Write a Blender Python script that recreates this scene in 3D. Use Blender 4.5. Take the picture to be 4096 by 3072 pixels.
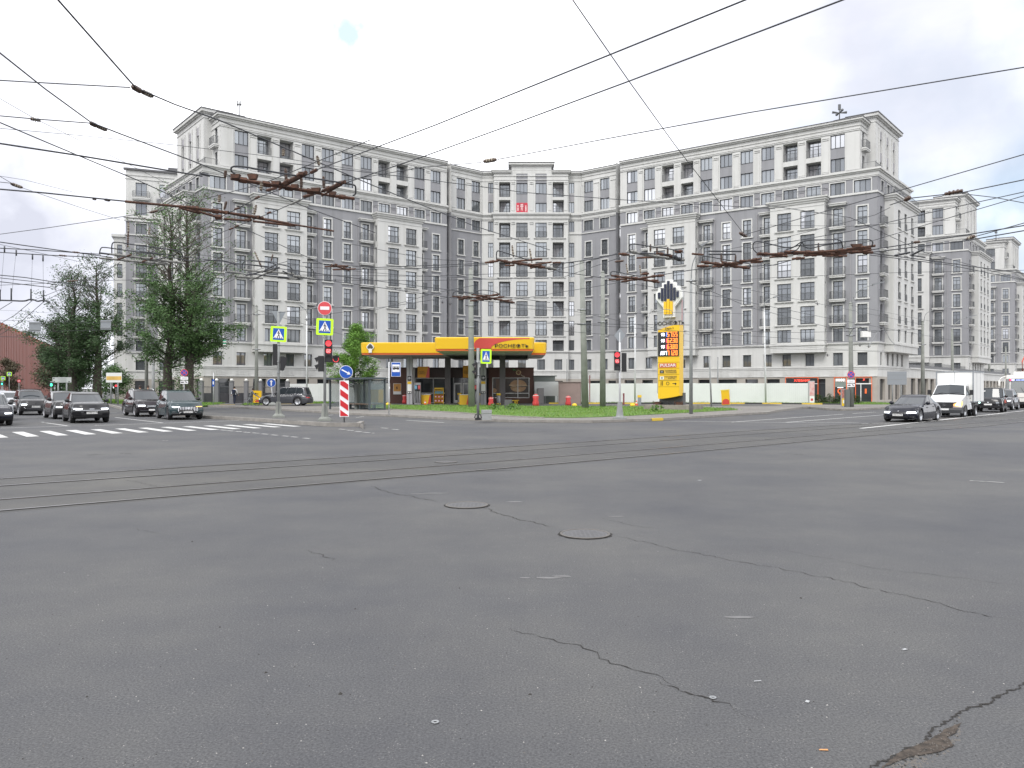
import bpy, bmesh, math, random
from math import sin, cos, pi, radians, sqrt, atan2
from mathutils import Vector, Matrix
random.seed(7)
S = bpy.context.scene
for o in list(bpy.data.objects): bpy.data.objects.remove(o)
C = bpy.data.collections.new('street'); S.collection.children.link(C)

# ---------------------------------------------------------------- camera, world, sun, exposure
EYE = 1.85; FPX = 3100.0; HOR = 1553.0
cam_d = bpy.data.cameras.new('camera'); cam = bpy.data.objects.new('camera', cam_d); C.objects.link(cam)
cam.location = (0, 0, EYE); cam.rotation_euler = (radians(90), 0, 0)
cam_d.sensor_fit = 'HORIZONTAL'; cam_d.sensor_width = 36; cam_d.lens = 36*FPX/4096
cam_d.shift_y = (HOR-1536)/4096; cam_d.clip_start = 0.1; cam_d.clip_end = 3000
S.camera = cam
W = bpy.data.worlds.new('World'); S.world = W; W.use_nodes = True
nt = W.node_tree; nt.nodes.clear()
def wn(t, **k):
    n = nt.nodes.new(t)
    for a, b in k.items(): setattr(n, a, b)
    return n
wo = wn('ShaderNodeOutputWorld'); bg = wn('ShaderNodeBackground'); bg.inputs[1].default_value = 0.1
sky = wn('ShaderNodeTexSky', sky_type='NISHITA'); sky.sun_disc = False
SUN_EL, SUN_ROT = radians(48), radians(200)
sky.sun_elevation = SUN_EL; sky.sun_rotation = SUN_ROT; sky.air_density = 1.4; sky.dust_density = 2.0
tc = wn('ShaderNodeTexCoord')
mp = wn('ShaderNodeMapping'); mp.inputs['Scale'].default_value = (1.0, 1.0, 2.6); mp.inputs['Location'].default_value = (3.1, 0.4, 0.2)
n1 = wn('ShaderNodeTexNoise'); n1.inputs['Scale'].default_value = 2.1; n1.inputs['Detail'].default_value = 7; n1.inputs['Roughness'].default_value = .52
r1 = wn('ShaderNodeValToRGB'); r1.color_ramp.elements[0].position = .33; r1.color_ramp.elements[1].position = .53
r1.color_ramp.elements[0].color = (7.6, 7.7, 8.3, 1); r1.color_ramp.elements[1].color = (13.5, 13.6, 14.0, 1)
# thin spots in the cloud: one small rent high up, a wide thin area low on the right
def blob(px, py, inner, outer, nsc=9):
    d = Vector(((px-2048)/FPX, 1, (HOR-py)/FPX)).normalized()
    vm = wn('ShaderNodeVectorMath', operation='DISTANCE'); vm.inputs[1].default_value = d
    nz = wn('ShaderNodeTexNoise'); nz.inputs['Scale'].default_value = nsc; nz.inputs['Detail'].default_value = 6
    ad = wn('ShaderNodeMath', operation='MULTIPLY_ADD'); ad.inputs[1].default_value = (outer-inner)*2.4; 
    nt.links.new(tc.outputs['Generated'], vm.inputs[0]); nt.links.new(tc.outputs['Generated'], nz.inputs['Vector'])
    nt.links.new(nz.outputs['Fac'], ad.inputs[0]); nt.links.new(vm.outputs['Value'], ad.inputs[2])
    mr = wn('ShaderNodeMapRange'); sh = (outer-inner)*1.2
    mr.inputs['From Min'].default_value = inner+sh; mr.inputs['From Max'].default_value = outer+sh
    mr.inputs['To Min'].default_value = 1; mr.inputs['To Max'].default_value = 0
    nt.links.new(ad.outputs[0], mr.inputs['Value']); return mr.outputs[0]
b1 = blob(1378, 128, .004, .05, 26); b2 = blob(4300, 1000, .05, .34); b3 = blob(-100, 1000, .03, .30, 6); b4 = blob(3700, 150, .05, .34, 6)
mx = wn('ShaderNodeMix', data_type='RGBA'); mx2 = wn('ShaderNodeMix', data_type='RGBA')
bm_ = wn('ShaderNodeMath', operation='MULTIPLY'); bm_.inputs[1].default_value = .95
sk2 = wn('ShaderNodeMix', data_type='RGBA', blend_type='ADD'); sk2.inputs[0].default_value = 1; sk2.inputs[7].default_value = (2.9, 4.0, 5.2, 1)
skm = wn('ShaderNodeMix', data_type='RGBA', blend_type='MULTIPLY'); skm.inputs[0].default_value = 1; skm.inputs[7].default_value = (.22, .22, .22, 1); nt.links.new(sky.outputs[0], skm.inputs[6]); nt.links.new(skm.outputs[2], sk2.inputs[6])
nt.links.new(tc.outputs['Generated'], mp.inputs[0]); nt.links.new(mp.outputs[0], n1.inputs['Vector']); nt.links.new(n1.outputs['Fac'], r1.inputs[0])
nt.links.new(r1.outputs[0], mx.inputs[6]); nt.links.new(sk2.outputs[2], mx.inputs[7]); nt.links.new(b2, bm_.inputs[0]); nt.links.new(bm_.outputs[0], mx.inputs[0])
grey = mx.outputs[2]
for bb_, fac in ((b3, 1.0), (b4, .75)):
    mg = wn('ShaderNodeMix', data_type='RGBA'); mg.inputs[7].default_value = (5.0, 5.15, 5.9, 1); mm_ = wn('ShaderNodeMath', operation='MULTIPLY'); mm_.inputs[1].default_value = fac
    nt.links.new(bb_, mm_.inputs[0]); nt.links.new(mm_.outputs[0], mg.inputs[0]); nt.links.new(grey, mg.inputs[6]); grey = mg.outputs[2]
nt.links.new(grey, mx2.inputs[6]); nt.links.new(sk2.outputs[2], mx2.inputs[7]); b1m = wn('ShaderNodeMath', operation='MULTIPLY'); b1m.inputs[1].default_value = .8; nt.links.new(b1, b1m.inputs[0]); nt.links.new(b1m.outputs[0], mx2.inputs[0])
nt.links.new(mx2.outputs[2], bg.inputs[0]); nt.links.new(bg.outputs[0], wo.inputs[0])
sd = bpy.data.lights.new('sun', 'SUN'); sd.energy = 1.35; sd.angle = radians(24); sd.color = (1, .97, .92)
so = bpy.data.objects.new('sun', sd); C.objects.link(so)
sdir = Vector((sin(SUN_ROT)*cos(SUN_EL), cos(SUN_ROT)*cos(SUN_EL), sin(SUN_EL)))
so.rotation_euler = sdir.to_track_quat('Z', 'Y').to_euler(); so.location = (0, 0, 60)
S.view_settings.view_transform = 'Standard'; S.view_settings.look = 'None'
S.view_settings.exposure = 0.62; S.view_settings.gamma = 1; S.view_settings.use_curve_mapping = False

# ---------------------------------------------------------------- positions: where a point of the street lies
def G(px, py, z=0.0):
    Y = (EYE-z)*FPX/(py-HOR); return ((px-2048)/FPX*Y, Y)
def G3(px, py, z=0.0):
    a = G(px, py, z); return Vector((a[0], a[1], z))
def Hh(px, py, h):                       # a point hanging at height h
    Y = (h-EYE)*FPX/(HOR-py); return Vector(((px-2048)/FPX*Y, Y, h))
def D(px, py, Y):
    return Vector(((px-2048)/FPX*Y, Y, EYE+(HOR-py)/FPX*Y))

# ---------------------------------------------------------------- materials
MATS = {}
def mat(name, col, rough=.7, metal=0, noise=0, nscale=3, spec=None, emit=None, bump=0, bscale=40, coat=0, alpha=None, col2=None, ior=None, streak=0):
    if name in MATS: return MATS[name]
    m = bpy.data.materials.new(name); m.use_nodes = True; MATS[name] = m
    t = m.node_tree; b = t.nodes['Principled BSDF']
    b.inputs['Base Color'].default_value = (*col, 1); b.inputs['Roughness'].default_value = rough; b.inputs['Metallic'].default_value = metal
    if coat: b.inputs['Coat Weight'].default_value = coat; b.inputs['Coat Roughness'].default_value = .03; b.inputs['Specular IOR Level'].default_value = .1
    if ior: b.inputs['IOR'].default_value = ior
    if spec is not None: b.inputs['Specular IOR Level'].default_value = spec
    if emit: b.inputs['Emission Color'].default_value = (*emit[0], 1); b.inputs['Emission Strength'].default_value = emit[1]
    if alpha is not None: b.inputs['Alpha'].default_value = alpha
    if noise or bump:
        tcn = t.nodes.new('ShaderNodeTexCoord')
        ge = t.nodes.new('ShaderNodeNewGeometry')
    if noise:
        nz = t.nodes.new('ShaderNodeTexNoise'); nz.inputs['Scale'].default_value = nscale; nz.inputs['Detail'].default_value = 6; nz.inputs['Roughness'].default_value = .6
        rp = t.nodes.new('ShaderNodeValToRGB'); rp.color_ramp.elements[0].position = .3; rp.color_ramp.elements[1].position = .7
        c2 = col2 or tuple(c*(1-noise) for c in col); c1 = tuple(min(1, c*(1+noise*.5)) for c in col) if not col2 else col
        rp.color_ramp.elements[0].color = (*c2, 1); rp.color_ramp.elements[1].color = (*c1, 1)
        t.links.new(ge.outputs['Position'], nz.inputs['Vector']); t.links.new(nz.outputs['Fac'], rp.inputs[0]); t.links.new(rp.outputs[0], b.inputs['Base Color'])
        if streak:
            mpn = t.nodes.new('ShaderNodeMapping'); mpn.inputs['Scale'].default_value = (1.7, 1.7, .09); n2 = t.nodes.new('ShaderNodeTexNoise'); n2.inputs['Scale'].default_value = 1; n2.inputs['Detail'].default_value = 5
            r2 = t.nodes.new('ShaderNodeValToRGB'); r2.color_ramp.elements[0].position = .34; r2.color_ramp.elements[1].position = .52; v = 1-streak; r2.color_ramp.elements[0].color = (v, v, v*.99, 1)
            xm = t.nodes.new('ShaderNodeMix'); xm.data_type = 'RGBA'; xm.blend_type = 'MULTIPLY'; xm.inputs[0].default_value = 1
            t.links.new(ge.outputs['Position'], mpn.inputs[0]); t.links.new(mpn.outputs[0], n2.inputs['Vector']); t.links.new(n2.outputs['Fac'], r2.inputs[0]); t.links.new(rp.outputs[0], xm.inputs[6]); t.links.new(r2.outputs[0], xm.inputs[7]); t.links.new(xm.outputs[2], b.inputs['Base Color'])
    if bump:
        nb = t.nodes.new('ShaderNodeTexNoise'); nb.inputs['Scale'].default_value = bscale; nb.inputs['Detail'].default_value = 4
        bp = t.nodes.new('ShaderNodeBump'); bp.inputs['Strength'].default_value = bump; bp.inputs['Distance'].default_value = .02
        t.links.new(ge.outputs['Position'], nb.inputs['Vector']); t.links.new(nb.outputs['Fac'], bp.inputs['Height']); t.links.new(bp.outputs[0], b.inputs['Normal'])
    return m
WHITE = mat('plaster_light', (.542, .543, .530), .9, streak=.09, noise=.07, nscale=.35, bump=.15, bscale=14)
GREY = mat('plaster_grey', (.262, .264, .280), .9, streak=.10, noise=.07, nscale=.35, bump=.15, bscale=14)
GREYL = mat('plaster_grey_pale', (.30, .295, .31), .9, noise=.06, nscale=.35)
STONE = mat('stone_cladding', (.36, .335, .30), .8, noise=.12, nscale=.8, bump=.1, bscale=6)
FRAME = mat('window_frame', (.055, .06, .068), .5)
ROOFM = mat('roof_metal', (.10, .10, .105), .5, metal=.3)
RAILM = mat('railing_iron', (.10, .105, .11), .5)
def glassm(name, base, metal, rough=.04):
    return mat(name, base, rough, metal=metal, ior=1.7)
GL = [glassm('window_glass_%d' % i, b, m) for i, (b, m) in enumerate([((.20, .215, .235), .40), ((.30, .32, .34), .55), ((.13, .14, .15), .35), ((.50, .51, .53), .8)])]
DARK = mat('dark_interior', (.03, .032, .035), .6)
SHOPGL = mat('shop_glass', (.035, .04, .045), .05, ior=1.8)
WPAINT = mat('white_paint', (.78, .78, .76), .5)
CHROME = mat('chrome', (.75, .76, .78), .12, metal=1)
BLK = mat('black_plastic', (.018, .018, .02), .45)
STEEL = mat('galvanised_steel', (.30, .31, .32), .45, metal=.5, noise=.2, nscale=4)
CONC = mat('concrete', (.29, .30, .28), .9, noise=.22, nscale=1.2, bump=.2, bscale=25)
KERB = mat('kerb_granite', (.26, .245, .225), .85, noise=.25, nscale=2.5)
RUST = mat('rusty_iron', (.13, .058, .034), .85, metal=.1, noise=.6, nscale=14, col2=(.04, .026, .022))
CABLE = mat('cable_black', (.045, .048, .055), .6)
INSU = mat('insulator_cream', (.42, .38, .30), .5, noise=.4, nscale=20)
INSB = mat('insulator_brown', (.09, .055, .04), .4)

# ---------------------------------------------------------------- mesh helper
class MB:
    def __init__(s, T=None):
        s.v = []; s.f = []; s.m = []; s.ml = []; s.T = T; s.sm = []
    def mi(s, m):
        if m not in s.ml: s.ml.append(m)
        return s.ml.index(m)
    def add(s, vs, fs, m, smooth=False):
        k = len(s.v); T = s.T
        s.v += [tuple(T(*p)) if T else tuple(p) for p in vs]
        i = s.mi(m)
        for f in fs: s.f.append(tuple(k+a for a in f)); s.m.append(i); s.sm.append(smooth)
    def quad(s, a, b, c, d, m): s.add([a, b, c, d], [(0, 1, 2, 3)], m)
    def box(s, x0, x1, y0, y1, z0, z1, m):
        s.add([(x0, y0, z0), (x1, y0, z0), (x1, y1, z0), (x0, y1, z0), (x0, y0, z1), (x1, y0, z1), (x1, y1, z1), (x0, y1, z1)],
              [(0, 3, 2, 1), (4, 5, 6, 7), (0, 1, 5, 4), (1, 2, 6, 5), (2, 3, 7, 6), (3, 0, 4, 7)], m)
    def prism(s, pts, z0, z1, m, mt=None):
        n = len(pts); s.add([(p[0], p[1], z0) for p in pts]+[(p[0], p[1], z1) for p in pts], [(i, (i+1) % n, n+(i+1) % n, n+i) for i in range(n)], m)
        s.add([(p[0], p[1], z1) for p in pts], [tuple(range(n))], mt or m)
    def vprism(s, pts, y0, y1, m):           # outline in x,z, thickness in y
        n = len(pts); s.add([(p[0], y0, p[1]) for p in pts]+[(p[0], y1, p[1]) for p in pts],
              [(i, (i+1) % n, n+(i+1) % n, n+i) for i in range(n)]+[tuple(range(n))[::-1], tuple(range(n, 2*n))], m)
    def tube(s, pts, r, m, n=6, cap=True, r1=None, smooth=True):
        pts = [Vector(p) for p in pts]; N = len(pts); vs = []
        up = Vector((0, 0, 1))
        for i, p in enumerate(pts):
            t = (pts[min(i+1, N-1)]-pts[max(i-1, 0)])
            if t.length < 1e-9: t = Vector((0, 0, 1))
            t.normalize(); a = t.cross(up if abs(t.z) < .95 else Vector((1, 0, 0))).normalized(); b = t.cross(a)
            rr = r if r1 is None else r+(r1-r)*i/(N-1)
            for k in range(n): vs.append(p+a*rr*cos(2*pi*k/n)+b*rr*sin(2*pi*k/n))
        fs = [(i*n+k, i*n+(k+1) % n, (i+1)*n+(k+1) % n, (i+1)*n+k) for i in range(N-1) for k in range(n)]
        if cap: fs += [tuple(range(n))[::-1], tuple(range((N-1)*n, N*n))]
        s.add(vs, fs, m, smooth)
    def lathe(s, c, prof, m, n=16, axis='z', smooth=True):
        vs = []; ring = len(prof) > 3 and prof[0] == prof[-1]
        for (r, h) in prof:
            for k in range(n):
                a = 2*pi*k/n; q = (r*cos(a), r*sin(a), h)
                if axis == 'y': q = (q[0], q[2], q[1])
                if axis == 'x': q = (q[2], q[0], q[1])
                vs.append((c[0]+q[0], c[1]+q[1], c[2]+q[2]))
        N = len(prof); fs = [(i*n+k, i*n+(k+1) % n, (i+1)*n+(k+1) % n, (i+1)*n+k) for i in range(N-1) for k in range(n)]
        s.add(vs, fs if ring else fs+[tuple(range(n))[::-1], tuple(range((N-1)*n, N*n))], m, smooth)
    def mesh(s, name):
        me = bpy.data.meshes.new(name); me.from_pydata(s.v, [], s.f)
        for m in s.ml: me.materials.append(m)
        me.polygons.foreach_set('material_index', s.m); me.polygons.foreach_set('use_smooth', s.sm); me.update()
        return me
    def obj(s, name, parent=None, fix=False):
        me = s.mesh(name)
        if fix:
            b = bmesh.new(); b.from_mesh(me); bmesh.ops.remove_doubles(b, verts=b.verts, dist=1e-5); bmesh.ops.recalc_face_normals(b, faces=b.faces); b.to_mesh(me); b.free()
        return link(name, me, parent)
def link(name, me, parent=None, loc=None, rz=None):
    o = bpy.data.objects.new(name, me); C.objects.link(o)
    if parent: o.parent = parent
    if loc is not None: o.location = loc
    if rz is not None: o.rotation_euler = (0, 0, rz)
    return o
def tag(o, label=None, cat=None, group=None, kind=None):
    if label: o['label'] = label
    if cat: o['category'] = cat
    if group: o['group'] = group
    if kind: o['kind'] = kind
    return o
def thing(name, label, cat, loc=(0, 0, 0), rz=0, group=None):
    o = bpy.data.objects.new(name, None); C.objects.link(o); o.location = loc; o.rotation_euler = (0, 0, rz); o.empty_display_size = .3
    return tag(o, label, cat, group)
def copy_tree(o, parent=None):
    c = o.copy(); C.objects.link(c); c.parent = parent
    for ch in o.children: copy_tree(ch, c)
    return c
FONT = None
_tc = {}
def textmesh(txt, h, m, ext=.01, wide=1.0, bold=0.0):
    key = (txt, h, m.name, ext, wide, bold)
    if key in _tc: return _tc[key]
    cu = bpy.data.curves.new('lettering', 'FONT'); cu.body = txt; cu.size = h*1.38; cu.extrude = ext; cu.align_x = 'CENTER'; cu.align_y = 'CENTER'; cu.resolution_u = 2; cu.offset = bold
    o = bpy.data.objects.new('tmp', cu); C.objects.link(o)
    me = bpy.data.meshes.new_from_object(o.evaluated_get(bpy.context.evaluated_depsgraph_get())); bpy.data.objects.remove(o)
    me.transform(Matrix.Scale(wide, 4, (1, 0, 0)))
    me.transform(Matrix.Rotation(pi/2, 4, 'X'))      # upright, facing -y
    me.materials.clear(); me.materials.append(m); _tc[key] = me; return me
def text(txt, h, m, parent, loc, rz=0, ext=.01, wide=1.0, bold=0.0, name='lettering'):
    return link(name, textmesh(txt, h, m, ext, wide, bold), parent, loc, rz)
_rs = random.Random(3)
def scribble(T, x, z, w, h, y, m, vertical=False, name='lettering'):
    """a line of print too small to read in the photograph: close-set strokes"""
    b = MB(); n = max(4, int((w if not vertical else h)/((h if not vertical else w)*.42)))
    for i in range(n):
        if _rs.random() < .1: continue
        if vertical:
            z0 = z+h/2-h*(i+1)/n; b.box(x-w/2, x+w/2*_rs.uniform(.6, 1), y-.006, y, z0, z0+h/n*.62, m)
        else:
            x0 = x-w/2+w*i/n; b.box(x0, x0+w/n*.6, y-.006, y, z-h/2, z+h/2*_rs.uniform(.5, 1), m)
    return b.obj(name, T)
def face_out(p):                                   # heading so that a thing's -y side looks at p->viewer street corner
    return atan2(-p[0], -p[1])
# ---------------------------------------------------------------- ground materials
def ground_mat(name, base, dark, light, grain=1.0, patch=True, bump=.35):
    m = bpy.data.materials.new(name); m.use_nodes = True; t = m.node_tree; b = t.nodes['Principled BSDF']; b.inputs['Roughness'].default_value = .82
    b.inputs['Specular IOR Level'].default_value = .4
    ge = t.nodes.new('ShaderNodeNewGeometry')
    def noise(sc, det=5, ro=.6):
        n = t.nodes.new('ShaderNodeTexNoise'); n.inputs['Scale'].default_value = sc; n.inputs['Detail'].default_value = det; n.inputs['Roughness'].default_value = ro
        t.links.new(ge.outputs['Position'], n.inputs['Vector']); return n
    def ramp(src, p0, p1, c0, c1):
        r = t.nodes.new('ShaderNodeValToRGB'); r.color_ramp.elements[0].position = p0; r.color_ramp.elements[1].position = p1
        r.color_ramp.elements[0].color = (*c0, 1); r.color_ramp.elements[1].color = (*c1, 1); t.links.new(src, r.inputs[0]); return r
    def mixc(kind, a, bb, f=1.0):
        x = t.nodes.new('ShaderNodeMix'); x.data_type = 'RGBA'; x.blend_type = kind; x.inputs[0].default_value = f
        t.links.new(a, x.inputs[6]); t.links.new(bb, x.inputs[7]); return x.outputs[2]
    big = ramp(noise(.16, 5, .65).outputs['Fac'], .36, .64, dark, light)
    mid = ramp(noise(.55, 6, .65).outputs['Fac'], .3, .7, (.86, .86, .88), (1.13, 1.12, 1.08))
    fine = ramp(noise(70*grain, 3, .7).outputs['Fac'], .3, .72, (.52, .52, .53), (1.55, 1.55, 1.52))
    vo = t.nodes.new('ShaderNodeTexVoronoi'); vo.inputs['Scale'].default_value = 55*grain; t.links.new(ge.outputs['Position'], vo.inputs['Vector'])
    sp = ramp(vo.outputs['Distance'], .10, .26, (2.6, 2.5, 2.3), (1, 1, 1))
    n4 = noise(9*grain, 2); sel = ramp(n4.outputs['Fac'], .5, .62, (0, 0, 0), (1, 1, 1))
    c = mixc('MULTIPLY', big.outputs[0], mid.outputs[0]); c = mixc('MULTIPLY', c, fine.outputs[0])
    x = t.nodes.new('ShaderNodeMix'); x.data_type = 'RGBA'; x.blend_type = 'MULTIPLY'; t.links.new(sel.outputs[0], x.inputs[0]); t.links.new(c, x.inputs[6]); t.links.new(sp.outputs[0], x.inputs[7])
    t.links.new(x.outputs[2], b.inputs['Base Color'])
    nb = noise(120*grain, 3, .7); bp = t.nodes.new('ShaderNodeBump'); bp.inputs['Strength'].default_value = bump; bp.inputs['Distance'].default_value = .01
    t.links.new(nb.outputs['Fac'], bp.inputs['Height']); t.links.new(bp.outputs[0], b.inputs['Normal'])
    MATS[name] = m; return m
ASPH = ground_mat('asphalt', None, (.063, .065, .073), (.090, .090, .091))
ASPHT = ground_mat('asphalt_between_rails', None, (.060, .061, .065), (.087, .086, .083))
ASPHD = ground_mat('asphalt_side_road', None, (.078, .078, .080), (.102, .100, .097))
PAVE = ground_mat('pavement_asphalt', None, (.155, .148, .140), (.195, .185, .175), bump=.2)
SOIL = mat('soil', (.055, .06, .03), .95, noise=.5, nscale=1.5)
def worn_paint(name, col, wear=.5):
    m = bpy.data.materials.new(name); m.use_nodes = True; t = m.node_tree; b = t.nodes['Principled BSDF']; b.inputs['Roughness'].default_value = .7
    ge = t.nodes.new('ShaderNodeNewGeometry'); n = t.nodes.new('ShaderNodeTexNoise'); n.inputs['Scale'].default_value = 7; n.inputs['Detail'].default_value = 9; n.inputs['Roughness'].default_value = .75
    r = t.nodes.new('ShaderNodeValToRGB'); r.color_ramp.elements[0].position = .30+wear*.12; r.color_ramp.elements[1].position = .42+wear*.12
    r.color_ramp.elements[0].color = (.12, .12, .12, 1); r.color_ramp.elements[1].color = (*col, 1)
    t.links.new(ge.outputs['Position'], n.inputs['Vector']); t.links.new(n.outputs['Fac'], r.inputs[0]); t.links.new(r.outputs[0], b.inputs['Base Color'])
    MATS[name] = m; return m
RPAINT = worn_paint('road_paint_white', (.54, .54, .53), .45)
RPAINTW = worn_paint('road_paint_worn', (.50, .50, .48), .9)
YPAINT = worn_paint('kerb_paint_yellow', (.62, .44, .05), .4)
BPAINT = worn_paint('kerb_paint_black', (.035, .035, .035), .0)
GR = [mat('grass_blade_%d' % i, c, .7) for i, c in enumerate([(.115, .235, .028), (.15, .27, .04), (.085, .17, .025), (.20, .25, .07)])]
TURF = mat('turf', (.10, .19, .03), .95, noise=.45, nscale=2.2)

def poly(name, pts, z, m, parent=None, kind='structure'):
    b = MB(); b.add([(p[0], p[1], z) for p in pts], [tuple(range(len(pts)))], m); return tag(b.obj(name, parent), kind=kind if not parent else None)
gb = MB(); gb.quad((-1500, -900, -.03), (1500, -900, -.03), (1500, 2200, -.03), (-1500, 2200, -.03), ASPHD)
tag(gb.obj('ground'), kind='structure')
rb = MB(); rb.quad((-260, -60, 0), (240, -60, 0), (240, 380, 0), (-260, 380, 0), ASPH)
road = tag(rb.obj('road'), kind='structure')

# tram track -------------------------------------------------------
R4 = [G(px, py) for px, py in [(0, 2044), (2048, 1871), (2974, 1789), (3535, 1736), (4096, 1693)]]
d0 = Vector(R4[1])-Vector(R4[0]); R4 = [tuple(Vector(R4[0])-d0*2.2)]+R4
d1 = Vector((.70, .714)); R4.append(tuple(Vector(R4[-1])+d1*120))
def smooth_line(pts, it=3):
    P = [Vector(p) for p in pts]
    for _ in range(it):
        Q = [P[0]]
        for a, b in zip(P, P[1:]): Q += [a*.75+b*.25, a*.25+b*.75]
        P = Q+[P[-1]]
    return P
R4s = smooth_line(R4, 2)
def offset(P, d):
    out = []
    for i, p in enumerate(P):
        t = (P[min(i+1, len(P)-1)]-P[max(i-1, 0)]).normalized(); out.append(p+Vector((-t.y, t.x))*d)
    return out
def strip(mb, P, w, z, m, jag=0):
    a = offset(P, w/2); b = offset(P, -w/2)
    if jag:
        a = [p+Vector((random.uniform(-jag, jag), random.uniform(-jag, jag))) for p in a]; b = [p+Vector((random.uniform(-jag, jag), random.uniform(-jag, jag))) for p in b]
    vs = [(p.x, p.y, z) for p in a]+[(p.x, p.y, z) for p in b]; n = len(P)
    mb.add(vs, [(i, i+1, n+i+1, n+i) for i in range(n-1)], m)
bed = MB(); strip(bed, offset(R4s, 2.45), 5.3, .002, ASPHT); tag(bed.obj('track_bed'), kind='structure')
RAILTOP = mat('rail_steel', (.30, .29, .29), .32, metal=.75, noise=.3, nscale=3)
GROOVE = mat('rail_groove', (.022, .02, .018), .9)
EDGE = mat('rail_edge_tar', (.060, .052, .046), .9, noise=.5, nscale=3)
def dense(P, step):
    out = []
    for a, b in zip(P, P[1:]):
        n = max(1, int((b-a).length/step)); out += [a+(b-a)*i/n for i in range(n)]
    return out+[P[-1]]
R4d = dense(R4s, .6)
for lab, offs in (('nearer tram track crossing the whole junction', (0, 1.4)), ('farther tram track crossing the junction beside the first', (3.55, 4.9))):
    t = thing('tram_track', lab, 'tram track', (0, 0, 0), group='tram tracks')
    for o in offs:
        side = -1 if o in (0, 3.55) else 1
        m = MB(); L = offset(R4d, o)
        strip(m, L, .17, .0045, EDGE, jag=.03); strip(m, offset(L, -.055*side*-1), .045, .0085, GROOVE); strip(m, L, .062, .0125, RAILTOP)
        m.obj('rail', t)

# painted markings --------------------------------------------------
def marking(pts, m=None, z=.009, name='painted_stripe'):
    b = MB(); b.add([(p[0], p[1], z) for p in pts], [tuple(range(len(pts)))], m or RPAINT); b.obj(name, road)
def mline(p, q, w, m=None, name='painted_line', z=.0095):
    a, b = Vector(G(*p)), Vector(G(*q)); n = Vector((-(b-a).y, (b-a).x)).normalized()*w/2
    marking([a+n, b+n, b-n, a-n], m, z, name)
c0, c1 = Vector(G(46.7, 1729)), Vector(G(1044, 1696)); step = (c1-c0)/11; wv = step.normalized()*.42
for i in range(-1, 12):
    a = c0+step*i; ln = Vector((2.6, -3.15)) if i < 10 else Vector((2.5, -2.9))
    marking([a, a+wv, a+wv+ln, a+ln])
mline((-200, 1719), (282, 1705), .14); mline((378, 1703), (955, 1682.5), .14)
mline((184, 1692), (269, 1704), .12); mline((165, 1688.5), (178, 1690), .12); mline((460, 1670), (651, 1692), .13); mline((434, 1651), (468, 1651.5), .12, RPAINTW)
for x, y in [(893, 1721), (921, 1724), (955, 1727), (988, 1730), (1023, 1733), (1060, 1737), (1098, 1741), (1142, 1745), (1177, 1748.6), (1226, 1754), (1369, 1717.6), (1401, 1722), (1434, 1727), (1466, 1730.5), (1538, 1713), (1582, 1718.6)]:
    mline((x-13, y-.9), (x+13, y+.9), .13)
mline((1626, 1681.5), (1776, 1691), .14); mline((1488, 1733), (1497, 1733.6), .1)
mline((1240, 1679), (1275, 1685.5), .1, RPAINTW); mline((1310, 1663), (1332, 1660), .1, RPAINTW); mline((1425, 1671), (1455, 1666), .1, RPAINTW)
mline((2687, 1684.6), (3040, 1689.5), .13); mline((3040, 1689.5), (3157, 1690.5), .13); mline((3157, 1690.5), (3435, 1691.8), .13); mline((3446, 1694.6), (3560, 1693), .13)
mline((3146, 1690), (3560, 1658), .14); mline((2928, 1689), (3374, 1657), .14); mline((3410, 1654.8), (3500, 1648.8), .13)
mline((3442, 1714.5), (3700, 1687), .22); mline((3715, 1685.5), (4096, 1643.5), .24); mline((4096, 1643.5), (4500, 1618), .24)
mline((3879, 1924), (4017, 1932), .055, RPAINTW); mline((3625, 1710), (3650, 1709), .1, RPAINTW); mline((3525, 1721), (3545, 1720), .1, RPAINTW)
mline((650, 1764), (672, 1763), .09, RPAINTW)

# pavements, kerbs ---------------------------------------------------
stone_me = None
def kerb_run(parent, pts, z, h=.15, w=.16, L=1.5, mats=None, mirror=1):
    """kerbstones laid end to end along pts"""
    global stone_me
    if stone_me is None:
        b = MB(); b.vprism([(-.5, 0), (.5, 0), (.5, 1), (-.5, 1)], -.09, 1, KERB); stone_me = b.mesh('kerbstone')
    k = 0
    for a, b in zip(pts, pts[1:]):
        a, b = Vector(a), Vector(b); n = max(1, round((b-a).length/L)); ln = (b-a).length/n
        for i in range(n):
            c = a+(b-a)*((i+.5)/n); me = stone_me
            if mats: me = mats[k % len(mats)]
            o = link('kerbstone', me, parent, (c.x, c.y, z+random.uniform(-.003, .003)), atan2((b-a).y, (b-a).x)); o.scale = (ln-.012, w, h); k += 1
def island(name, front, back, z, top, kerbz=None):
    pts = [Vector(p) for p in front]+[Vector(p) for p in back]
    b = MB(); b.prism(pts, -.02, z, KERB, top); o = tag(b.obj(name), kind='structure'); return o
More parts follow.
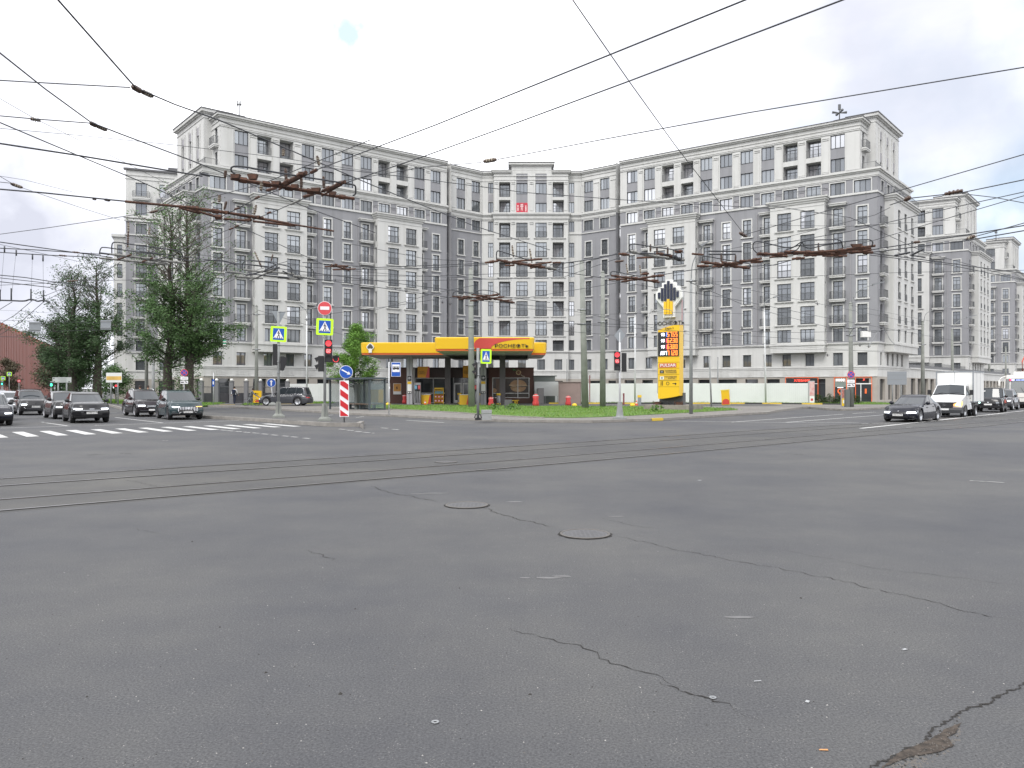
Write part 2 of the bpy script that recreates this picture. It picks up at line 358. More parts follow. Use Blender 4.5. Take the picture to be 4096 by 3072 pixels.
# station block: pavement strip along the junction
F = [G(*p) for p in [(952, 1633), (1114, 1642), (1287, 1653), (1400, 1660), (1560, 1667), (1725, 1676), (1880, 1683), (2048, 1690), (2372, 1692.5), (2604, 1685), (2655, 1683), (2928, 1664), (3072, 1656), (3100, 1650)]]
Bk = [(29, 75), (24, 80), (-8, 80), (-20, 80), (-31, 78)]
pav = island('pavement', F, Bk, .15, PAVE)
kerb_run(pav, F, .012, h=.141)
ym = MB(); ym.vprism([(-.5, 0), (.5, 0), (.5, 1), (-.5, 1)], -.11, 1, YPAINT); yme = ym.mesh('kerbstone')
bmk = MB(); bmk.vprism([(-.5, 0), (.5, 0), (.5, 1), (-.5, 1)], -.11, 1, BPAINT); bme = bmk.mesh('kerbstone')
a, b = Vector(G(2610, 1685)), Vector(G(2652, 1683)); kerb_run(pav, [a-Vector((0, .03)), b-Vector((0, .03))], .014, h=.148, w=.2, L=.8, mats=[yme])
# forecourt of the station and the ground behind, one level
lot = MB(); lot.prism([(-31, 78), (-20, 73.5), (24, 73.5), (31, 77), (60, 76), (75, 118), (20, 125), (-30, 125), (-70, 98), (-48, 84)], -.02, .154, KERB, ASPHD)
tag(lot.obj('forecourt'), kind='structure')
# traffic island with the signals
IF = [G(*p) for p in [(420, 1621), (491, 1640), (650, 1658), (817, 1674), (940, 1681), (1040, 1687), (1135, 1695)]]
IF2 = [G(*p) for p in [(1185, 1698.5), (1309, 1707), (1440, 1707)]]
IB = [G(*p, .18) for p in [(1454, 1701), (1440, 1682), (1190, 1667), (940, 1655), (700, 1641), (500, 1622), (440, 1613)]]
isl = island('traffic_island', IF+IF2, IB, .18, ASPHD)
kerb_run(isl, IF, .004, h=.185, w=.2, L=2.2); kerb_run(isl, IF2+[G(1456, 1699)], .004, h=.185, w=.2, L=2.2)
kerb_run(isl, [IF[-1], IF2[0]], .003, h=.06, w=.22, L=.6)
# left block: pavement and lawns under the trees
LF = [G(*p) for p in [(60, 1584), (430, 1613), (600, 1621), (815, 1626.5), (1060, 1623), (1317, 1618.5)]]
lp = island('pavement', LF, [(-20, 84), (-31, 110), (-60, 112), (-175, 215), (-190, 205)], .152, PAVE)
kerb_run(lp, LF[1:3], .02, h=.145)
kerb_run(lp, LF[3:], .02, h=.15, w=.2, L=1.7, mats=[bme, yme])
# right block pavement in front of the shops
RF = [G(*p) for p in [(3175, 1636), (3240, 1634), (3310, 1640.5), (3370, 1643.5), (3440, 1642), (3535, 1636), (3640, 1629.5)]]
rp = island('pavement', RF, [(92, 110), (130, 165), (120, 175), (60, 112), (35, 92), (28, 84)], .157, PAVE)
kerb_run(rp, RF, .02, h=.15)
kb = thing('kerb', 'black and yellow painted kerb in front of the white metal fence', 'kerb', (0, 0, 0))
kerb_run(kb, [(4, 84), (14, 84.2), (27, 83.6), (34, 79.5)], .15, h=.15, w=.22, L=1.9, mats=[yme, bme])

# grass ------------------------------------------------------------
def inside(p, P):
    c = False; n = len(P)
    for i in range(n):
        a, b = P[i], P[(i+1) % n]
        if (a[1] > p[1]) != (b[1] > p[1]) and p[0] < (b[0]-a[0])*(p[1]-a[1])/(b[1]-a[1])+a[0]: c = not c
    return c
def lawn(P, z, n, hmax=.2, lab='short green grass', edge=.35):
    cx = sum(p[0] for p in P)/len(P); cy = sum(p[1] for p in P)/len(P)
    b = MB(); b.prism(P, z-.1, z+.03, TURF); xs = [p[0] for p in P]; ys = [p[1] for p in P]; k = 0
    while k < n:
        x, y = random.uniform(min(xs), max(xs)), random.uniform(min(ys), max(ys))
        if not inside((x+random.uniform(-edge, edge), y+random.uniform(-edge, edge)), P): continue
        k += 1; cl = .5+.5*sin(x*1.3+sin(y*.9)*2); h = random.uniform(.3, 1)*hmax*(.6+.6*cl); a = random.uniform(0, pi); w = random.uniform(.015, .04)
        dx, dy = cos(a)*w, sin(a)*w; lx, ly = random.uniform(-.5, .5)*h, random.uniform(-.5, .5)*h
        b.add([(x-dx, y-dy, z), (x+dx, y+dy, z), (x+lx, y+ly, z+h)], [(0, 1, 2)], GR[int(random.random()**1.5*4) % 4])
    return tag(b.obj('grass'), lab, 'grass', kind='stuff')
g1 = [G(*p, .16) for p in [(1478, 1633), (1600, 1637), (1725, 1643), (1850, 1650), (1953, 1659), (2080, 1666), (2170, 1670), (2290, 1671), (2400, 1668), (2511, 1663), (2742, 1651), (2951, 1639.5), (2930, 1634), (2840, 1631), (2566, 1627.5), (2300, 1625.5), (2048, 1624.5), (1800, 1621.5), (1478, 1621)]]
lawn(g1, .16, 24000, .17, 'bright green grass verge between pavement and petrol station')
ke = thing('kerb', 'low sunken kerb along the front edge of the grass verge', 'kerb'); kerb_run(ke, [G(*p, .16) for p in [(1478, 1635), (1600, 1640), (1725, 1646), (1850, 1653), (1953, 1662), (2080, 1669), (2170, 1673)]], .13, h=.09, w=.14)
lawn([(4.5, 84.4), (14, 84.6), (27, 84), (33, 81.2), (38.5, 81), (47, 84), (42, 90), (27, 88.6), (4, 90.5)], .16, 9000, .2, 'strip of grass at the foot of the white metal fence')
lawn([G(*p, .16) for p in [(380, 1603), (430, 1612), (560, 1620), (560, 1606), (470, 1600), (400, 1596)]], .16, 7000, .2, 'grass lawn under the tall trees on the left')
lawn([G(*p, .16) for p in [(560, 1621), (640, 1622.5), (815, 1622), (880, 1616), (893, 1612), (820, 1611), (560, 1606)]], .16, 9000, .2, 'grass patch behind the two large cars')
lawn([G(*p, .16) for p in [(972, 1620), (1040, 1619.5), (1040, 1614), (985, 1614)]], .16, 1500, .16, 'small tuft of grass by the yellow sign')
lawn([G(*p, .16) for p in [(1225, 1614), (1330, 1613.5), (1330, 1608), (1225, 1608)]], .16, 1500, .2, 'narrow grass strip behind the dark station car')

# cracks, manholes, litter -------------------------------------------
TAR = mat('crack_dirt', (.020, .018, .016), .95)
RUB = mat('broken_asphalt', (.060, .047, .037), .95, noise=.75, nscale=30)
def crack(pts, w, name='crack', jit=.035, step=.05, m=TAR):
    P = dense([Vector(G(*p)) for p in pts], step); Q = []; off = 0
    for i, p in enumerate(P):
        off = off*.8+random.uniform(-jit, jit); t = (P[min(i+1, len(P)-1)]-P[max(i-1, 0)]).normalized(); Q.append(p+Vector((-t.y, t.x))*off)
    b = MB(); n = len(Q); vs = []; ww = [max(.15, random.gauss(1, .45))*w*min(1, (i+1)/6, (n-i)/6) for i in range(n)]
    for s in (1, -1):
        for i, q in enumerate(Q):
            t = (Q[min(i+1, n-1)]-Q[max(i-1, 0)]).normalized(); d = Vector((-t.y, t.x))*ww[i]/2*s; vs.append((q.x+d.x, q.y+d.y, .0035))
    b.add(vs, [(i, i+1, n+i+1, n+i) for i in range(n-1)], m); b.obj(name, road)
crack([(1486, 1943), (1560, 1972), (1650, 1985), (1741, 2007)], .012)
crack([(1925, 2030), (2048, 2073), (2233, 2109)], .012)
crack([(2455, 2146), (2881, 2234), (3252, 2304), (3622, 2382), (4096, 2489)], .007)
crack([(2048, 2512), (2187, 2554), (2307, 2586), (2418, 2646), (2566, 2702), (2696, 2748)], .007)
crack([(2640, 2728), (2696, 2748), (2760, 2775), (2853, 2794), (2923, 2827)], .012, step=.03)
crack([(2923, 2827), (3066, 2892)], .004)
crack([(1240, 2200), (1290, 2220), (1330, 2245)], .008)
crack([(4130, 2715), (4096, 2737), (3900, 2831), (3761, 2910), (3668, 2980), (3576, 3021), (3430, 3110)], .012, step=.014, jit=.014)
crack([(500, 1917), (560, 1930), (650, 1950)], .01); crack([(2390, 2070), (2500, 2095), (2640, 2118)], .006)
crack([(560, 2110), (640, 2140)], .006); crack([(3000, 2180), (3500, 2270), (4096, 2345)], .0035)
for pts in ([(3150, 1815), (3200, 1818), (3250, 1820)], [(2040, 1731), (2150, 1728), (2230, 1724)], [(1680, 1905), (1790, 1892), (1900, 1885), (2060, 1882)], [(480, 1813), (530, 1816)], [(910, 1796), (945, 1797)], [(330, 1822), (420, 1817)], [(3400, 1700), (3480, 1694), (3560, 1690)], [(1700, 1747), (1770, 1746)]):
    crack(pts, .05, m=TAR, jit=.03)
# broken-up patch at the big crack
rbm = MB(); cpts = [(3715, 2965), (3790, 2915), (3850, 2890), (3820, 2935), (3790, 2950), (3815, 2985), (3760, 3010), (3640, 3030), (3560, 3060), (3520, 3080), (3600, 3010)]
rp_ = [q+Vector((random.gauss(0, .0025), random.gauss(0, .0025))) for q in dense([Vector(G(*c)) for c in cpts+cpts[:1]], .02)[:-1]]; rbm.add([(q.x, q.y, .0045) for q in rp_], [tuple(range(len(rp_)))], RUB); rbm.obj('broken_patch', road)
peb = MB(); PEBM = [mat('pebble_grey', (.13, .12, .11), .9), mat('pebble_dark', (.035, .033, .03), .9), mat('pebble_pale', (.36, .35, .33), .9)]
def pebble(b, x, y, r, m, z=0):
    vs = []; 
    for i in range(6):
        a = i*pi/3+random.random()*.4; vs.append((x+cos(a)*r*random.uniform(.7, 1.2), y+sin(a)*r*random.uniform(.7, 1.2), z))
    vs.append((x, y, z+r*.8)); b.add(vs, [(i, (i+1) % 6, 6) for i in range(6)], m)
for _ in range(330):
    px = random.uniform(3560, 3840); py = 2890+(3860-px)*.62+random.gauss(18, 22); x, y = G(px, py); pebble(peb, x, y, random.uniform(.003, .010), PEBM[0 if random.random() < .7 else 1])
for _ in range(420):
    py = 1900+random.random()**.6*1200; px = random.uniform(-50, 4150); x, y = G(px, py); pebble(peb, x, y, random.uniform(.002, .006), random.choice(PEBM))
for px, py, r in [(2120, 2778-0, .012), (1363, 2776, .017), (1063, 2691, .013), (880, 2509, .010), (1421, 2436, .010), (1838, 2353, .010), (769, 2167, .016), (348, 2787, .009), (3204, 2393, .014), (1237, 2744, .007)]:
    x, y = G(px, py); pebble(peb, x, y, r, PEBM[1])
tag(peb.obj('gravel'), 'loose grit and tiny stones scattered over the asphalt', 'gravel', kind='stuff')
def litter(px, py, w, l, ang, m, lab, cat='litter', h=.008):
    x, y = G(px, py); b = MB(); b.vprism([(-l/2, .004), (l/2, .004), (l/2*.9, h), (-l/2*.8, h*.8)], -w/2, w/2, m); o = b.obj('litter'); o.location = (x, y, 0); o.rotation_euler = (0, 0, ang); tag(o, lab, cat)
LW = mat('paper_white', (.36, .37, .38), .8); OR = mat('cigarette_filter', (.6, .3, .12), .8)
litter(3031, 2727, .008, .05, .1, LW, 'white paper strip lying flat right of the middle of the asphalt')
litter(3230, 2809, .02, .025, .9, LW, 'crumpled white paper scrap nearest the small white strip')
litter(3295, 3003, .009, .045, -.1, OR, 'orange cigarette end near the bottom edge of the road', 'cigarette end')
litter(2799, 1922, .05, .07, 0, LW, 'small white scrap beyond the manhole covers'); litter(3619, 2600, .02, .03, .3, LW, 'tiny white scrap alone on the right part of the asphalt')
for px, py, lab in ((1741, 2891, 'flat steel washer lying near the lower middle of the road'), (2851, 2793, 'flat steel washer lying on the crack')):
    b = MB(); x, y = G(px, py); ring = [(.010, .004), (.022, .004), (.022, .008), (.010, .008), (.010, .004)]
    b.lathe((0, 0, 0), ring, STEEL, 16); o = b.obj('washer'); o.location = (x, y, 0); tag(o, lab, 'washer')
# whitish dried spills are part of the road surface
SP = worn_paint('dried_spill', (.16, .16, .16), 1.25)
for px, py, w, l in [(2190, 2312, .13, .04), (2245, 2306, .10, .03), (2100, 2312, .05, .03), (2960, 2470, .12, .03), (1740, 1973, .22, .04), (1680, 1976, .2, .04), (2060, 2007, .14, .05), (2465, 2066, .12, .03)]:
    x, y = G(px, py); marking([(x+cos(a)*w*random.uniform(.7, 1.2), y+sin(a)*l*random.uniform(.7, 1.2)) for a in [i*pi/6 for i in range(12)]], SP, .003, 'spill')
def manhole(px, py, r, lab, open_=False):
    x, y = G(px, py); t = thing('manhole_cover', lab, 'manhole cover', (x, y, 0), 0, 'manhole covers')
    b = MB(); n = 40; CI = mat('cast_iron', (.12, .12, .125), .5, metal=.4, noise=.25, nscale=20); CR = mat('cast_iron_rim', (.14, .13, .12), .5, metal=.5)
    b.lathe((0, 0, 0), [(r*1.0, .003), (r*1.03, .012), (r*1.0, .017), (r*.93, .017), (r*.93, .005)], CR, n); b.obj('rim', t)
    b = MB(); b.lathe((0, 0, 0), [(r*.92, .004), (r*.92, .012)], CI, n, smooth=False)
    for i in range(-4, 5):
        hw = sqrt(max(0, (r*.82)**2-(i*r*.18)**2))
        b.box(-hw, hw, i*r*.18-.01, i*r*.18+.01, .0121, .0135, CI)
        b.box(i*r*.18-.01, i*r*.18+.01, -hw, hw, .0121, .0132, CI)
    b.obj('lid', t)
    b = MB(); strip(b, [Vector((cos(a)*r*1.08, sin(a)*r*1.08)) for a in [i*2*pi/40 for i in range(41)]], .022, .0037, TAR, jag=.012); b.obj('tar_seam', t)
manhole(2340, 2138, .31, 'round iron manhole cover in the middle of the road, nearest the camera')
manhole(1867, 2022, .33, 'pale worn manhole cover between the tram track and the nearer cover')
manhole(1785, 1849, .26, 'small dark manhole cover between the tram rails')
# ---------------------------------------------------------------- buildings
class Fr:                                 # a wall's own frame: s along the wall, d out of it, z up
    def __init__(s, O, u, n): s.O = Vector(O[:2]); s.u = Vector(u).normalized(); s.n = Vector(n).normalized()
    def __call__(s, a, d, z): p = s.O+s.u*a+s.n*d; return (p.x, p.y, z)
    def rz(s):                            # rotation that brings x to the wall's own direction with y pointing inwards
        u = s.u if s.u.x*-s.n.y - s.u.y*-s.n.x > 0 else -s.u
        return atan2(u.y, u.x)
def walls(mb, fr, s0, s1, z0, z1, ops, matf, d=0.0, deep=.22):
    """wall with real openings: ops = (a, b, z0, z1[, depth])"""
    ops = [o for o in ops if o[0] < s1 and o[1] > s0]
    ss = sorted({s0, s1}|{min(max(v, s0), s1) for o in ops for v in o[:2]}); zz = sorted({z0, z1}|{min(max(v, z0), z1) for o in ops for v in o[2:4]}|{z for z in (3.3, 7.5, 26.0, 28.0) if z0 < z < z1})
    mb.T = fr
    for a, b in zip(ss, ss[1:]):
        run = None
        for c, e in zip(zz, zz[1:]):
            x, z = (a+b)/2, (c+e)/2
            if any(o[0] < x < o[1] and o[2] < z < o[3] for o in ops): continue
            mb.quad((a, d, c), (b, d, c), (b, d, e), (a, d, e), matf(x, z))
    for o in ops:
        a, b, c, e = o[:4]; dp = d-(o[4] if len(o) > 4 else deep); m = matf((a+b)/2, (c+e)/2)
        for q in (((a, d, c), (a, dp, c), (a, dp, e), (a, d, e)), ((b, d, c), (b, dp, c), (b, dp, e), (b, d, e)), ((a, d, e), (b, d, e), (b, dp, e), (a, dp, e)), ((a, d, c), (b, d, c), (b, dp, c), (a, dp, c))): mb.quad(*q, m)
        if len(o) > 4: mb.quad((a, dp, c), (b, dp, c), (b, dp, e), (a, dp, e), GREYL)
    mb.T = None
def bb(mb, fr, a, b, d0, d1, z0, z1, m):
    mb.T = fr; mb.box(a, b, d0, d1, z0, z1, m); mb.T = None
_win = {}
def win_meshes(w, h, kind):
    """frame, pane and railing meshes; x along the wall, y inwards, z up from the sill"""
    k = (round(w, 2), round(h, 2), kind)
    if k in _win: return _win[k]
    f = MB(); t = .075; f.box(-w/2, w/2, .0, .07, 0, t, FRAME); f.box(-w/2, w/2, .0, .07, h-t, h, FRAME)
    for x in (-w/2+t/2, w/2-t/2): f.box(x-t/2, x+t/2, .0, .07, t, h-t, FRAME)
    n = 3 if w > 1.35 else (2 if w > .6 else 1)
    if kind == 'low2': n = 2
    if kind in ('french', 'bay', 'door'):
        zt = h*.74; f.box(-w/2+t, w/2-t, .004, .066, zt-t/2, zt+t/2, FRAME); top = zt-t/2
        xs = [0] if n == 2 else ([-w*.2, w*.2] if n == 3 else [])
        for x in xs: f.box(x-.045, x+.045, .004, .066, t, top, FRAME)
        for x in xs: f.box(x-.02, x+.02, .004, .066, zt+t/2, h-t, FRAME)
    else:
        for i in range(1, n): x = -w/2+w*i/n; f.box(x-.04, x+.04, .004, .066, t, h-t, FRAME)
    fm = f.mesh('window'); panes = []
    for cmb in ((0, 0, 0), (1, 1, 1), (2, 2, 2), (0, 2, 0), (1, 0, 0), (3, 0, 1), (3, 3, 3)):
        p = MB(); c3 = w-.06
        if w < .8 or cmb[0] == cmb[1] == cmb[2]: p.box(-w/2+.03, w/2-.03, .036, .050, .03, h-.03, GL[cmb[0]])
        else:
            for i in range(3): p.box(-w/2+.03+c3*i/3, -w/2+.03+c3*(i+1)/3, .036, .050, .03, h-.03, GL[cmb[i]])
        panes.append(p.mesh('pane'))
    r = None
    if kind in ('french', 'bay'):
        m = MB(); rw = w+.04
        for z in (.12, .95): m.box(-rw/2, rw/2, -.12, -.09, z-.028, z+.028, RAILM)
        nb = int(rw/.115)
        for i in range(nb+1):
            x = -rw/2+rw*i/nb; m.box(x-.014, x+.014, -.114, -.096, .138, .932, RAILM)
        r = m.mesh('railing')
    _win[k] = (fm, panes, r); return _win[k]
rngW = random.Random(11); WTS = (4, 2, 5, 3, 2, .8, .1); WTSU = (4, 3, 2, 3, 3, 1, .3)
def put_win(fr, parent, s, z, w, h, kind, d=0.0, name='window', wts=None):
    if wts is None: wts = WTS if z < 15 else WTSU  # upper floors draw paler panes, sky reflection imitated by the glass choice
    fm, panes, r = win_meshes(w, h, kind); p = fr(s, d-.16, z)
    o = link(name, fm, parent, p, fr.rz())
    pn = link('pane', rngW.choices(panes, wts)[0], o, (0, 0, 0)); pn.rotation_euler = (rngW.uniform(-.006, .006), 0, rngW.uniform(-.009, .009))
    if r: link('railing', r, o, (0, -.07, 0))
    return o
_bal = {}
def balcony(fr, parent, s, z, w=1.75, dep=.62, slab=True, d=0.0):
    k = (w, dep)
    if k not in _bal:
        b = MB(); b.box(-w/2-.1, w/2+.1, -dep, 0, -.16, 0, WHITE); b.box(-w/2-.02, w/2+.02, -dep+.06, 0, -.34, -.16, WHITE)
        r = MB()
        for zz in (.10, .98): r.box(-w/2, w/2, -dep+.04, -dep+.08, zz-.02, zz+.02, RAILM)
        for x in (-w/2, w/2):
            for zz in (.10, .98): r.box(x-.02, x+.02, -dep+.08, 0, zz-.02, zz+.02, RAILM)
            for j in range(4): r.box(x-.012, x+.012, -dep+.15*j+.06, -dep+.15*j+.084, .12, .96, RAILM)
        n = int(w/.13)
        for i in range(n+1): x = -w/2+w*i/n; r.box(x-.015, x+.015, -dep+.05, -dep+.07, .12, .96, RAILM)
        _bal[k] = (b.mesh('balcony'), r.mesh('railing'))
    b, r = _bal[k]; o = link('balcony', b, parent, fr(s, d, z), fr.rz()); link('railing', r, o); return o
def surround(mb, fr, s, z, w, h, d=0.0, t=.16, sill=True, top=True, pr=.05):
    bb(mb, fr, s-w/2-t, s-w/2, d+.002, d+pr, z, z+h, WHITE); bb(mb, fr, s+w/2, s+w/2+t, d+.002, d+pr, z, z+h, WHITE)
    if top: bb(mb, fr, s-w/2-t, s+w/2+t, d+.002, d+pr+.01, z+h, z+h+t, WHITE)
    if sill: bb(mb, fr, s-w/2-t-.12, s+w/2+t+.12, d+.002, d+.16, z-.16, z, WHITE)
def bandmat(x, z): return STONE if z < 3.3 else WHITE if z < 7.5 else GREY if z < 28 else WHITE
FZ = [10.0+3.03*i for i in range(5)]          # floors four to eight
UP = [1.95, 4.7, 7.55, 10.45, 13.25, 16.05, 18.9, 21.7, 24.6, 27.5, 30.4]; UT = 'WWLLWWWWLLW'
def facade(T, fr, s0, s1=35.0, sup=33.05, f1=True, roofd=13.0, fence_side=None):
    """one wing of the block in its own frame, from s0 to s1"""
    mb = MB(); tr = MB()
    low = [(1.9, 1.1, 'french'), (4.62, 1.0, 'balc'), (6.8, 1.72, 'bay'), (9.65, 1.72, 'bay'), (13.35, 1.0, 'balc'), (16.1, 1.1, 'french'), (18.95, 1.1, 'french'), (21.7, 1.05, 'balc'), (24.15, 1.75, 'bay'), (27.05, 1.75, 'bay'), (30.45, 1.15, 'balc'), (33.3, 1.15, 'french')]
    bays = [(5.0, 12.1), (22.35, 29.1)]
    low = [l for l in low if l[0] > s0+.3]; bays = [b for b in bays if b[1] > s0+1]
    wall_ops = []; P = 1.2
    for s, w, k in low:
        if k == 'bay': wall_ops.append((s-.55, s+.55, 4.7, 6.25)); continue
        for z in FZ: wall_ops.append((s-w/2, s+w/2, z, z+2.28))
        wall_ops.append((s-w/2, s+w/2, 7.72, 9.35)); wall_ops.append((s-w/2, s+w/2, 4.7, 6.3))
    f9 = [(s, 1.75) for s in UP if s > s0+.3]+([(33.3, 1.95)] if s1 > 34 else [])
    for s, w in f9: wall_ops.append((s-w/2, s+w/2, 26.15, 27.65))
    shops = []
    a = s0+.7
    if f1:
        while a+2.6 < s1-.9:
            w = 2.6 if int(a) % 3 else 1.7
            shops.append((a, a+w, .45, 3.05)); a += w+1.15
        if s1 > 34: shops = [x for x in shops if x[1] < s1-3.4]+[(s1-3.2, s1-.95, .2, 3.05)]
    walls(mb, fr, s0, s1, .0, 28.0, wall_ops+[(x[0], x[1], x[2], x[3], .45) for x in shops], bandmat)
    upops = []
    for s, t in zip(UP, UT):
        if s < s0+.3: continue
        if t == 'W': upops += [(s-.85, s+.85, 29.05, 30.72), (s-.85, s+.85, 32.05, 33.72)]
        else: upops += [(s-.92, s+.92, 28.45, 30.72, 1.1), (s-.92, s+.92, 31.35, 33.68, 1.1)]
    def upm(x, z):
        for s, t in zip(UP, UT):
            if t == 'W' and abs(x-s) < .85 and 28.9 < z < 33.75: return GREY
        return WHITE
    cuts = [(s-.85, s+.85, 30.72, 32.05) for s, t in zip(UP, UT) if t == 'W' and s > s0+.3]
    walls(mb, fr, s0, sup, 28.0, 35.4, upops+cuts, upm)
    for a, b, c, e in cuts: bb(mb, fr, a, b, -.10, -.06, c, e, GREY)
    # mouldings
    e = .0
    for z0, z1, d, m in ((4.45, 4.58, .12, WHITE), (4.25, 4.42, .06, WHITE), (7.3, 7.42, .10, WHITE), (7.42, 7.56, .20, WHITE), (25.86, 26.0, .14, WHITE), (26.0, 26.12, .08, WHITE), (27.85, 28.0, .10, WHITE), (28.0, 28.45, .16, WHITE), (28.45, 28.62, .30, WHITE), (28.62, 28.86, .48, WHITE)):
        if z0 < 28 or True: bb(tr, fr, s0, s1+d, -.02 if z0 < 27.9 else -.3, d, z0, z1, m)
    for z0, z1, d, m in ((33.86, 33.94, .10, WHITE), (34.05, 34.12, .07, WHITE), (34.45, 34.55, .10, WHITE), (34.95, 35.12, .22, WHITE), (35.12, 35.34, .42, WHITE), (35.34, 35.42, .48, ROOFM)):
        bb(tr, fr, s0, sup+d, -.3, d, z0, z1, m)
    bb(tr, fr, s0, s1, -.05, .10, 3.3, 3.42, WHITE)
    # grooved panels between floors one and two
    a = s0+.4
    while a+2.0 < s1:
        n = 9
        for i in range(n): bb(tr, fr, a+i*.2, a+i*.2+.13, .004, .045, 3.5, 4.15, WHITE)
        a += 2.9
    # pilasters of the two top floors with capital strips
    edges = [s-.9 for s in UP if s > s0+.3]+[s+.9 for s in UP if s > s0+.3]
    for i in range(len(UP)-1):
        if UP[i] < s0+.3: continue
        a, b = UP[i]+1.05, UP[i+1]-1.05
        bb(tr, fr, a, b, .003, .09, 29.2, 33.1, WHITE); bb(tr, fr, a, b, .003, .12, 33.2, 33.32, WHITE); bb(tr, fr, a, b, .003, .14, 33.42, 33.54, WHITE); bb(tr, fr, a, b, .003, .14, 29.0, 29.14, WHITE)
        for zz in (27.0, 27.2): bb(tr, fr, a+.05, b-.05, .003, .06, zz, zz+.07, GREYL)
        bb(tr, fr, a+.05, b-.05, .003, .03, 26.3, 26.9, GREYL)
    bb(tr, fr, 31.45, sup-.05, .003, .10, 29.0, 33.6, WHITE)
    for s, w in f9: surround(tr, fr, s, 26.15, w, 1.5, t=.13, sill=False, pr=.06)
    for s, w, k in low:
        if k == 'bay':
            surround(tr, fr, s, 4.7, 1.1, 1.55, t=.12, sill=False); continue
        for z in FZ:
            surround(tr, fr, s, z, w, 2.28, t=.17, sill=(k == 'french'))
        surround(tr, fr, s, 7.72, w, 1.63, t=.15, sill=False); surround(tr, fr, s, 4.7, w, 1.6, t=.12, sill=False)
        if k == 'balc': bb(tr, fr, s-1.0, s+1.0, .003, .5, 24.75, 24.95, WHITE); bb(tr, fr, s-1.1, s+1.1, .003, .6, 24.95, 25.08, WHITE)
    # windows
    for s, w, k in low:
        if k == 'bay': put_win(fr, T, s, 4.7, 1.1, 1.55, 'low'); continue
        for z in FZ:
            put_win(fr, T, s, z, w, 2.28, 'door' if k == 'balc' else 'french', name='french_window')
            if k == 'balc': balcony(fr, T, s, z)
        put_win(fr, T, s, 7.72, w, 1.63, 'low2'); put_win(fr, T, s, 4.7, w, 1.6, 'low2')
    for s, w in f9: put_win(fr, T, s, 26.15, w, 1.5, 'w')
    for s, t in zip(UP, UT):
        if s < s0+.3: continue
        if t == 'W':
            for z in (29.05, 32.05): put_win(fr, T, s, z, 1.7, 1.67, 'w')
        else:
            for z, h in ((28.45, 2.27), (31.35, 2.33)):
                put_win(fr, T, s, z, 1.6, h-.08, 'door', d=-.9, name='balcony_door'); 
                k = ('log',)
                if k not in _bal:
                    r = MB()
                    for zz in (.10, .98): r.box(-.92, .92, .02, .05, zz-.02, zz+.02, RAILM)
                    for i in range(15): x = -.92+1.84*i/14; r.box(x-.015, x+.015, .025, .045, .12, .96, RAILM)
                    _bal[k] = r.mesh('loggia_railing')
                link('loggia_railing', _bal[k], T, fr(s, 0, z), fr.rz())
    # bays
    for a, b in bays:
        by = MB(); ws = [l for l in low if l[2] == 'bay' and a < l[0] < b]; ops = []
        for s, w, k in ws:
            for z in FZ: ops.append((s-w/2, s+w/2, z, z+2.28))
            ops.append((s-w/2, s+w/2, 7.72, 9.35))
        walls(by, fr, a, b, 6.4, 25.6, ops, lambda x, z: WHITE, d=P, deep=.25)
        for sgn, q in ((-1, a), (1, b)):       # flanks with their slit windows
            f2 = Fr(fr(q, 0, 0), fr.n, fr.u*sgn)
            o2 = [(.35, .85, z, z+2.2) for z in FZ]+[(.35, .85, 7.75, 9.3)]
            walls(by, f2, 0, P, 6.4, 25.6, o2, lambda x, z: WHITE)
            if (sgn == 1):
                for z in FZ: put_win(f2, T, .6, z, .5, 2.2, 'slit', name='slit_window')
                put_win(f2, T, .6, 7.75, .5, 1.55, 'slit', name='slit_window')
            else:
                by.T = fr
                by.T = None
                for o in o2: bb(by, f2, o[0], o[1], -.2, -.12, o[2], o[3], GL[2])
        by.T = fr; by.quad((a, 0, 6.4), (b, 0, 6.4), (b, P, 6.4), (a, P, 6.4), WHITE); by.quad((a, 0, 25.6), (b, 0, 25.6), (b, P, 25.6), (a, P, 25.6), WHITE); by.T = None
        for z0, z1, d in ((25.35, 25.6, .12), (25.6, 25.85, .28), (25.85, 26.02, .42)): bb(by, fr, a-d, b+d, -.1, P+d, z0, z1, WHITE)
        bb(by, fr, a-.06, b+.06, .02, P+.08, 7.42, 7.56, WHITE); bb(by, fr, a-.1, b+.1, .02, P+.1, 7.3, 7.42, WHITE)
        bb(by, fr, a, b, P+.003, P+.05, 24.9, 24.98, WHITE)
        for s, w, k in ws:
            for z in FZ:
                bb(by, fr, s-w/2-.32, s+w/2+.32, P, P+.20, z-.14, z-.03, WHITE); bb(by, fr, s-w/2-.25, s+w/2+.25, P, P+.10, z-.24, z-.14, WHITE)
                surround(by, fr, s, z, w, 2.28, d=P, t=.10, sill=False, pr=.035)
            surround(by, fr, s, 7.72, w, 1.63, d=P, t=.10, sill=False, pr=.035)
        for s, w, k in ws:
            for z in FZ: put_win(fr, T, s, z, w, 2.28, 'bay', d=P-.02, name='french_window')
            put_win(fr, T, s, 7.72, w, 1.63, 'w', d=P-.02)
        by.obj('bay', T)
        r = MB()
        for zz in (26.12, 26.95): bb(r, fr, a-.1, b+.1, P+.08, P+.12, zz-.02, zz+.02, RAILM)
        n = int((b-a)/.16)
        for i in range(n+1): x = a-.1+(b-a+.2)*i/n; bb(r, fr, x-.01, x+.01, P+.09, P+.11, 26.02, 26.93, RAILM)
        for x in (a-.1, b+.1): bb(r, fr, x-.015, x+.015, 0, P+.1, 26.93, 26.96, RAILM)
        r.obj('terrace_railing', T)
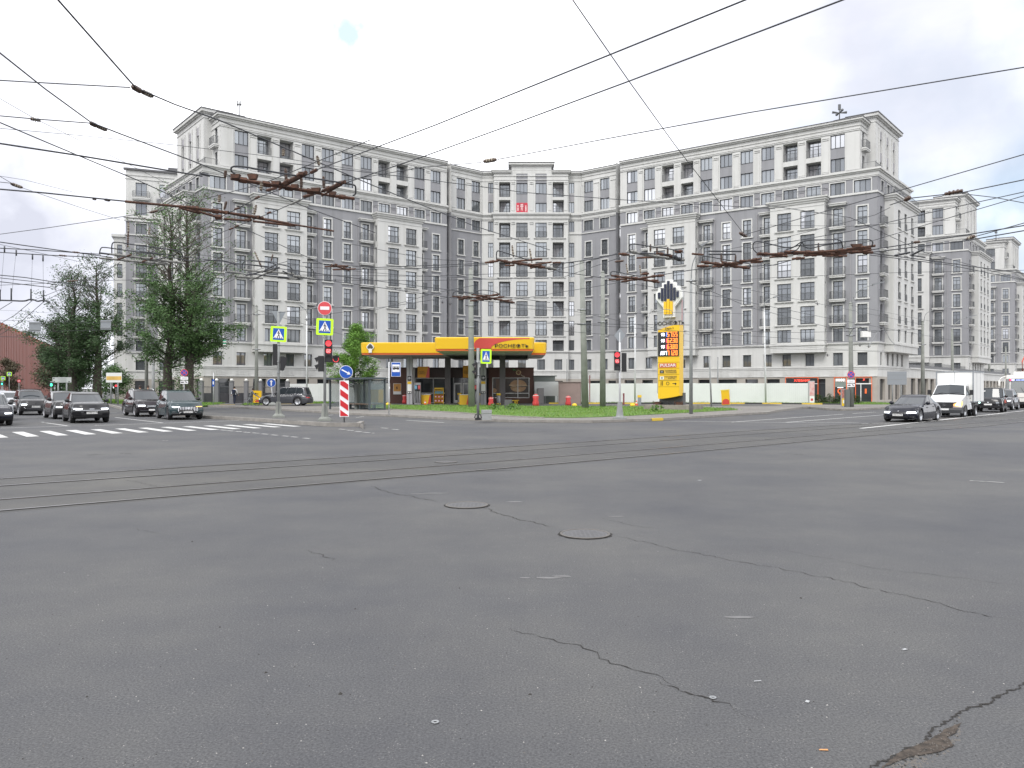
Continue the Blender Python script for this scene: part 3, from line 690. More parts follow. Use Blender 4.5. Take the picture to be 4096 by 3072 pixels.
    # shop fronts
    for i, x in enumerate(shops):
        g = MB(); bb(g, fr, x[0], x[1], -.44, -.38, x[2], x[3], SHOPGL); w = x[1]-x[0]
        bb(g, fr, x[0], x[1], -.38, -.32, 2.45, 2.53, FRAME); bb(g, fr, (x[0]+x[1])/2-.03, (x[0]+x[1])/2+.03, -.38, -.32, x[2], 2.45, FRAME); g.obj('shop_window', T)
    # downpipes
    for s in (14.5, 20.3, 31.9):
        if s > s0+1: bb(tr, fr, s-.05, s+.05, .02, .12, 7.6, 25.0, GREYL)
    # roof sheet
    rf = MB(); rf.T = fr; rf.quad((s0, .3, 35.43), (sup, .3, 35.43), (sup, -roofd, 35.43), (s0, -roofd, 35.43), ROOFM); rf.quad((s0, .3, 28.87), (s1, .3, 28.87), (s1, -roofd, 28.87), (s0, -roofd, 28.87), ROOFM); rf.T = None; rf.obj('roof', T)
    mb.obj('wall', T); tag(tr.obj('moulding', T), kind='stuff')
def endwing(T, fr, side, ln=14.4, ncol=3):
    """the short side of a wing, facing the side street; side = direction away along that street"""
    w = Vector(side).normalized(); u, n = fr.u, fr.n
    out = Vector((w.y, -w.x));  out = out if out.dot(u) > 0 else -out
    mb = MB(); tr = MB()
    lo = Fr(fr(35.0, 0, 0), w, out)
    cols = [4.4, 7.2, 10.0, 12.8]
    ops = [(1.2, 2.1, z, z+2.28) for z in FZ]+[(1.2, 2.1, 7.72, 9.3)]+[(c-.4, c+.4, 4.7, 6.3) for c in (1.6, 4.4, 6.6, 8.8, 11)]+[(c-.55, c+.55, 26.3, 27.6) for c in (2, 4.6, 7.2, 9.8, 12.4)]
    shop = [(1.0, 3.2, .4, 3.0, .4), (4.6, 6.4, .4, 3.0, .4), (7.8, 9.6, .4, 3.0, .4), (11, 12.8, .4, 3.0, .4)]
    walls(mb, lo, 0, ln, 0, 28, ops+shop, bandmat)
    for s in shop: bb(mb, lo, s[0], s[1], -.36, -.3, s[2], s[3], SHOPGL)
    for z in FZ: put_win(lo, T, 1.65, z, .9, 2.28, 'door', name='french_window'); balcony(lo, T, 1.65, z, 1.5)
    put_win(lo, T, 1.65, 7.72, .9, 1.58, 'low2')
    for c in (1.6, 4.4, 6.6, 8.8, 11): put_win(lo, T, c, 4.7, .8, 1.6, 'low2')
    for c in (2, 4.6, 7.2, 9.8, 12.4): put_win(lo, T, c, 26.3, 1.1, 1.3, 'low2'); surround(tr, lo, c, 26.3, 1.1, 1.3, t=.12, sill=False)
    for z0, z1, d in ((4.25, 4.42, .06), (4.45, 4.58, .12), (7.3, 7.42, .10), (7.42, 7.56, .20), (25.86, 26.0, .14), (27.85, 28.0, .10), (28.0, 28.45, .16), (28.45, 28.62, .30), (28.62, 28.86, .48)):
        bb(tr, lo, -.0, ln+d, -.02, d-.003, z0+.002, z1-.002, WHITE)
    # side bay
    by = MB(); a, b, P = 3.0, ln, 1.1; cs = [5.4, 8.4, 11.6]; o2 = [(c-.55, c+.55, z, z+2.28) for c in cs for z in FZ]+[(c-.55, c+.55, 7.72, 9.3) for c in cs]
    walls(by, lo, a, b, 6.4, 25.6, o2, lambda x, z: WHITE, d=P)
    by.T = lo; by.quad((a, 0, 6.4), (a, P, 6.4), (a, P, 25.6), (a, 0, 25.6), WHITE); by.quad((b, 0, 6.4), (b, P, 6.4), (b, P, 25.6), (b, 0, 25.6), WHITE); by.quad((a, 0, 6.4), (b, 0, 6.4), (b, P, 6.4), (a, P, 6.4), WHITE); by.T = None
    for z0, z1, d in ((25.35, 25.6, .12), (25.6, 25.85, .28), (25.85, 26.02, .42)): bb(by, lo, a-d, b+d, -.1, P+d, z0, z1, WHITE)
    bb(by, lo, a-.1, b+.1, .02, P+.1, 7.3, 7.56, WHITE)
    for c in cs:
        for z in FZ: put_win(lo, T, c, z, 1.1, 2.28, 'french', d=P, name='french_window'); bb(by, lo, c-.85, c+.85, P, P+.16, z-.16, z-.02, WHITE)
        put_win(lo, T, c, 7.72, 1.1, 1.58, 'low2', d=P)
    by.obj('bay', T)
    r = MB()
    for zz in (26.12, 26.9): bb(r, lo, a-.2, b+.1, P+.1, P+.14, zz-.02, zz+.02, RAILM)
    for i in range(60): x = a-.2+(b-a+.3)*i/59; bb(r, lo, x-.01, x+.01, P+.11, P+.13, 26.02, 26.9, RAILM)
    for i in range(9): y = i*P/8; bb(r, lo, a-.2-.01, a-.2+.01, y, y+.02, 26.02, 26.9, RAILM)
    bb(r, lo, a-.22, a-.18, 0, P+.1, 26.88, 26.92, RAILM); r.obj('terrace_railing', T)
    # set-back top: flank of the main wall, then the corner turret
    q = Vector(fr(33.05, 0, 0)[:2]); f1 = Fr(q, w, out); walls(mb, f1, 0, 2.7, 28.8, 35.4, [(.8, 1.7, 32.0, 34.0), (.8, 1.7, 28.9, 30.9)], lambda x, z: WHITE)
    put_win(f1, T, 1.25, 32.0, .9, 2.0, 'door', name='french_window'); put_win(f1, T, 1.25, 28.9, .9, 2.0, 'door', name='french_window'); balcony(f1, T, 1.25, 31.7, 1.6)
    for z0, z1, d, m in ((33.86, 33.94, .10, WHITE), (34.45, 34.55, .10, WHITE), (34.95, 35.12, .22, WHITE), (35.12, 35.34, .42, WHITE), (35.34, 35.42, .48, ROOFM)): bb(tr, f1, -.0, 2.7, -.3, d-.003, z0+.002, z1-.002, m)
    B = q+w*2.7; f2 = Fr(B, u, n); walls(mb, f2, 0, 1.0, 28.8, 36.5, [], lambda x, z: WHITE)
    Cc = B+u*1.0; f3 = Fr(Cc, w, out); sl = [2.0, 4.9, 7.8]; o3 = []
    for c in sl: o3 += [(c-.5, c+.5, 29.0, 30.7), (c-.5, c+.5, 31.9, 33.6)]
    walls(mb, f3, 0, 10.4, 28.8, 36.5, o3, lambda x, z: WHITE)
    for c in sl:
        put_win(f3, T, c, 29.0, 1.0, 1.7, 'low2'); put_win(f3, T, c, 31.9, 1.0, 1.7, 'low2'); bb(tr, f3, c-.52, c+.52, .003, .02, 30.7, 31.9, GREYL); bb(tr, f3, c-.52, c+.52, .003, .02, 33.6, 34.6, GREYL)
        bb(tr, f3, c-.75, c-.55, .003, .12, 28.9, 34.9, WHITE); bb(tr, f3, c+.55, c+.75, .003, .12, 28.9, 34.9, WHITE)
    for z0, z1, d, m in ((35.35, 35.43, .08, WHITE), (35.9, 36.05, .2, WHITE), (36.05, 36.4, .42, WHITE), (36.4, 36.5, .5, ROOFM)):
        bb(tr, f3, -d, 10.4+d, -5, d, z0, z1, m); bb(tr, f2, -2.5, .7, -4, d-.004, z0+.003, z1-.003, m)
    bb(mb, f3, 0, 10.4, -9, -8.9, 28.8, 36.4, WHITE); bb(mb, f3, 10.3, 10.4, -9, 0, 28.8, 36.4, WHITE)
    bb(mb, lo, ln-.1, ln, -14, -.01, 0, 28.8, WHITE)
    r = MB()
    for i in range(22): x = .3+i*.14; bb(r, lo, x, x+.015, -.35, -.33, 28.9, 29.75, RAILM)
    bb(r, lo, .3, 3.3, -.36, -.32, 29.73, 29.77, RAILM); bb(r, lo, .3, 3.3, -.36, -.32, 29.0, 29.03, RAILM)
    for i in range(12): bb(r, Fr(fr(33.2, -.3, 0), u, n), i*.14, i*.14+.015, 0, .02, 28.9, 29.75, RAILM)
    bb(r, Fr(fr(33.2, -.3, 0), u, n), 0, 1.7, 0, .04, 29.73, 29.77, RAILM); r.obj('terrace_railing', T)
    mb.obj('side_wall', T); tag(tr.obj('side_moulding', T), kind='stuff')
WL, WR = (-.645, .764), (.655, .756)
FL = Fr((-9.67, 114.9), (-.785, -.620), (.620, -.785)); FRt = Fr((16.05, 114.9), (.8184, -.5746), (-.5746, -.8184))
def mkbuilding(label, **k): return thing('apartment_building', label, 'apartment building', **k)
B1 = mkbuilding('left wing of the large pale and grey apartment block, behind the leafy trees')
facade(B1, FL, 0.0); endwing(B1, FL, WL)
WTSU = (3, 5, 1, 2, 4, 2, 3.5)  # right wing favours pale mirror-like panes: bright sky reflection put into the glass
B2 = mkbuilding('right wing of the large apartment block, with the bakery shops on its ground floor')
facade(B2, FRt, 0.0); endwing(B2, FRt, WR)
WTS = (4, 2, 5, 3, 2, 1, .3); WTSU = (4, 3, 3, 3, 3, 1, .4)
B3 = mkbuilding('middle part of the large apartment block, with the raised parapet and red banner')
def inner(fr, ln):
    mb = MB(); tr = MB(); cs = [c for c in (-.3, 2.6, 5.45) if c-.9 < ln]
    ops = []
    for c in cs:
        a = max(0.0, c-.8)
        ops += [(a, c+.8, 26.15, 27.7), (a, c+.8, 29.05, 30.72), (a, c+.8, 32.05, 33.72)]+[(max(0, c-.52), c+.52, z, z+2.28) for z in FZ]+[(max(0, c-.52), c+.52, 7.72, 9.3), (max(0, c-.52), c+.52, 4.7, 6.3)]
    cut = [(max(0, c-.8), c+.8, 30.72, 32.05) for c in cs]
    sh = [(.6, 2.0, .4, 3.0, .3), (3.4, 5.2, .4, 3.0, .3)]
    walls(mb, fr, 0, ln, 0, 28, ops+sh, bandmat); walls(mb, fr, 0, ln, 28, 35.4, ops+cut, lambda x, z: WHITE)
    for s in sh: bb(mb, fr, s[0], s[1], -.29, -.25, s[2], s[3], SHOPGL)
    for a, b, c, e in cut: bb(mb, fr, a, b, -.1, -.06, c, e, GREY)
    for c in cs:
        for z in FZ:
            put_win(fr, B3, c, z, 1.04, 2.28, 'french', name='french_window'); surround(tr, fr, c, z, 1.04, 2.28)
        for z, h in ((7.72, 1.58), (4.7, 1.6)): put_win(fr, B3, c, z, 1.04, h, 'low2'); surround(tr, fr, c, z, 1.04, h, sill=False, t=.12)
        for z in (26.15, 29.05, 32.05): put_win(fr, B3, c, z, 1.6, 1.67 if z > 27 else 1.55, 'w')
        surround(tr, fr, c, 26.15, 1.6, 1.55, sill=False, t=.12)
        bb(tr, fr, c+1.0, min(ln, c+1.9), .003, .09, 29.1, 33.1, WHITE); bb(tr, fr, c+1.0, min(ln, c+1.9), .003, .12, 33.2, 33.32, WHITE)
    return mb, tr
MOLD = ((4.25, 4.42, .06, WHITE), (4.45, 4.58, .12, WHITE), (7.3, 7.42, .10, WHITE), (7.42, 7.56, .20, WHITE), (25.7, 25.84, .14, WHITE), (27.85, 28.0, .10, WHITE), (28.0, 28.45, .16, WHITE), (28.45, 28.62, .30, WHITE), (28.62, 28.86, .42, WHITE), (33.9, 33.97, .08, WHITE), (34.5, 34.58, .1, WHITE), (34.95, 35.12, .22, WHITE), (35.12, 35.34, .38, WHITE), (35.34, 35.42, .44, ROOFM))
def bands(tr, fr, a, b, ex=.0, skip=()):
    for z0, z1, d, m in MOLD: bb(tr, fr, a-ex*d, b+ex*d, -.3, d, z0, z1, m)
    x = a+.3
    while x+1.2 < b:
        for i in range(7): bb(tr, fr, x+i*.2, x+i*.2+.13, .004, .045, 3.5, 4.15, WHITE)
        x += 2.3
iL = Fr((-9.77, 116.0), (.773, .634), (.634, -.773)); iR = Fr((16.15, 116.0), (-.80, .60), (-.6, -.80))
for fr, ln in ((iL, 6.62), (iR, 6.7)):
    mb, tr = inner(fr, ln); bands(tr, fr, 0, ln, 0); mb.obj('wall', B3); tag(tr.obj('moulding', B3), kind='stuff')
    # short return that closes the step to the wing
    rt = MB(); e = Fr(fr(0, 0, 0), fr.n, fr.u); walls(rt, e, 0, 1.2, 0, 35.4, [], bandmat); rt.obj('return_wall', B3)
for x0, x1 in ((-4.65, -2.77), (8.67, 10.8)):
    fr = Fr((x0, 120.2), (1, 0), (0, -1)); mb = MB(); tr = MB(); w = x1-x0; c = (-3.3-x0) if x0 < 0 else (9.25-x0)
    ops = [(c-.4, c+.4, z, z+2.28) for z in FZ]+[(c-.4, c+.4, a, b) for a, b in ((7.72, 9.3), (4.7, 6.3), (26.1, 27.7), (29.05, 30.72), (32.05, 33.72))]
    walls(mb, fr, 0, w, 0, 35.4, ops, lambda x, z: STONE if z < 3.3 else WHITE); bands(tr, fr, 0, w)
    bb(mb, fr, c-.4, c+.4, .004, .02, 30.8, 31.95, GREYL)
    for z in FZ: put_win(fr, B3, c, z, .8, 2.28, 'door', name='french_window', wts=(2, 3, 1, 0, 0, 0, 3))
    for a, b in ((7.72, 9.3), (4.7, 6.3), (26.1, 27.7), (29.05, 30.72), (32.05, 33.72)): put_win(fr, B3, c, a, .8, b-a, 's')
    mb.obj('wall', B3); tag(tr.obj('moulding', B3), kind='stuff')
fc = Fr((-2.77, 119.35), (1, 0), (0, -1)); mb = MB(); tr = MB(); CW = 11.44
cf = [9.95+3.02*i for i in range(6)]
ops = []; LC = [(1.65, 1.72), (9.9, 1.72)]; WC = [4.3, 7.25]
for c, w in LC: ops += [(c-w/2, c+w/2, z, z+2.3, 1.1) for z in cf+[28.55, 31.3]]+[(c-w/2, c+w/2, 7.6, 9.25, 1.1)]
for c in WC: ops += [(c-.87, c+.87, z, z+2.3) for z in cf]+[(c-.87, c+.87, 7.7, 9.3), (c-.87, c+.87, 28.75, 30.4), (c-.87, c+.87, 31.8, 33.45)]
ops += [(c-.6, c+.6, 4.7, 6.3) for c in (1.65, 4.3, 7.25, 9.9)]+[(.8, 3.2, .4, 3.0, .3), (4.6, 7.0, .4, 3.0, .3), (8.2, 10.6, .4, 3.0, .3)]
cut = [(c-.87, c+.87, 30.4, 31.8) for c in WC]+[(c-.87, c+.87, 33.45, 34.9) for c in WC]
walls(mb, fc, 0, CW, 0, 35.4, ops+cut, lambda x, z: STONE if z < 3.3 else WHITE)
for a, b, c, e in cut: bb(mb, fc, a, b, -.1, -.06, c, e, GREY)
for a in (.8, 4.6, 8.2): bb(mb, fc, a, a+2.4, -.29, -.25, .4, 3.0, SHOPGL)
for x in (0, CW):
    f2 = Fr(fc(x, 0, 0), (0, 1), (-1 if x == 0 else 1, 0)); walls(mb, f2, 0, .85, 0, 35.4, [], lambda x, z: STONE if z < 3.3 else WHITE)
bb(mb, fc, 2.7, 8.85, -3, .02, 35.4, 36.6, WHITE)
for z0, z1, d, m in ((36.0, 36.2, .12, WHITE), (36.2, 36.5, .42, WHITE), (36.5, 36.62, .5, ROOFM)): bb(tr, fc, 2.7-d, 8.85+d, -3.2, d+.02, z0, z1, m)
for z0, z1, d, m in MOLD:
    if z0 > 34.8: bb(tr, fc, -d, 2.69, -1.2, d, z0, z1, m); bb(tr, fc, 8.86, CW+d, -1.2, d, z0, z1, m)
    elif abs(z0-25.7) > .01: bb(tr, fc, -d*.9, CW+d*.9, -.3, d, z0, z1, m)
for c in (0.35, 2.95, 5.78, 8.6, 11.05):
    for z in (28.0-.6, 33.55): bb(tr, fc, c-.28, c+.28, .003, .10, z, z+.1, WHITE); bb(tr, fc, c-.28, c+.28, .003, .12, z-.25, z-.15, WHITE)
    bb(tr, fc, c-.25, c+.25, .003, .08, 29.2, 33.1, WHITE)
for z in cf:
    for c in (1.65, 4.3, 7.25, 9.9): bb(tr, fc, c-1.15, c+1.15, .003, .16, z-.14, z-.03, WHITE); bb(tr, fc, c-1.05, c+1.05, .003, .08, z-.24, z-.14, WHITE)
for c, w in LC:
    for z in cf+[28.55, 31.3, 7.6]:
        put_win(fc, B3, c, z, 1.5, 2.2 if z > 8 else 1.55, 'door', d=-.9, name='balcony_door'); link('loggia_railing', _bal[('log',)], B3, fc(c, 0, z), fc.rz())
    put_win(fc, B3, c, 4.7, 1.2, 1.6, 'low2')
for c in WC:
    for z in cf: put_win(fc, B3, c, z, 1.74, 2.3, 'bay', name='french_window')
    put_win(fc, B3, c, 7.7, 1.74, 1.6, 'w'); put_win(fc, B3, c, 31.8, 1.74, 1.65, 'w'); put_win(fc, B3, c, 28.75, 1.74, 1.65, 'w'); put_win(fc, B3, c, 4.7, 1.2, 1.6, 'low2')
rf = MB(); rf.prism([(-12, 117), (-4.7, 120.6), (10.9, 120.6), (18, 117), (24, 128), (-16, 128)], 34.9, 35.42, ROOFM); rf.obj('roof', B3)
mb.obj('wall', B3); tag(tr.obj('moulding', B3), kind='stuff')
RB = mat('banner_red', (.50, .035, .06), .7)
bn = MB(); bn.box(-.87, .87, -.03, 0, 0, 1.62, RB); bo = bn.obj('banner'); bo.location = fc(4.3, .04, 28.77); tag(bo, 'red banner with white lettering hung in a top-floor window of the block', 'banner')
for x in (-.30, .30):
    g = MB(); g.box(x-.05, x+.05, -.042, -.031, .06, 1.56, mat('banner_gap', (.16, .09, .10), .8)); g.obj('banner_gap', bo)
scribble(bo, -.61, .84, .19, .84, -.033, WPAINT, True); scribble(bo, .61, .80, .19, .96, -.033, WPAINT, True)
for z, w in ((1.34, .38), (1.08, .44), (.82, .28), (.56, .28)): scribble(bo, 0, z, w, .22, -.033, WPAINT)
# red/shop fascias on the right wing -------------------------------------------------
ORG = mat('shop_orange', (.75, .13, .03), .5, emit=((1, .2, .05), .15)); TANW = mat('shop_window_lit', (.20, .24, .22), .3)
def arch_frame(fr, a, b, z0, z1, T, t=.055):
    g = MB(); bb(g, fr, a, a+t, .05, .14, z0, z1-t, ORG); bb(g, fr, b-t, b, .05, .14, z0, z1-t, ORG); bb(g, fr, a, b, .05, .14, z1-t, z1, ORG); g.obj('orange_trim', T)
arch_frame(FRt, 24.0, 28.1, .3, 3.25, B2); arch_frame(FRt, 30.0, 31.5, .3, 3.25, B2); arch_frame(FRt, 32.5, 34.4, .2, 3.25, B2)
rzR = FRt.rz(); REDT = mat('sign_red_lit', (.8, .06, .04), .5, emit=((1, .12, .08), .6)); WHT = mat('sign_white_lit', (.9, .9, .9), .5, emit=((1, 1, 1), .7))
text('ХЛЕБНИК', .30, REDT, B2, FRt(26.1, .12, 2.82), rzR, .03, bold=.01, name='shop_sign'); text('КОФЕ', .26, WHT, B2, FRt(30.75, .16, 2.85), rzR, .03, bold=.012, name='shop_sign'); text('Х', .26, REDT, B2, FRt(33.5, .16, 2.88), rzR, .03, bold=.01, name='shop_sign')
sg = MB(); bb(sg, FRt, 30.1, 31.4, .03, .06, 2.0, 2.62, TANW); bb(sg, FRt, 30.1, 31.4, .03, .05, .35, 1.98, SHOPGL); bb(sg, FRt, 24.1, 28.0, .03, .05, .35, 3.1, SHOPGL); bb(sg, FRt, 24.1, 28.0, .052, .09, 2.4, 2.46, WPAINT); sg.obj('shop_window', B2)
sg = MB(); sg.T = FRt
for k in range(12):
    a0, a1 = 2*pi*k/12, 2*pi*(k+.6)/12; sg.box(30.75+cos(a0)*.28-.07, 30.75+cos(a0)*.28+.07, .07, .12, 1.5+sin(a0)*.28-.07, 1.5+sin(a0)*.28+.07, ORG)
sg.box(30.4, 31.1, .065, .10, 1.9, 1.98, WHT); sg.box(30.6, 30.95, .065, .1, 1.0, 1.08, ORG); sg.T = None; sg.obj('shop_emblem', B2)
dr = MB(); bb(dr, FRt, 32.6, 34.3, .02, .08, .2, 2.35, SHOPGL); bb(dr, FRt, 33.1, 33.18, .08, .13, .2, 2.35, WPAINT); bb(dr, FRt, 32.55, 34.35, .06, .12, 2.35, 2.47, WPAINT); bb(dr, FRt, 33.6, 33.8, .085, .12, 1.2, 1.8, ORG); dr.obj('door', B2)
# farther blocks of the same estate -----------------------------------------------------
def far_block(corner_xy, s0, label, u=(.86, -.51)):
    uu = Vector(u).normalized(); n = Vector((uu.y, -uu.x)); n = n if n.y < 0 else -n
    O = Vector(corner_xy)-uu*33.05; fr = Fr(O, uu, n); T = mkbuilding(label, group=None); facade(T, fr, s0, f1=True); endwing(T, fr, WR); return fr, T
FB2, TB2 = far_block(((3820-2048)/FPX*136, 136), 19.5, 'grey and pale apartment block behind the box truck, second on the right')
FB3, TB3 = far_block(((4017-2048)/FPX*176, 176), 25.5, 'farthest apartment block at the right edge behind the tram')
# low retail gallery joining the blocks along the side street
T = thing('shop_gallery', 'long low row of shops with stone piers joining the blocks on the right street', 'shop gallery')
lo = Fr(Vector(FRt(35.0, 0, 0)[:2])+Vector(WR)*14.4, WR, (.756, -.655)); mb = MB()
n = 22; ops = [(1+i*3.6, 3.3+i*3.6, .3, 3.2, .4) for i in range(n)]; walls(mb, lo, 0, 82, 0, 4.7, ops, lambda x, z: STONE if z < 3.3 else WHITE)
bb(mb, lo, 0, 82, -.2, .15, 4.5, 4.7, WHITE); bb(mb, lo, 0, 82, -6, .0, 4.7, 5.1, ROOFM); mb.obj('wall', T)
for a, b, c, e, _ in ops: g = MB(); bb(g, lo, a, b, -.36, -.3, c, e, SHOPGL); bb(g, lo, (a+b)/2-.04, (a+b)/2+.04, -.3, -.24, c, e, FRAME); g.obj('shop_window', T)
rr = MB()
for zz in (5.2, 5.6): bb(rr, lo, 0, 82, -.5, -.46, zz, zz+.03, RAILM)
for i in range(330): bb(rr, lo, i*.25, i*.25+.02, -.49, -.47, 5.1, 5.6, RAILM)
rr.obj('roof_railing', T)
# block behind on the left -----------------------------------------------------------------
T = mkbuilding('pale and grey apartment block standing behind the left wing and the trees')
lx = (503-2048)/FPX*121; fr = Fr((lx, 121), (.93, .36), (.36, -.93)); mb = MB(); tr = MB()
mt = lambda x, z: STONE if z < 3.3 else WHITE if z < 7.5 else GREY if z < 28 else WHITE
cs = [(2.2, 1.6), (5.6, 1.6)]; ops = []
for c, w in cs: ops += [(c-w/2, c+w/2, z, z+2.28) for z in FZ]+[(c-w/2, c+w/2, a, b) for a, b in ((7.72, 9.3), (4.7, 6.3), (26.1, 27.7), (29.05, 30.9), (32.05, 34.1))]+[(c-.9, c+.9, .4, 3.0)]
walls(mb, fr, 0, 12, 0, 36.2, ops, mt)
for z0, z1, d, m in ((4.45, 4.58, .12, WHITE), (7.42, 7.56, .20, WHITE), (25.8, 26.0, .15, WHITE), (28.0, 28.3, .2, WHITE), (28.5, 28.7, .3, WHITE), (34.6, 34.7, .1, WHITE), (35.2, 35.3, .1, WHITE), (36.0, 36.25, .3, ROOFM)): bb(tr, fr, -d, 12, -.3, d, z0, z1, m)
for c, w in cs:
    for z in FZ: put_win(fr, T, c, z, w, 2.28, 'french', name='french_window'); surround(tr, fr, c, z, w, 2.28)
    for a, b in ((7.72, 9.3), (4.7, 6.3), (26.1, 27.7), (29.05, 30.9), (32.05, 34.1)): put_win(fr, T, c, a, w, b-a, 'low2'); surround(tr, fr, c, a, w, b-a, sill=False, t=.12)
    g = MB(); bb(g, fr, c-.9, c+.9, -.15, -.1, .4, 3.0, DARK); g.obj('shop_window', T)
balcony(fr, T, 2.2, 31.7, 2.4)
for z in FZ: balcony(fr, T, 2.2, z, 2.2)
g = MB(); bb(g, fr, 4.4, 7.4, .02, .3, 29.9, 31.8, GREY); g.obj('screen', T)
f2 = Fr(fr(0, 0, 0), (-.36, .93), (-.93, -.36)); walls(mb, f2, 0, 12, 0, 36.2, [], mt)
sb = MB(); fl = Fr(fr(-1.75, -.6, 0), fr.u, fr.n); ops = [(.5, 1.2, z, z+2.2) for z in FZ]+[(.5, 1.2, 7.7, 9.3)]; walls(sb, fl, 0, 1.75, 0, 25.6, ops, lambda x, z: STONE if z < 3.3 else WHITE)
for z in FZ: put_win(fl, T, .85, z, .7, 2.2, 'french', name='french_window')
put_win(fl, T, .85, 7.7, .7, 1.6, 's'); bb(sb, fl, -.3, 1.9, -6, .3, 25.5, 25.9, WHITE); bb(sb, fl, 0, .1, -8, -.02, 0, 25.5, WHITE); sb.obj('bay', T)
rf = MB(); bb(rf, fr, 0, 12, -12, .2, 36.2, 36.3, ROOFM); bb(rf, fr, 6, 10.5, -3, -1, 36.3, 37.2, ROOFM); rf.obj('roof', T); mb.obj('wall', T); tag(tr.obj('moulding', T), kind='stuff')
# rooftop aerials
def aerial(p, lab, horn=False):
    b = MB(); b.tube([p, p+Vector((0, 0, 2.6))], .07, RAILM)
    if horn:
        for a in (0, pi/2, pi, 3*pi/2):
            b.tube([p+Vector((0, 0, 1.5)), p+Vector((cos(a)*.4, sin(a)*.4, 1.55)), p+Vector((cos(a)*.9, sin(a)*.9, 1.6))], .04, RAILM, r1=.17, n=8)
        b.box(p.x-.15, p.x+.15, p.y-.1, p.y+.1, p.z+1.9, p.z+2.6, RAILM)
    else:
        b.box(p.x-.3, p.x+.3, p.y-.05, p.y+.05, p.z+2.2, p.z+2.35, RAILM); b.box(p.x-.25, p.x-.15, p.y-.05, p.y+.05, p.z+2, p.z+2.8, RAILM); b.box(p.x+.15, p.x+.25, p.y-.05, p.y+.05, p.z+2, p.z+2.8, RAILM)
        b.tube([p+Vector((0, 0, 2.4)), p+Vector((2.6, 1.2, -.2))], .015, RAILM, n=4)
    return tag(b.obj('aerial'), lab, 'aerial')
aerial(Vector(FL(30.0, -2, 35.4)), 'thin guyed aerial mast on the roof of the left wing'); aerial(Vector(FRt(30.3, -1.5, 35.4)), 'siren loudspeakers on the roof of the right wing', True)
aerial(Vector(FB3(31.5, -1.5, 35.4)), 'thin aerial on the roof of the farthest right block')
# buildings across the junction, behind the viewer, unseen; added to darken window and car reflections
BRK = mat('unseen_brick_wall', (.24, .22, .20), .9, noise=.3, nscale=1)
for x0, x1, y, h, lab in ((-150, -14, -36, 21, 'brick building across the junction on the left, unseen, added to darken reflections'), (10, 150, -36, 24, 'brick building across the junction on the right, unseen, added to darken reflections')):
    T = thing('unseen_building', lab, 'unseen building'); fr = Fr((x0, y), (1, 0), (0, 1)); mb = MB(); n = int((x1-x0)/3.2)
    ops = [(1+i*3.2, 2.5+i*3.2, z, z+1.7) for i in range(n) for z in [1.2+3.1*j for j in range(int(h/3.1))]]
    walls(mb, fr, 0, x1-x0, 0, h, ops, lambda x, z: BRK); bb(mb, fr, 0, x1-x0, -12, -.3, 0, h, GL[2]); mb.obj('wall', T)
    r = MB(); bb(r, fr, -.5, x1-x0+.5, -12.5, .5, h, h+.4, ROOFM); r.obj('roof', T)
# far red corrugated hall on the left -------------------------------------------------------
REDP = mat('corrugated_red', (.24, .065, .038), .6, noise=.15, nscale=.2); REDD = mat('corrugated_red_seam', (.17, .04, .03), .7)
T = thing('exhibition_hall', 'long dark red ribbed metal hall far down the left street', 'hall')
A = Vector((-90.6+1, 137-3)); Bp = Vector((-128.5, 216)); u = (Bp-A).normalized(); fr = Fr(A, u, (u.y, -u.x)); ln = (Bp-A).length; n = 44; pw = ln/n
pm = MB(); pm.box(0, pw*.93, -.5, 0, 0, 13, REDP); pm.box(pw*.93, pw, -.5, -.25, 0, 12.7, REDD); pm.box(pw*.3, pw*.36, 0, .14, 0, 12.96, REDP); pm.box(pw*.62, pw*.68, 0, .14, 0, 12.96, REDP); pme = pm.mesh('wall_panel')
rz = atan2(u.y, u.x)
for i in range(n): 
    o = link('wall_panel', pme, T, (*(A+u*pw*i), 0), rz); o.scale = (1, 1, 1.05 if i % 2 else 1.0); o.rotation_euler = (0, 0, rz+.03)
bx = MB(); bb(bx, fr, 0, ln, -40, -.8, 0, 12.8, REDD); bx.obj('body', T)
bx = MB(); bb(bx, fr, ln*.72, ln*.78, -5, -2, 12.8, 16, STEEL); bx.obj('roof_vent', T)
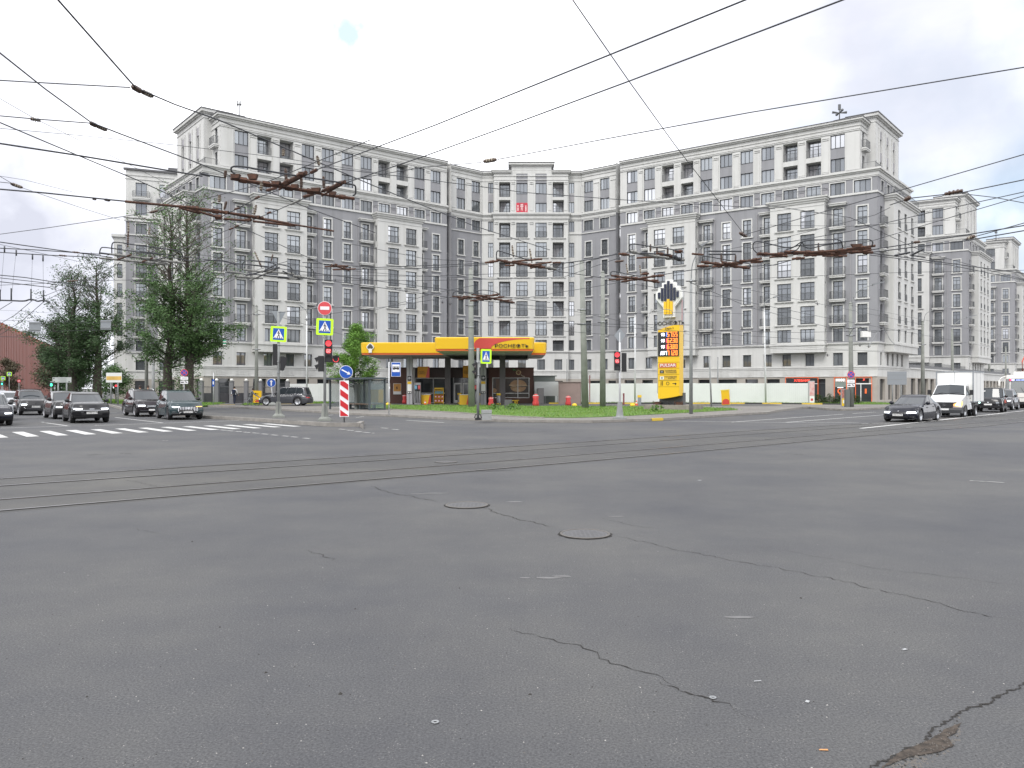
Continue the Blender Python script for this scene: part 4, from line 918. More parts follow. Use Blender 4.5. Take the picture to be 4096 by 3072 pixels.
# ---------------------------------------------------------------- petrol station
YEL = mat('canopy_yellow', (.72, .44, .015), .35); YELD = mat('sign_yellow', (.76, .47, .012), .35); REDC = mat('canopy_red', (.52, .055, .045), .4); ORC = mat('canopy_orange_band', (.70, .15, .05), .45)
SOFF = mat('soffit_grey', (.50, .49, .48), .6); COLG = mat('column_grey', (.33, .33, .345), .5); BRN = mat('store_brown', (.088, .034, .024), .45); BRND = mat('store_brown_dark', (.040, .020, .020), .45)
TXT = mat('lettering_black', (.012, .012, .014), .5); WHP = mat('panel_white', (.72, .72, .70), .5)
CR = thing('filling_station_canopy', 'yellow petrol station canopy with a red swoosh and black lettering on its front', 'canopy', (0, 0, 0))
ZS, ZT = 5.27, 6.58
def fascia(b, x0, x1, y0, y1, r=.5):
    """closed band with rounded corners, yellow with an orange lip leaning in below"""
    def ring(ins, z):
        o = []
        for cx, cy, a0 in ((x1-r, y0+r, -pi/2), (x1-r, y1-r, 0), (x0+r, y1-r, pi/2), (x0+r, y0+r, pi)):
            for k in range(5): a = a0+k*pi/8; o.append((cx+cos(a)*(r-ins), cy+sin(a)*(r-ins), z))
        return o
    R = [ring(.10, ZT), ring(0, ZT-.08), ring(.05, 5.50), ring(.09, 5.48), ring(.13, 5.31), ring(.38, ZS)]
    n = 20
    for i, m in enumerate((YEL, YEL, ORC, ORC, SOFF)):
        b.add(R[i]+R[i+1], [(k, (k+1) % n, n+(k+1) % n, n+k) for k in range(n)], m, smooth=(i < 2))
    b.add(R[0], [tuple(range(n))], ROOFM); b.add(R[5], [tuple(range(n))], SOFF)
b = MB(); fascia(b, -15.7, 3.6, 80, 90.5); b.obj('low_roof', CR)
b = MB(); fascia(b, -7.2, 2.1, 71.7, 95); b.obj('front_roof', CR)
sf = MB()
for i in range(10): sf.box(-6.6, 1.5, 72.6+i*2.2, 72.64+i*2.2, ZS-.02, ZS-.004, COLG)
for x in (-4, -1): 
    for y in (75, 79, 84): sf.box(x-.3, x+.3, y-.3, y+.3, ZS-.05, ZS-.021, WHP)
sf.obj('soffit_panel', CR)
# red field with the yellow arc on the front
def arc_pts(x0, x1, z0, z1, n=16): return [(x0+(x1-x0)*(1-cos(pi/2*i/n)), z0+(z1-z0)*sin(pi/2*i/n)) for i in range(n+1)]
b = MB(); yf = 71.7; xr = 1.62; L = (1934-2048)/FPX*71.7
red = [(-3.55, 5.72), (-3.5, 6.05), (-3.3, 6.3), (-3.0, 6.5), (xr, 6.5)]+[(x, z) for x, z in arc_pts(-1.95, xr, 5.52, 6.40)][::-1]+[(-3.4, 5.52)]
b.vprism(red, yf-.005, yf+.06, REDC); b.obj('red_field', CR)
text('РОСНЕФТЬ', .31, TXT, CR, (-.03, yf-.03, 5.76), ext=.02, wide=1.34)
def emblem(parent, s, loc, rz=0, wm=WHP, km=TXT, ym=None, name='emblem'):
    t = link(name, None, parent, loc, rz) if False else None
    b = MB(); o = [(-.18, 0), (.18, 0), (.18, .30), (.42, .58), (.42, .80), (.34, .80), (.34, .93), (.22, .93), (.22, 1.05), (.1, 1.05), (.1, 1.14), (-.1, 1.14), (-.1, 1.05), (-.22, 1.05), (-.22, .93), (-.34, .93), (-.34, .80), (-.42, .80), (-.42, .58), (-.18, .30)]
    b.vprism([(x*s, z*s) for x, z in o], -.10*s, .04, wm); b.vprism([(x*s*.86, .05*s+z*s*.9) for x, z in o], -.115*s, -.10*s, wm)
    for i, (zb, zt) in enumerate(((.58, .76), (.50, .88), (.40, 1.0), (.46, 1.09), (.40, 1.0), (.50, .88), (.58, .76))):
        x = (i-3)*.098
        if i in (2, 3, 4): zb = .50 if i != 3 else .56
        b.vprism([((x-.035)*s, zb*s), ((x+.035)*s, zb*s), ((x+.035)*s, zt*s), ((x-.035)*s, zt*s)], -.16*s, -.115*s, km)
    if ym:
        for x, zt in ((-.098, .47), (0, .54), (.098, .47)): b.vprism([((x-.043)*s, .09*s), ((x+.043)*s, .09*s), ((x+.043)*s, zt*s), ((x-.043)*s, zt*s)], -.16*s, -.115*s, ym)
    o = b.obj(name, parent); o.location = loc; o.rotation_euler = (0, 0, rz); return o
emblem(CR, .88, (-14.72+.1, 79.98, 5.50))
for x, w, y in ((-10.9, .6, 82.4), (-3.05+.1, .6, 79.5)):
    b = MB(); b.box(x-w/2, x+w/2, y, y+.6, .15, ZS, COLG); b.box(x-.02, x+.02, y-.02, y, .15, ZS, mat('seam', (.16, .16, .17), .6)); b.obj('column', CR)
    b = MB(); b.box(x-.2, x+.2, y-.03, y-.003, 2.65, 3.15, TXT); b.lathe((x, y-.035, 2.9), [(.15, 0), (.15, -.01)], COLG, 16, 'y'); b.box(x-.21, x+.21, y-.03, y-.003, 2.3, 2.55, YEL); b.box(x-.2, x+.2, y-.03, y-.003, 1.55, 2.28, WHP); b.box(x-.21, x+.21, y-.03, y-.003, 1.28, 1.5, TXT)
    for q in (-.1, .1): b.lathe((x+q, y-.035, 1.39), [(.075, 0), (.075, -.012)], WHP, 12, 'y')
    b.obj('notice', CR)
for x, w, y in ((-7.1, .62, 85.5), (-1.0, .6, 81.0)):
    b = MB(); b.box(x-w/2, x+w/2, y, y+.6, .15, ZS, mat('column_dark', (.11, .10, .105), .5)); b.obj('column', CR)
# store --------------------------------------------------------------
ST = thing('station_shop', 'brown petrol station shop with large windows under the yellow canopy', 'shop', (0, 0, 0))
Y0 = 87.4
b = MB(); k = Y0/FPX
def SX(px): return (px-2048)*k
xa, xb, xc, xd = SX(1560), SX(1627), SX(1955), SX(2135)
b.box(xa, xb, Y0, Y0+4, .15, 4.13, BRN); b.box(xb, xb+.9, Y0+.1, Y0+4, .15, 4.13, SOFF); b.box(xb+.9, xc, Y0+.25, Y0+4, 3.05, 4.10, BRND); b.box(xb+.9, xc, Y0+.55, Y0+4, .15, 3.05, DARK)
b.box(xc, xd, Y0+.6, Y0+4, .15, 4.12, BRN); b.box(xc, xc+.4, Y0, Y0+.6, .15, 4.13, BRN); b.box(xd-.45, xd, Y0, Y0+.6, .15, 4.13, BRN); b.box(xc+.4, xd-.45, Y0, Y0+.6, 3.05, 4.13, BRN); b.box(xc+.4, xd-.45, Y0, Y0+.6, .15, .75, BRN); b.obj('wall', ST)
b = MB(); b.box(xa-.05, xd+.05, Y0-.05, Y0+4.1, 4.13, 4.2, BRND); b.obj('roof', ST)
PH = mat('window_print_dark', (.045, .028, .022), .25, noise=.5, nscale=.9); PB1 = mat('print_bun', (.42, .25, .13), .4, noise=.3, nscale=4); PB2 = mat('print_bun_light', (.50, .36, .22), .4, noise=.3, nscale=4); PB3 = mat('print_cup', (.15, .10, .075), .4)
x = xc+.4; wx = [xc+.4, SX(2060), xd-.5]
for i in range(2):
    g = MB(); g.box(wx[i], wx[i+1], Y0+.12, Y0+.16, .75, 3.05, PH); g.obj('window_pane', ST)
fr_ = MB(); 
for xx in (wx[0], SX(2070), wx[2]-.07): fr_.box(xx, xx+.08, Y0+.02, Y0+.12, .75, 3.05, WHP)
for zz in (.75, 1.25, 2.98): fr_.box(wx[0], wx[2], Y0+.03, Y0+.12, zz, zz+.07, WHP)
fr_.obj('window_frame', ST)
def ell(cx, cz, rx, rz_, a0=0, a1=2*pi, n=20): return [(cx+cos(a0+(a1-a0)*i/n)*rx, cz+sin(a0+(a1-a0)*i/n)*rz_) for i in range(n+1)]
pr = MB(); bx = SX(2073)
pr.vprism(ell(bx, 2.25, .92, .55, 0, pi), Y0+.10, Y0+.115, PB1); pr.vprism([(bx-1.05, 2.18), (bx-.6, 2.0), (bx+1.05, 2.12), (bx+.9, 2.26), (bx-.95, 2.28)], Y0+.095, Y0+.11, PB2); pr.vprism(ell(bx, 1.98, .88, .55, pi, 2*pi), Y0+.102, Y0+.116, PB1); pr.vprism([(bx-.6, 1.75), (bx-.1, 1.45), (bx+.3, 1.6), (bx-.2, 1.95)], Y0+.09, Y0+.10, PB2)
pr.vprism([(SX(1985), 1.4), (SX(2000), 1.4), (SX(2004), 2.9), (SX(1982), 2.9)], Y0+.10, Y0+.115, PB3); pr.vprism(ell(SX(1975), 1.6, .35, .25), Y0+.097, Y0+.112, PB1); pr.obj('window_print', ST)
# sunflower
fl = MB(); fx, fz = SX(2074), 3.62
for i in range(14): a = i*2*pi/14; fl.vprism([(fx+cos(a+d)*r, fz+sin(a+d)*r) for r, d in ((.17, -.16), (.30, -.12), (.30, .12), (.17, .16))], Y0-.06, Y0-.003, mat('petal', (.70, .52, .30), .6))
fl.lathe((fx, Y0-.01, fz), [(.15, 0), (.13, -.05)], mat('flower_heart', (.22, .10, .06), .6), 14, 'y'); fl.tube([(fx-.7, Y0-.03, fz+.42), (fx-.5, Y0-.03, fz+.40), (fx-.3, Y0-.03, fz+.2)], .03, mat('leaf_green', (.08, .32, .10), .6)); fl.vprism([(fx-.68, fz+.28), (fx-.5, fz+.22), (fx-.45, fz+.36)], Y0-.05, Y0-.003, MATS['leaf_green'])
fl.tube([(fx+.3, Y0-.03, fz-.25), (fx+.45, Y0-.03, fz-.40), (fx+.7, Y0-.03, fz-.45)], .03, mat('stem_cream', (.6, .55, .42), .6)); fl.obj('emblem', ST)
# glazed front with doors
gz = MB(); gx = [xb+.9, SX(1732), SX(1785), SX(1813), SX(1850), SX(1890), xc]
for i in range(6): g = MB(); g.box(gx[i]+.04, gx[i+1]-.04, Y0+.40, Y0+.43, .25, 3.0, SHOPGL); g.obj('window_pane', ST)
for xx in gx[1:-1]+[xb+.95]: gz.box(xx-.06, xx+.06, Y0+.30, Y0+.40, .15, 3.05, COLG)
for zz in (.2, 1.25, 2.95): gz.box(gx[0], gx[2], Y0+.31, Y0+.40, zz, zz+.08, WHP)
gz.obj('window_frame', ST)
for x0, x1 in ((SX(1816), SX(1846)), (SX(1850), SX(1887))):
    d = MB()
    for a, c, e, f in ((x0, x0+.12, .18, 2.45), (x1-.12, x1, .18, 2.45), (x0+.12, x1-.12, .18, .5), (x0+.12, x1-.12, 2.3, 2.45)): d.box(a, c, Y0+.20, Y0+.28, e, f, WHP)
    d.box(x0+.12, x1-.12, Y0+.23, Y0+.25, .5, 2.3, SHOPGL); d.obj('door', ST)
cls = MB()
for i in range(7):       # goods seen inside
    for j in range(3): cls.box(SX(1682)+i*.85, SX(1682)+i*.85+.6, Y0+.50, Y0+.54, 1.4+j*.45, 1.62+j*.45, mat('goods_%d' % ((i+j) % 3), [(.25, .16, .10), (.12, .16, .20), (.30, .30, .28)][(i+j) % 3], .6))
cls.obj('goods', ST)
def poster(name, parent, x, z0, z1, w, y, m, extra=()):
    b = MB(); b.box(x-w/2-.04, x+w/2+.04, y-.03, y, z0-.04, z1+.04, WHP); b.box(x-w/2, x+w/2, y-.045, y-.03, z0, z1, m)
    for (a, c, e, f, mm) in extra: b.box(x+a, x+c, y-.055, y-.046, e, f, mm)
    return b.obj(name, parent)
POST = mat('poster_orange', (.55, .27, .07), .6); ps = poster('poster', ST, SX(1589), 1.2, 2.35, .82, Y0-.003, POST, ((-.41, .41, 1.2, 1.5, WHP),)); text('5', .26, BRND, ST, (SX(1588), Y0-.07, 1.88), bold=.015)
PROD = mat('promo_orange', (.60, .27, .02), .6)
def promo(x, w, z0, z1, y, lines=('КОМПАНИЯ', 'ВЫСОКИХ', 'СТАНДАРТОВ')):
    t = thing('promo_board', 'orange and red promotional board hanging under the canopy %s' % ('left of the big concrete pole' if x < -6 else 'behind the big concrete pole'), 'board', (x, y, 0))
    b = MB(); b.box(-w/2, w/2, 0, .05, z0, z1, PROD); b.vprism([(w/2, z0), (w/2, z1), (w*.40, z1), (w*.18, z0)], -.012, -.002, REDC); b.obj('panel', t)
    b = MB(); b.tube([(-w*.3, .03, z1), (-w*.3, .03, ZS)], .015, STEEL, 4); b.tube([(w*.3, .03, z1), (w*.3, .03, ZS)], .015, STEEL, 4); b.obj('hanger', t)
    for i, l in enumerate(lines): scribble(t, -w*.13, (z0+z1)/2+.08-.13*i, w*(.60 if i != 1 else .64), .07, -.003, TXT)
promo((1694-2048)/FPX*84, 1.28, 3.0, 4.2, 84); promo((1874-2048)/FPX*84, 1.2, 3.0, 4.3, 84)
# forecourt furniture ---------------------------------------------------
YB = mat('yellow_paint', (.74, .50, .02), .5); REDB = mat('red_tarp', (.55, .05, .05), .55, noise=.3, nscale=6)
def pump(px, py, lab, yb=83.0):
    x = (px-2048)/FPX*yb; t = thing('fuel_pump', lab, 'fuel pump', (x, yb, .15), 0, 'fuel pumps')
    b = MB(); b.box(-.33, .33, -.25, .25, .0, 2.3, COLG); b.box(-.28, .28, -.27, -.25, 1.4, 2.05, TXT); b.obj('cabinet', t)
    b = MB(); b.box(-.30, -.06, -.29, -.27, 1.55, 2.0, mat('panel_blue', (.2, .42, .6), .4)); b.box(.06, .30, -.29, -.27, 1.55, 2.0, mat('panel_red', (.6, .1, .1), .4)); b.obj('display', t)
    for i in range(5):
        h = MB(); xx = -.26+i*.13; h.tube([(xx, -.30, 1.5), (xx-.03, -.38, 1.0), (xx+.02, -.36, .35), (xx+.06, -.30, .12)], .03, BLK if i % 2 else STEEL, 6); h.box(xx-.03, xx+.03, -.34, -.28, 1.35, 1.65, BLK); h.obj('hose', t)
pump(1671, 0, 'grey fuel pump with hanging hoses beside the left grey column'); pump(1895, 0, 'fuel pump half hidden behind the big concrete pole', 79)
def display(px, w, z1, y, lab):
    x = (px-2048)/FPX*y; t = thing('display_counter', lab, 'display counter', (x, y, .15), 0, 'yellow display counters')
    b = MB(); b.box(-w/2, w/2, 0, .5, 0, z1, YEL); b.vprism([(w/2, 0.01), (w/2, z1-.01), (w*.42, z1-.01), (w*.2, .01)], -.012, -.002, REDC); b.obj('cabinet', t)
    b = MB(); b.box(-w/2-.03, w/2+.03, -.03, .53, z1, z1+.05, WHP); b.obj('counter_top', t)
display(1703, 1.05, 1.0, 83.5, 'yellow and red display counter right of the left fuel pump'); display(1857, .98, 1.02, 79.5, 'yellow and red display counter left of the big concrete pole')
x = (1757-2048)/FPX*85; t = thing('goods_rack', 'yellow rack with blue bottles and red packs in front of the shop glazing', 'rack', (x, 85, .15))
b = MB(); b.box(-.45, .45, 0, .05, 0, 1.6, YEL)
for z in (.15, .6, 1.05): b.box(-.45, .45, -.35, 0, z, z+.04, YEL)
b.box(-.5, -.45, -.35, .05, 0, 1.6, YEL); b.box(.45, .5, -.35, .05, 0, 1.6, YEL); b.box(-.5, .5, -.36, .05, 1.6, 1.75, YEL); b.obj('frame', t)
for z, m, n in ((1.09, mat('bottle_blue', (.15, .45, .65), .3), 5), (.64, mat('pack_red', (.6, .08, .06), .4), 3), (.19, MATS['pack_red'], 3)):
    for i in range(n):
        o = MB(); xx = -.36+.72*i/(n-1)
        if n == 5: o.lathe((xx, -.2, z), [(.075, 0), (.075, .22), (.03, .28), (.03, .32)], m, 10)
        else: o.box(xx-.12, xx+.12, -.3, -.06, z, z+.3, m); o.box(xx-.08, xx+.08, -.31, -.30, z+.08, z+.2, WHP)
        oo = o.obj('bottle' if n == 5 else 'pack', None); oo.location = (x, 85, .15); tag(oo, ('blue bottle on the top shelf of the goods rack, %s' % ['leftmost', 'second from the left', 'middle one', 'second from the right', 'rightmost'][i] if n == 5 else 'red and white pack on the %s shelf of the goods rack, %s' % ('middle' if z > .5 else 'bottom', ['left one', 'middle one', 'right one'][i])), 'bottle' if n == 5 else 'pack', 'goods on the rack at the petrol station')
def tarp(px, pyb, h, w, lab):
    x, y = G(px, pyb, .15); b = MB(); pr_ = [(w*.55, 0), (w*.52, h*.25), (w*.45, h*.55), (w*.5, h*.8), (w*.35, h*.93), (w*.2, h)]
    b.lathe((0, 0, 0), pr_, REDB, 12); b.lathe((0, 0, h*.86), [(w*.44, 0), (w*.44, h*.05)], WHP, 12)
    for v in range(len(b.v)): p = b.v[v]; b.v[v] = (p[0]*(1+.12*sin(p[2]*9+p[1]*8)), p[1], p[2])
    o = b.obj('covered_bin'); o.location = (x, y, .15); tag(o, lab, 'covered bin', 'red covered bins')
tarp(1619, 1615, 1.0, .5, 'red covered cylinder at the left column foot'); tarp(1964, 1624, .85, .5, 'red and white covered cylinder by the middle column'); tarp(2143, 1625, 1.15, .58, 'red covered bin at the right corner of the brown shop'); tarp(2273, 1622, .95, .52, 'red covered bin in front of the brown kiosk')
def bench(px, pyb, lab, w=1.0):
    x, y = G(px, pyb, .15); t = thing('barrier_arm', lab, 'low barrier', (x, y, .15), .2, 'yellow flap barriers')
    b = MB(); b.box(-w/2, w/2, -.1, .1, .32, .40, YB); b.obj('plank', t); b = MB(); b.box(-.06, .06, -.08, .08, 0, .32, YB); b.box(w*.2, w*.2+.1, -.08, .08, 0, .32, YB); b.obj('leg', t)
bench(1588, 1613, 'yellow low barrier under the shop poster', 1.0); bench(1758, 1613, 'yellow low barrier before the goods rack', .9); bench(2060, 1615, 'yellow low barrier under the burger picture', .85)
for px, pyb, lab in ((1552, 1621, 'yellow concrete hemisphere by the bus stop sign'), (2298, 1624.5, 'yellow concrete hemisphere near the covered bin'), (2530, 1624.5, 'yellow concrete hemisphere beside the striped cone')):
    x, y = G(px, pyb, .15); b = MB(); b.lathe((0, 0, 0), [(.26, 0), (.24, .12), (.17, .22), (.06, .27)], YB, 14); o = b.obj('bollard'); o.location = (x, y, .15); tag(o, lab, 'bollard', 'yellow hemispheres')
def cone(px, pyb, lab):
    x, y = G(px, pyb, .15); t = thing('traffic_cone', lab, 'traffic cone', (x, y, .15)); O = mat('cone_orange', (.72, .13, .04), .5)
    b = MB(); b.box(-.17, .17, -.17, .17, 0, .03, O); b.obj('base', t); b = MB(); b.lathe((0, 0, .03), [(.13, 0), (.10, .14)], O, 12); b.lathe((0, 0, .17), [(.10, 0), (.075, .13)], WHP, 12); b.lathe((0, 0, .30), [(.075, 0), (.03, .2)], O, 12); b.obj('body', t)
cone(1701, 1619, 'orange and white cone by the yellow counter'); cone(2546, 1621, 'orange and white cone beside the white lamp pole')
# kiosk and huts at the right of the shop
KB = mat('kiosk_pinkish', (.26, .20, .18), .8, noise=.15, nscale=1); x0, x1 = (2233-2048)/FPX*84, (2319-2048)/FPX*84
t = thing('kiosk', 'brownish boarded kiosk standing before the white fence', 'kiosk'); b = MB(); b.prism([(x0, 83.6), (x1, 83.2), (x1+.3, 85.5), (x0+.3, 86)], .15, 2.5, KB); b.obj('wall', t)
b = MB(); b.prism([(x0-.06, 83.5), (x1+.06, 83.1), (x1+.36, 85.6), (x0+.24, 86.1)], 2.5, 2.56, mat('kiosk_roof', (.33, .28, .25), .8)); b.obj('roof', t); b = MB(); b.box(x0+.05, x0+.1, 83.5, 83.58, .5, 2.3, KB); b.obj('batten', t)
GG = mat('hut_grey_green', (.15, .17, .16), .8); x0, x1 = (2137-2048)/FPX*87.5, (2220-2048)/FPX*87.5
t = thing('hut', 'low grey-green equipment hut beside the brown shop', 'hut'); b = MB(); b.box(x0, x1, 87.3, 89.3, .15, 3.2, GG); b.obj('wall', t); b = MB(); b.box(x0-.1, x1+.2, 87.2, 89.5, 3.2, 3.28, GG); b.obj('roof', t)
FW = mat('fence_white', (.66, .68, .67), .55, noise=.06, nscale=.6); x0, x1 = (2138-2048)/FPX*86, (2233-2048)/FPX*86
t = thing('screen_panel', 'white corrugated screen on legs between shop and kiosk', 'screen', (0, 0, 0)); b = MB()
for i in range(22): w = (x1-x0)/22; b.box(x0+i*w, x0+i*w+w*.6, 86, 86.03, 1.0, 2.58, FW); b.box(x0+i*w+w*.6, x0+(i+1)*w, 86.03, 86.05, 1.0, 2.58, FW)
b.obj('sheet', t); b = MB()
for x in (x0+.05, x1-.05, x0+1.2): b.box(x-.03, x+.03, 86.05, 86.1, .15, 2.5, STEEL)
b.obj('leg', t)
xg = (2163-2048)/FPX*85.5; t = thing('cabinet', 'grey metal cabinet with a door beside the brown shop', 'cabinet', (xg, 85.5, .15)); b = MB(); b.box(-.35, .35, 0, .5, 0, 1.72, mat('cabinet_grey', (.27, .26, .26), .6)); b.obj('box', t); b = MB(); b.box(-.31, .31, -.02, -.003, .08, 1.65, MATS['cabinet_grey']); b.box(.22, .25, -.05, -.02, .8, 1.0, STEEL); b.obj('door', t)
# white corrugated fence ---------------------------------------------------
FN = thing('metal_fence', 'long white corrugated metal fence in front of the apartment block', 'fence')
A0, A1 = Vector(((1145-2048)/FPX*97, 97)), Vector(((3236-2048)/FPX*87.5, 87.5)); u = (A1-A0).normalized(); ln = (A1-A0).length; n = 30; pw = ln/n
pm = MB(); c = 10
for i in range(c): w = pw/c; pm.vprism([(i*w, 0), (i*w+w*.45, 0), (i*w+w*.45, 2.3), (i*w, 2.3)], -.02, 0, FW); pm.vprism([(i*w+w*.45, 0), (i*w+w, 0), (i*w+w, 2.3), (i*w+w*.45, 2.3)], .012, .03, FW)
pme = pm.mesh('fence_panel')
for i in range(n): p = A0+u*pw*i; o = link('fence_panel', pme, FN, (p.x, p.y, .13), atan2(u.y, u.x)); o.scale = (1, 1, 1+random.uniform(-.012, .012)); o.rotation_euler[0] = random.uniform(-.008, .008)
rl = MB(); rl.tube([(A0.x, A0.y+.1, 2.2), (A1.x, A1.y+.1, 2.2)], .03, STEEL, 4); rl.obj('rail', FN)
# price totem ---------------------------------------------------------------
TX, TY = (2681-2048)/FPX*61, 61.0; RZ = radians(-34)
TT = thing('price_totem', 'tall yellow and grey fuel price pylon with lit red prices', 'price sign', (TX, TY, 0), RZ)
TG = mat('totem_grey', (.36, .365, .37), .5); TD = mat('totem_foot', (.075, .08, .085), .5)
def tz(y): return EYE+(HOR-(1120+y*.3495))*TY/FPX        # height on the pylon from the close-up
b = MB(); b.box(-1.25, .80, .35, .75, tz(1300), tz(95), TG); b.box(.80, .81, .40, .47, tz(1300), tz(150), REDC); b.obj('slab', TT)
b = MB(); b.box(-1.0, 1.0, .2, .7, .55, tz(1290), TD); b.obj('foot', TT)
b = MB(); b.box(-1.9, 2.1, -.8, 1.6, .05, .55, mat('pad_concrete', (.25, .225, .20), .9, noise=.3, nscale=2)); po = b.obj('base', TT)
x0, x1 = -.84, .94; zb0, zb1, zt0, zt1 = tz(1360), tz(1322), tz(575), tz(520); n = 10
out = [(x0, zb0)]+[(x0+(x1-x0)*i/n, zb0+(zb1-zb0)*(i/n)**1.6) for i in range(1, n+1)]+[(x1, zt1)]+[(x1-(x1-x0)*i/n, zt1+(zt0-zt1)*(i/n)**1.8) for i in range(1, n+1)]
b = MB(); b.vprism(out, -.45, .35, YELD)
for y in (880, 943, 1012, 1082, 1153, 1222): b.box(x0+.01, x1-.01, -.458, -.452, tz(y)-.015, tz(y)+.015, mat('totem_seam', (.35, .22, .01), .6))
b.obj('yellow_box', TT)
b = MB(); b.box(x0+.02, x1-.03, -.50, -.456, tz(873), tz(598), BLK); b.obj('price_screen', TT)
LED = mat('led_orange', (.9, .2, .03), .5, emit=((1, .17, .02), 2.2)); LEDW = mat('led_white', (.9, .9, 1), .5, emit=((.85, .92, 1), 1.9)); LEDB = mat('led_blue', (.1, .2, 1), .5, emit=((.06, .15, 1), 2.0)); LEDR = mat('led_red', (1, .05, .1), .5, emit=((1, .04, .08), 2.0)); LEDG = mat('led_greenish', (.8, 1, .9), .5, emit=((.7, 1, .85), 1.6))
SEG = {'0': 'abcdef', '1': 'bc', '2': 'abged', '3': 'abgcd', '5': 'afgcd', '6': 'afgecd', '7': 'abc', '8': 'abcdefg', '9': 'abfgcd'}
def seg(b, ch, x, z, w, h, t, y, m):
    H = h/2
    R_ = {'a': (x, x+w, z+h-t, z+h), 'g': (x, x+w, z+H-t/2, z+H+t/2), 'd': (x, x+w, z, z+t), 'f': (x, x+t, z+H, z+h), 'b': (x+w-t, x+w, z+H, z+h), 'e': (x, x+t, z, z+H), 'c': (x+w-t, x+w, z, z+H)}
    for s in SEG[ch]: a, c, e, f = R_[s]; b.box(a, c, y-.012-.0005*ord(s)%.003, y, e, f, m)
for i, (g, pr_, bar) in enumerate((('92', '57.55', LEDB), ('95', '62.30', LEDR), ('95', '63.80', LEDR), ('ДТ', '71.20', LEDG))):
    zc = tz(628+70*i); h = .36; b = MB(); xx = -.03
    for ch in pr_:
        if ch == '.': b.box(xx-.045, xx-.005, -.515, -.502, zc-h/2, zc-h/2+.06, LED); continue
        seg(b, ch, xx, zc-h/2, .15, h, .04, -.502, LED); xx += .225
    b.box(-.12, -.075, -.516, -.502, zc-h/2+.02, zc+h/2-.02, bar); b.obj('price', TT)
    text(g, .21, LEDW, TT, (-.40, -.51, zc), ext=.006, bold=.018, name='fuel_grade')
emblem(TT, 2.62, (-.15, .33, tz(425)), 0, WHP, mat('navy', (.012, .018, .045), .5), YELD)
text('РОСНЕФТЬ', .30, TXT, TT, (-.20, .32, tz(492)), ext=.02, wide=1.1); text('Евро 5', .17, BRND, TT, (.12, -.47, tz(560)), ext=.004)
def row(y0, y1, m, name='service_panel'): b = MB(); b.box(x0+.12, x1-.25, -.47, -.456, tz(y1), tz(y0), m); b.obj(name, TT)
row(955, 1003, mat('panel_red_dull', (.48, .10, .07), .6)); text('PULSAR', .22, WHP, TT, (0, -.475, tz(979)), ext=.003, wide=1.25, bold=.006)
row(1024, 1075, mat('panel_yellow_dark', (.60, .38, .04), .5)); row(1094, 1146, MATS['panel_yellow_dark'])
for j, (y, l1, l2) in enumerate(((1040, 'СЕМЕЙНАЯ', 'КОМАНДА'), (1110, 'ТОПЛИВНЫЕ', 'КАРТЫ'))):
    text(l1, .10, TXT, TT, (.22, -.48, tz(y)), ext=.002, wide=1.2); text(l2, .10, TXT, TT, (.30, -.48, tz(y+18)), ext=.002, wide=1.2)
    b = MB(); b.box(-.66, -.34, -.478, -.471, tz(y+28), tz(y-6), TXT if j == 0 else WHP); b.box(-.58, -.42, -.484, -.479, tz(y+20), tz(y+2), STEEL); b.obj('pictogram', TT)
b = MB(); zc = tz(1188)
b.box(-.60, -.55, -.47, -.456, zc-.14, zc+.1, TXT); b.box(-.48, -.43, -.47, -.456, zc-.14, zc+.1, TXT); b.lathe((-.575, -.46, zc+.15), [(.04, 0), (.04, -.01)], TXT, 8, 'y'); b.lathe((-.455, -.46, zc+.15), [(.04, 0), (.04, -.01)], TXT, 8, 'y')
b.vprism(ell(-.02, zc+.02, .13, .13)+ell(-.02, zc+.02, .10, .10)[::-1], -.47, -.456, TXT); b.box(.38, .62, -.47, -.456, zc+.0, zc+.05, TXT); b.vprism([(.60, zc-.12), (.70, zc+.0), (.66, zc+.08), (.56, zc+.05)], -.472, -.456, TXT); b.obj('pictogram', TT)
b = MB(); 
for x in (-1.05, .75): b.prism([(x-.25, -.1), (x+.25, -.1), (x+.2, .3), (x-.2, .3)], .55, .78, RUST); b.tube([(x-.3, -.2, .55), (x-.3, -.2, .85)], .03, RUST, 5); b.tube([(x+.32, -.2, .55), (x+.32, -.2, .85)], .03, RUST, 5)
b.tube([(-.8, -.3, .58), (-.5, -.35, .80), (-.1, -.35, .80), (.15, -.35, .56)], .035, BLK, 6); b.obj('anchor', TT)
# yellow tilted post, ad posts
x, y = G(2906, 1634, .15); t = thing('info_post', 'leaning yellow post with a red circle standing in the grass', 'post', (x, y, .1), radians(-22)); t.rotation_euler[1] = -.07
b = MB(); b.box(-.30, .30, -.22, .22, 0, .36, CONC); b.obj('foot', t); b = MB(); b.box(-.32, .32, -.26, .26, .36, 1.58, YEL); b.box(-.35, .35, -.29, .29, 1.56, 1.64, mat('yellow_pale', (.78, .62, .10), .5)); b.vprism([(-.30, .40), (.30, .40), (.30, .72)]+ell(.02, .55, .30, .32, .9, pi, 8), -.272, -.262, REDC); b.obj('body', t)
q_ = D(1029, 1553, 80); t = thing('direction_post', 'yellow tilted post with a black arrow near the cyclist', 'post', (q_.x, q_.y, .15), .1); t.rotation_euler[1] = .03
b = MB(); b.box(-.40, .40, -.2, .2, .2, 1.45, YEL); b.vprism(ell(.12, .28, .34, .24, 0, pi, 8), -.212, -.202, REDC); b.obj('body', t); b = MB(); b.vprism([(-.28, 1.12), (-.12, 1.26), (-.12, 1.16), (.12, 1.16), (.12, 1.08), (-.12, 1.08), (-.12, .98)], -.215, -.203, TXT); b.obj('arrow', t); b = MB(); b.box(-.3, .3, -.1, .1, 0, .2, CONC); b.obj('foot', t)
